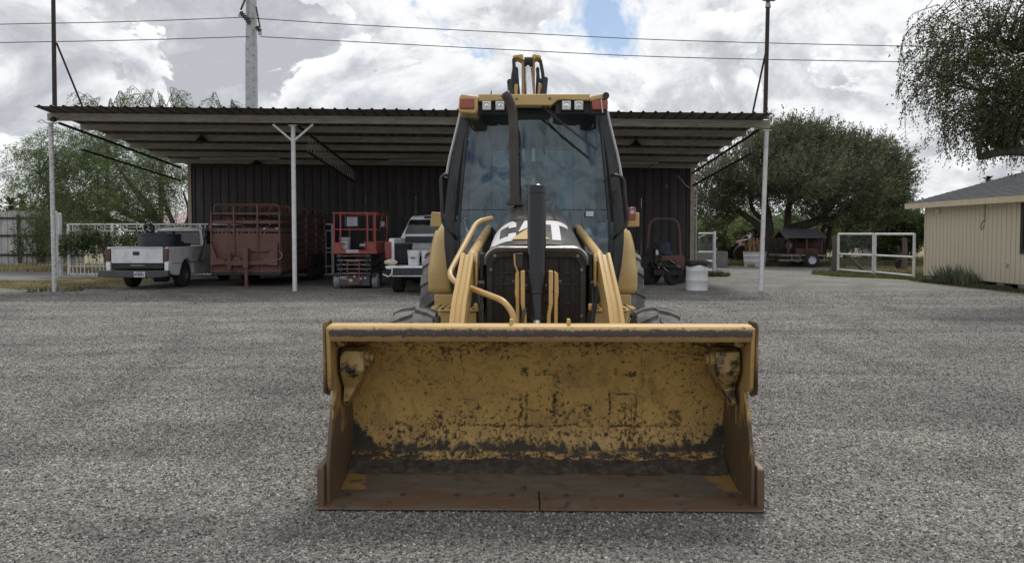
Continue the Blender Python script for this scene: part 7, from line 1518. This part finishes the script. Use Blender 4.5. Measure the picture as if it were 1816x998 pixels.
def near_tree():
    """the tree standing by the house, its crown reaching over the yard"""
    Y = 16.0; s = Y / F; o = thing('overhanging_tree', 'near tree at the upper right, its dark drooping crown reaching over the house', 'tree', (12.2, 15.4, 0)); P = lambda u, v, d=0: tuple(at(u, v, Y + d))
    blobs = []
    for (u, v, d, ru, rv, w) in ((1735, 150, 0, 80, 92, 2.6), (1800, 120, .4, 95, 110, 3.2), (1775, 200, .2, 58, 42, 1.6), (1850, 180, .5, 90, 90, 2.4), (1700, 60, 0, 62, 70, 1.2), (1790, 20, 0, 90, 70, 2), (1660, 120, 0, 42, 70, .5), (1900, 60, 0, 110, 130, 2)):
        c = at(u, v, Y + d); blobs.append((c.x, c.y, c.z, ru * s, ru * s * 1.1, rv * s, w))
    Pn, On = in_blobs(blobs, 2900, .25, .46)
    limbs = [([(12.2, 15.4, 0), (12.25, 15.5, 1.6), (12.3, 15.7, 2.9), P(1930, 287), P(1860, 276), P(1790, 268), P(1736, 279)], [.30, .27, .24, .16, .11, .095, .07]), ([(12.3, 15.7, 2.9), P(1960, 180), P(1880, 120), P(1800, 80), P(1740, 70)], [.2, .16, .1, .06, .02]), ([(12.3, 15.7, 2.9), P(1980, 60), P(1930, -40)], [.18, .12, .06]), ([P(1880, 125), P(1800, 150), P(1740, 160), P(1690, 150)], [.06, .045, .03, .012])]
    # long hanging twigs at the fringe
    hang = []; hd = []
    m = MB(); rng = random.Random(8)
    for k in range(105):
        u = rng.uniform(1592, 1690) if k < 55 else rng.uniform(1665, 1816); v = rng.uniform(25, 190) if k < 55 else rng.uniform(195, 262)
        if k < 55: u = max(u, 1588 + abs(v - 120) * .28)
        p0 = at(u + rng.uniform(25, 60), v - rng.uniform(15, 50), Y + rng.uniform(-.8, .8)); p1 = at(u, v, Y + rng.uniform(-.8, .8)); p2 = p1 + Vector((rng.uniform(-.16, .08), 0, -rng.uniform(.2, .75))); c = catmull([p0, p1, p2], 4); m.tube(c, list(np.linspace(.009, .003, len(c))), 4, caps=False)
        for q, nx in zip(c[2:-1], c[3:]): hang.append(q); hd.append(nx - q)
    m.build('twigs', 'bark', o, smooth=60, kind='stuff')
    limb_tree(o, limbs, [tuple(p) for p in Pn[::14]], 'bark', .006)
    D = On * .5 + RNG.normal(size=On.shape) * .5 + np.array([0, 0, -.25])
    V, Fq = sprigs(Pn, D, 21, .42, .8, .035, .028, .062)
    V2, F2 = sprigs(np.array([tuple(p) for p in hang]), np.array([tuple(p) for p in hd]), 9, .16, .5, .012, .022, .055)
    V = np.concatenate([V, V2]); Fq = np.concatenate([Fq, F2 + len(V) - len(V2)]); np_mesh('crown', V - np.array(o.location), Fq, 'leaf_near', o)
near_tree()
def bush(name, label, u, vt, vb, ru, Y, mat, n, cat='bush', group=None, ll=.16, lw=.06, hole=.35, stems=5):
    s = Y / F; zt = at(u, vt, Y).z; b = at(u, 470, Y); r = ru * s; o = thing(name, label, cat, (b.x, Y, 0), 0, group); z0 = max(at(u, vb, Y).z, .0); rng = random.Random(int(u))
    h = zt - z0; blobs = [(b.x, Y, z0 + h * .45, r * .8, r * .8, h * .5, 2)]
    for k in range(6):
        a = rng.uniform(0, 2 * PI); q = rng.uniform(.2, .65) * r; rr = r * rng.uniform(.3, .52); blobs.append((b.x + q * math.cos(a), Y + q * math.sin(a) * .7, z0 + h * rng.uniform(.25, .72), rr, rr, h * rng.uniform(.18, .3), 1))
    Pn, On = in_blobs(blobs, n, .4, hole)
    Pn[:, 2] = np.maximum(Pn[:, 2], .05)
    limbs = []
    for k in range(stems): a = rng.uniform(-.6, .6); limbs.append(([(b.x + a * .3, Y, 0), (b.x + a * r * .5, Y + rng.uniform(-.3, .3), z0 + h * .3), (b.x + a * r, Y + rng.uniform(-.5, .5), z0 + h * .7)], [.10 if cat == 'tree' else .05, .07 if cat == 'tree' else .035, .02]))
    limb_tree(o, limbs, [tuple(p) for p in Pn[::40]], 'bark_pale', .01)
    D = On * .7 + RNG.normal(size=On.shape) * .5 + np.array([0, 0, .3]); V, Fq = sprigs(Pn, D, 18, .6 * max(.6, r / 2.2), .3, .05, lw, ll); np_mesh('crown', V - np.array(o.location), Fq, mat, o)
def background_bushes():
    for i, (u, vt, vb, ru, Y, mat, n, lbl) in enumerate((
        (1262, 385, 468, 46, 43, 'leaf_bright', 1500, 'bright green bush behind the shed corner gate'), (1320, 372, 452, 55, 47, 'leaf_bright', 1500, 'green bush behind the red tractor'),
        (1400, 380, 460, 60, 52, 'leaf_feather', 1300, 'green bush behind the oak trunk'), (1500, 372, 442, 60, 44, 'leaf_bright', 1700, 'light green bush behind the meshed gate'),
        (1568, 355, 440, 44, 46, 'leaf_bright', 1500, 'tall light green bush left of the house'), (1608, 378, 438, 52, 39, 'leaf_vine', 1700, 'dark green bush behind the open gate'), (1575, 410, 452, 34, 42, 'leaf_vine', 700, 'low branching shrub seen through the pipe gates'),
        (1600, 345, 420, 34, 58, 'leaf_feather', 700, 'airy treetop between the oak and the house roof'), (1240, 400, 470, 40, 50, 'leaf_vine', 900, 'dark bush at the far corner of the shed'))):
        bush('shrub', lbl, u, vt, vb, ru, Y, mat, n, 'bush', 'bushes behind the yard')
    for i, (u, vt, vb, ru, Y, n, lbl) in enumerate(((40, 395, 470, 40, 60, 500, 'low dark trees beyond the left fence'),)):
        bush('shrub', 'dark bush showing over the left metal fence', u, 372, vb, ru, Y, 'leaf_vine', n, 'bush')
    # far tree line closing the horizon
    P, O = [], []
    for k in range(150):
        x = RNG.uniform(-260, 260); y = RNG.uniform(150, 190); h = RNG.uniform(5, 9); d = unit(RNG.normal(size=(90, 3))); P.append(np.array([x, y, h * .5]) + d * np.array([7, 4, h * .55]) * RNG.uniform(.5, 1, (90, 1))); O.append(d)
    P = np.concatenate(P); P[:, 2] = np.maximum(P[:, 2], .2); O = np.concatenate(O); V, Fq = sprigs(P, O, 5, 1.2, .2, .4, .5, 1.0); np_mesh('far_tree_line', V, Fq, 'leaf_vine', None, 'stuff')
background_bushes()
def palms():
    for i, (u, vt, r, Y, lbl) in enumerate(((22, 352, 24, 70, 'distant palm over the left fence, leftmost'), (42, 345, 20, 82, 'distant palm between two others over the left fence'), (91, 338, 20, 64, 'distant palm seen just left of the shed post'), (1750, 313, 13, 60, 'palm top showing over the house roof'))):
        b = at(u, 430, Y); s = Y / F; zt = at(u, vt + r * .5, Y).z; o = thing('palm_tree', lbl, 'palm', (b.x, Y, 0), 0, 'distant palms'); m = MB(); m.tube([(b.x, Y, 0), (b.x + .1, Y, zt * .6), (b.x, Y, zt)], [.26, .2, .18], 8); m.build('trunk', 'bark', o, smooth=60)
        rng = random.Random(i); V, Fc = [], []
        for k in range(34):
            a = rng.uniform(0, 2 * PI); e = rng.uniform(-.8, 1.3); d = Vector((math.cos(a) * math.cos(e), math.sin(a) * math.cos(e), math.sin(e))); L = r * s * rng.uniform(.8, 1.1)
            for j in range(14):
                t = (j + 1) / 14; p = Vector((b.x, Y, zt)) + d * L * t * .8; p.z -= .25 * L * t * t
                for sg in (-1, 1):
                    sd_ = d.cross(Vector((0, 0, 1))).normalized() * sg; e2 = (d * .7 + sd_ * .6 + Vector((0, 0, -.25))).normalized() * L * .28; nrm = e2.cross(Vector((0, 0, 1))).normalized() * .05
                    n0 = len(V); V += [p, p + e2 * .5 + nrm, p + e2, p + e2 * .5 - nrm]; Fc.append((n0, n0 + 1, n0 + 2, n0 + 3))
        np_mesh('crown', np.array([tuple(v) for v in V]) - np.array(o.location), Fc, 'leaf_palm', o)
palms()
def vine():
    Y = 26.6; o = thing('climbing_plant', 'green climbing plant spread over the left part of the ornamental gate', 'vine', (at(180, 0, Y).x, Y, 0)); rng = RNG
    n = 800; u = rng.uniform(104, 385, n); v = 425 + rng.normal(size=n) * 11 + 3 * np.sin(u * .07); keep = (u < 180) | (rng.uniform(size=n) < .6); u, v = u[keep], np.clip(v[keep], 398, 447)
    P = np.array([tuple(at(a, b, Y + rng.uniform(-.12, .25))) for a, b in zip(u, v)]); D = rng.normal(size=P.shape) + np.array([0, -.3, -.6]); V, Fq = sprigs(P, D, 14, .28, .6, .04, .05, .09); np_mesh('foliage', V - np.array(o.location), Fq, 'leaf_vine', o)
    m = MB(); r2 = random.Random(2)
    for k in range(16): x = at(112 + k * 16, 0, Y).x; m.tube(catmull([(x, Y - .03, .05), (x + r2.uniform(-.2, .2), Y - .04, .6), (x + r2.uniform(-.3, .3), Y - .04, 1.3)], 4), .008, 5)
    m.build('stems', 'bark_pale', o, kind='stuff')
    # saplings against the metal fence
    for i, (u, vt, w, lbl) in enumerate(((75, 385, 26, 'leafy sapling growing against the right end of the metal fence'), (35, 402, 12, 'thin sapling growing against the metal fence'))):
        Y2 = 35.9; b = at(u, 470, Y2); t = thing('sapling', lbl, 'sapling', (b.x, Y2, 0)); m = MB(); zt = at(u, vt, Y2).z
        n = 320 if i == 0 else 60; P = np.stack([b.x + rng.normal(size=n) * w * .5 * Y2 / F, Y2 + rng.normal(size=n) * .2, rng.uniform(.5, zt, n)], 1)
        for k in range(6): m.tube([(b.x, Y2, 0), tuple(P[k] * .5 + np.array([b.x, Y2, 0]) * .5), tuple(P[k])], [.02, .012, .006], 5)
        m.build('stem', 'bark_pale', t); V, Fq = sprigs(P, rng.normal(size=P.shape), 10, .3, .4, .04, .05, .1); np_mesh('foliage', V - np.array(t.location), Fq, 'leaf_vine', t)
vine()
def agave():
    Y = 22.6; c = at(1722, 500, Y); o = thing('spiky_plant', 'clump of long grey green blades against the foot of the beige house', 'plant', (c.x - .2, Y, 0)); rng = random.Random(5); V, Fc = [], []
    for k in range(240):
        bx = c.x - .45 + rng.uniform(-.22, .22); by = Y + rng.uniform(-1.0, 1.0); a = rng.uniform(0, 2 * PI); e = rng.uniform(.9, 1.45); L = rng.uniform(.35, .85) * (1.0 - .25 * abs(by - Y)); d = Vector((math.cos(a) * math.cos(e), math.sin(a) * math.cos(e), math.sin(e)))
        if bx + d.x * L > 13.3: d.x = -abs(d.x)
        sd_ = d.cross(Vector((0, 0, 1))).normalized() * .018; p = Vector((bx, by, 0)); q = p + d * L * .55; r = p + d * L + Vector((d.x, d.y, -.5)) * .12 * L; n0 = len(V); V += [p - sd_, p + sd_, q + sd_, q - sd_, r, r + sd_ * .05]; Fc += [(n0, n0 + 1, n0 + 2, n0 + 3), (n0 + 3, n0 + 2, n0 + 5, n0 + 4)]
    np_mesh('blades', np.array([tuple(v) for v in V]) - np.array(o.location), Fc, 'leaf_agave', o)
agave()
def inside(pts, x, y):
    r = np.zeros(len(x), bool); n = len(pts)
    for i in range(n):
        (x0, y0), (x1, y1) = pts[i], pts[(i + 1) % n]; c = ((y0 > y) != (y1 > y)) & (x < (x1 - x0) * (y - y0) / (y1 - y0 + 1e-12) + x0); r ^= c
    return r
def grass(name, pts, n, hgt, mat, clump=.6, avoid=None, w=.012):
    xs, ys = [p[0] for p in pts], [p[1] for p in pts]; x = RNG.uniform(min(xs), max(xs), n * 3); y = RNG.uniform(min(ys), max(ys), n * 3); k = inside(pts, x, y)
    if avoid is not None: k &= ~inside(avoid, x, y)
    f = np.sin(x * 2.3 + 1.1 * np.sin(y * 1.7)) * np.sin(y * 2.9 + x) + RNG.normal(size=len(x)) * .5; k &= f > -clump; x, y, f = x[k][:n], y[k][:n], f[k][:n]; n = len(x)
    P = np.stack([x, y, np.zeros(n) - .005], 1); a = RNG.uniform(0, 2 * PI, n); h = hgt * RNG.uniform(.35, 1.3, n) * (1 + .35 * f); lean = RNG.uniform(.1, .9, n); T = P + np.stack([np.cos(a) * lean * h, np.sin(a) * lean * h, h], 1); s = np.stack([-np.sin(a), np.cos(a), 0 * a], 1) * w
    V = np.stack([P - s, P + s, T], 1).reshape(-1, 3); return np_mesh(name, V, np.arange(3 * n).reshape(-1, 3), mat, None, 'stuff', 3)
grass('dry_grass', [(-16.8, 22.0), (-13.2, 20.4), (-11.0, 20.9), (-10.9, 26.3), (-13.6, 26.4), (-15, 24.6), (-20, 23.4), (-20, 22.9)], 15000, .06, 'dry_grass', .3)
grass('roadside_grass', [(-34, 30.8), (-14, 29.9), (-13.6, 27.2), (-11.6, 27.2), (-11.6, 36.5), (-34, 36.7)], 16000, .16, 'dry_grass', .7, None, .018)
grass('verge_grass', [(13.42, 15), (13.42, 24.9), (12.4, 26), (11.5, 27), (11.2, 28.4), (11.7, 29.6), (14.2, 29.5), (14, 25.2), (13.0, 25.1), (12.75, 23.5), (12.95, 20), (13.1, 15)], 26000, .085, 'green_grass', .9)
grass('field_grass', [(11.6, 29.3), (14.5, 32.2), (16, 34.2), (13, 35.3), (7.4, 35.9), (6.7, 40), (7, 47), (34, 47), (30, 26), (14.2, 25.4), (13.5, 29)], 60000, .17, 'green_grass', .8, [(12.8, 29), (22, 29), (24, 33.5), (15, 34)], .02)
grass('pale_grass', [(12.8, 29), (22, 28), (24, 33.8), (15, 34.2), (13.4, 31)], 15000, .10, 'dry_grass', .9, None, .018)
grass('gate_weeds', [(6.7, 26.6), (7.6, 26.7), (7.9, 27.5), (6.7, 27.8)], 700, .16, 'green_grass', .3, None, .016)
grass('post_weeds', [(-12.5, 19.4), (-11.5, 19.5), (-11.4, 20.3), (-12.5, 20.3)], 420, .13, 'green_grass', -.2, None, .014)

# ================================================================ LOOSE GRAVEL
def loose_gravel():
    """individual stones lying on the yard, thinning out with distance from where they can be told apart"""
    m = MB(); ys = [2.4 + .55 * k for k in range(38)]
    m.grid([[(x * (1.6 + .86 * y), y, .003) for x in (-1, -.5, 0, .5, 1)] if y < 14.5 else [(x * 13.2, y, .003) for x in (-1, -.5, 0, .5, 1)] for y in ys if y < 20.4])
    o = m.build('loose_gravel', 'gravel', smooth=0, kind='stuff')
    ng = bpy.data.node_groups.new('gravel_scatter', 'GeometryNodeTree'); ng.interface.new_socket('Geometry', in_out='INPUT', socket_type='NodeSocketGeometry'); ng.interface.new_socket('Geometry', in_out='OUTPUT', socket_type='NodeSocketGeometry')
    N = ng.nodes.new; L = ng.links.new; gi, go = N('NodeGroupInput'), N('NodeGroupOutput')
    def math_(op, a, b):
        n = N('ShaderNodeMath'); n.operation = op
        for i, x in enumerate((a, b)):
            if isinstance(x, (int, float)): n.inputs[i].default_value = x
            else: L(x, n.inputs[i])
        return n.outputs[0]
    pos = N('GeometryNodeInputPosition'); sp0 = N('ShaderNodeSeparateXYZ'); L(pos.outputs[0], sp0.inputs[0])
    dens = math_('MINIMUM', 6800, math_('MULTIPLY', 6800, math_('POWER', math_('DIVIDE', 5.4, sp0.outputs[1]), 2.5))); dens = math_('ADD', dens, 16.0)
    d = N('GeometryNodeDistributePointsOnFaces'); L(dens, d.inputs['Density']); d.inputs['Seed'].default_value = 4
    ico = N('GeometryNodeMeshIcoSphere'); ico.inputs['Radius'].default_value = 1; ico.inputs['Subdivisions'].default_value = 1
    sp = N('GeometryNodeSetPosition'); nz = N('ShaderNodeTexNoise'); nz.inputs['Scale'].default_value = 1.3
    vm = N('ShaderNodeVectorMath'); vm.operation = 'SUBTRACT'; vm.inputs[1].default_value = (.5, .5, .5); L(nz.outputs['Color'], vm.inputs[0]); vs = N('ShaderNodeVectorMath'); vs.operation = 'SCALE'; vs.inputs['Scale'].default_value = 1.1; L(vm.outputs[0], vs.inputs[0]); L(vs.outputs[0], sp.inputs['Offset']); L(ico.outputs[0], sp.inputs[0])
    sm = N('GeometryNodeSetMaterial'); sm.inputs['Material'].default_value = MT['pebble']; L(sp.outputs[0], sm.inputs[0])
    rr = N('FunctionNodeRandomValue'); rr.data_type = 'FLOAT_VECTOR'; rr.inputs[0].default_value = (0, 0, 0); rr.inputs[1].default_value = (6.28, 6.28, 6.28)
    rs = N('FunctionNodeRandomValue'); rs.data_type = 'FLOAT'; rs.inputs[2].default_value = 0; rs.inputs[3].default_value = 1
    r = math_('ADD', .0045, math_('MULTIPLY', .0085, math_('POWER', rs.outputs[1], 3.0)))
    # the few big pale stones
    rb = N('FunctionNodeRandomValue'); rb.data_type = 'FLOAT'; rb.inputs[2].default_value = 0; rb.inputs[3].default_value = 1; rb.inputs['Seed'].default_value = 9
    r = math_('MULTIPLY', r, math_('ADD', 1.0, math_('MULTIPLY', .7, math_('GREATER_THAN', rb.outputs[1], .9965))))
    r = math_('MULTIPLY', r, math_('ADD', .85, math_('MULTIPLY', .03, sp0.outputs[1])))
    cv = N('ShaderNodeCombineXYZ'); L(r, cv.inputs[0]); L(math_('MULTIPLY', r, .74), cv.inputs[1]); L(math_('MULTIPLY', r, .7), cv.inputs[2])
    ip = N('GeometryNodeInstanceOnPoints'); L(gi.outputs[0], d.inputs[0]); L(d.outputs[0], ip.inputs['Points']); L(sm.outputs[0], ip.inputs['Instance']); L(rr.outputs[0], ip.inputs['Rotation']); L(cv.outputs[0], ip.inputs['Scale'])
    jn = N('GeometryNodeJoinGeometry'); L(gi.outputs[0], jn.inputs[0]); L(ip.outputs[0], jn.inputs[0]); L(jn.outputs[0], go.inputs[0])
    md = o.modifiers.new('scatter', 'NODES'); md.node_group = ng
loose_gravel()
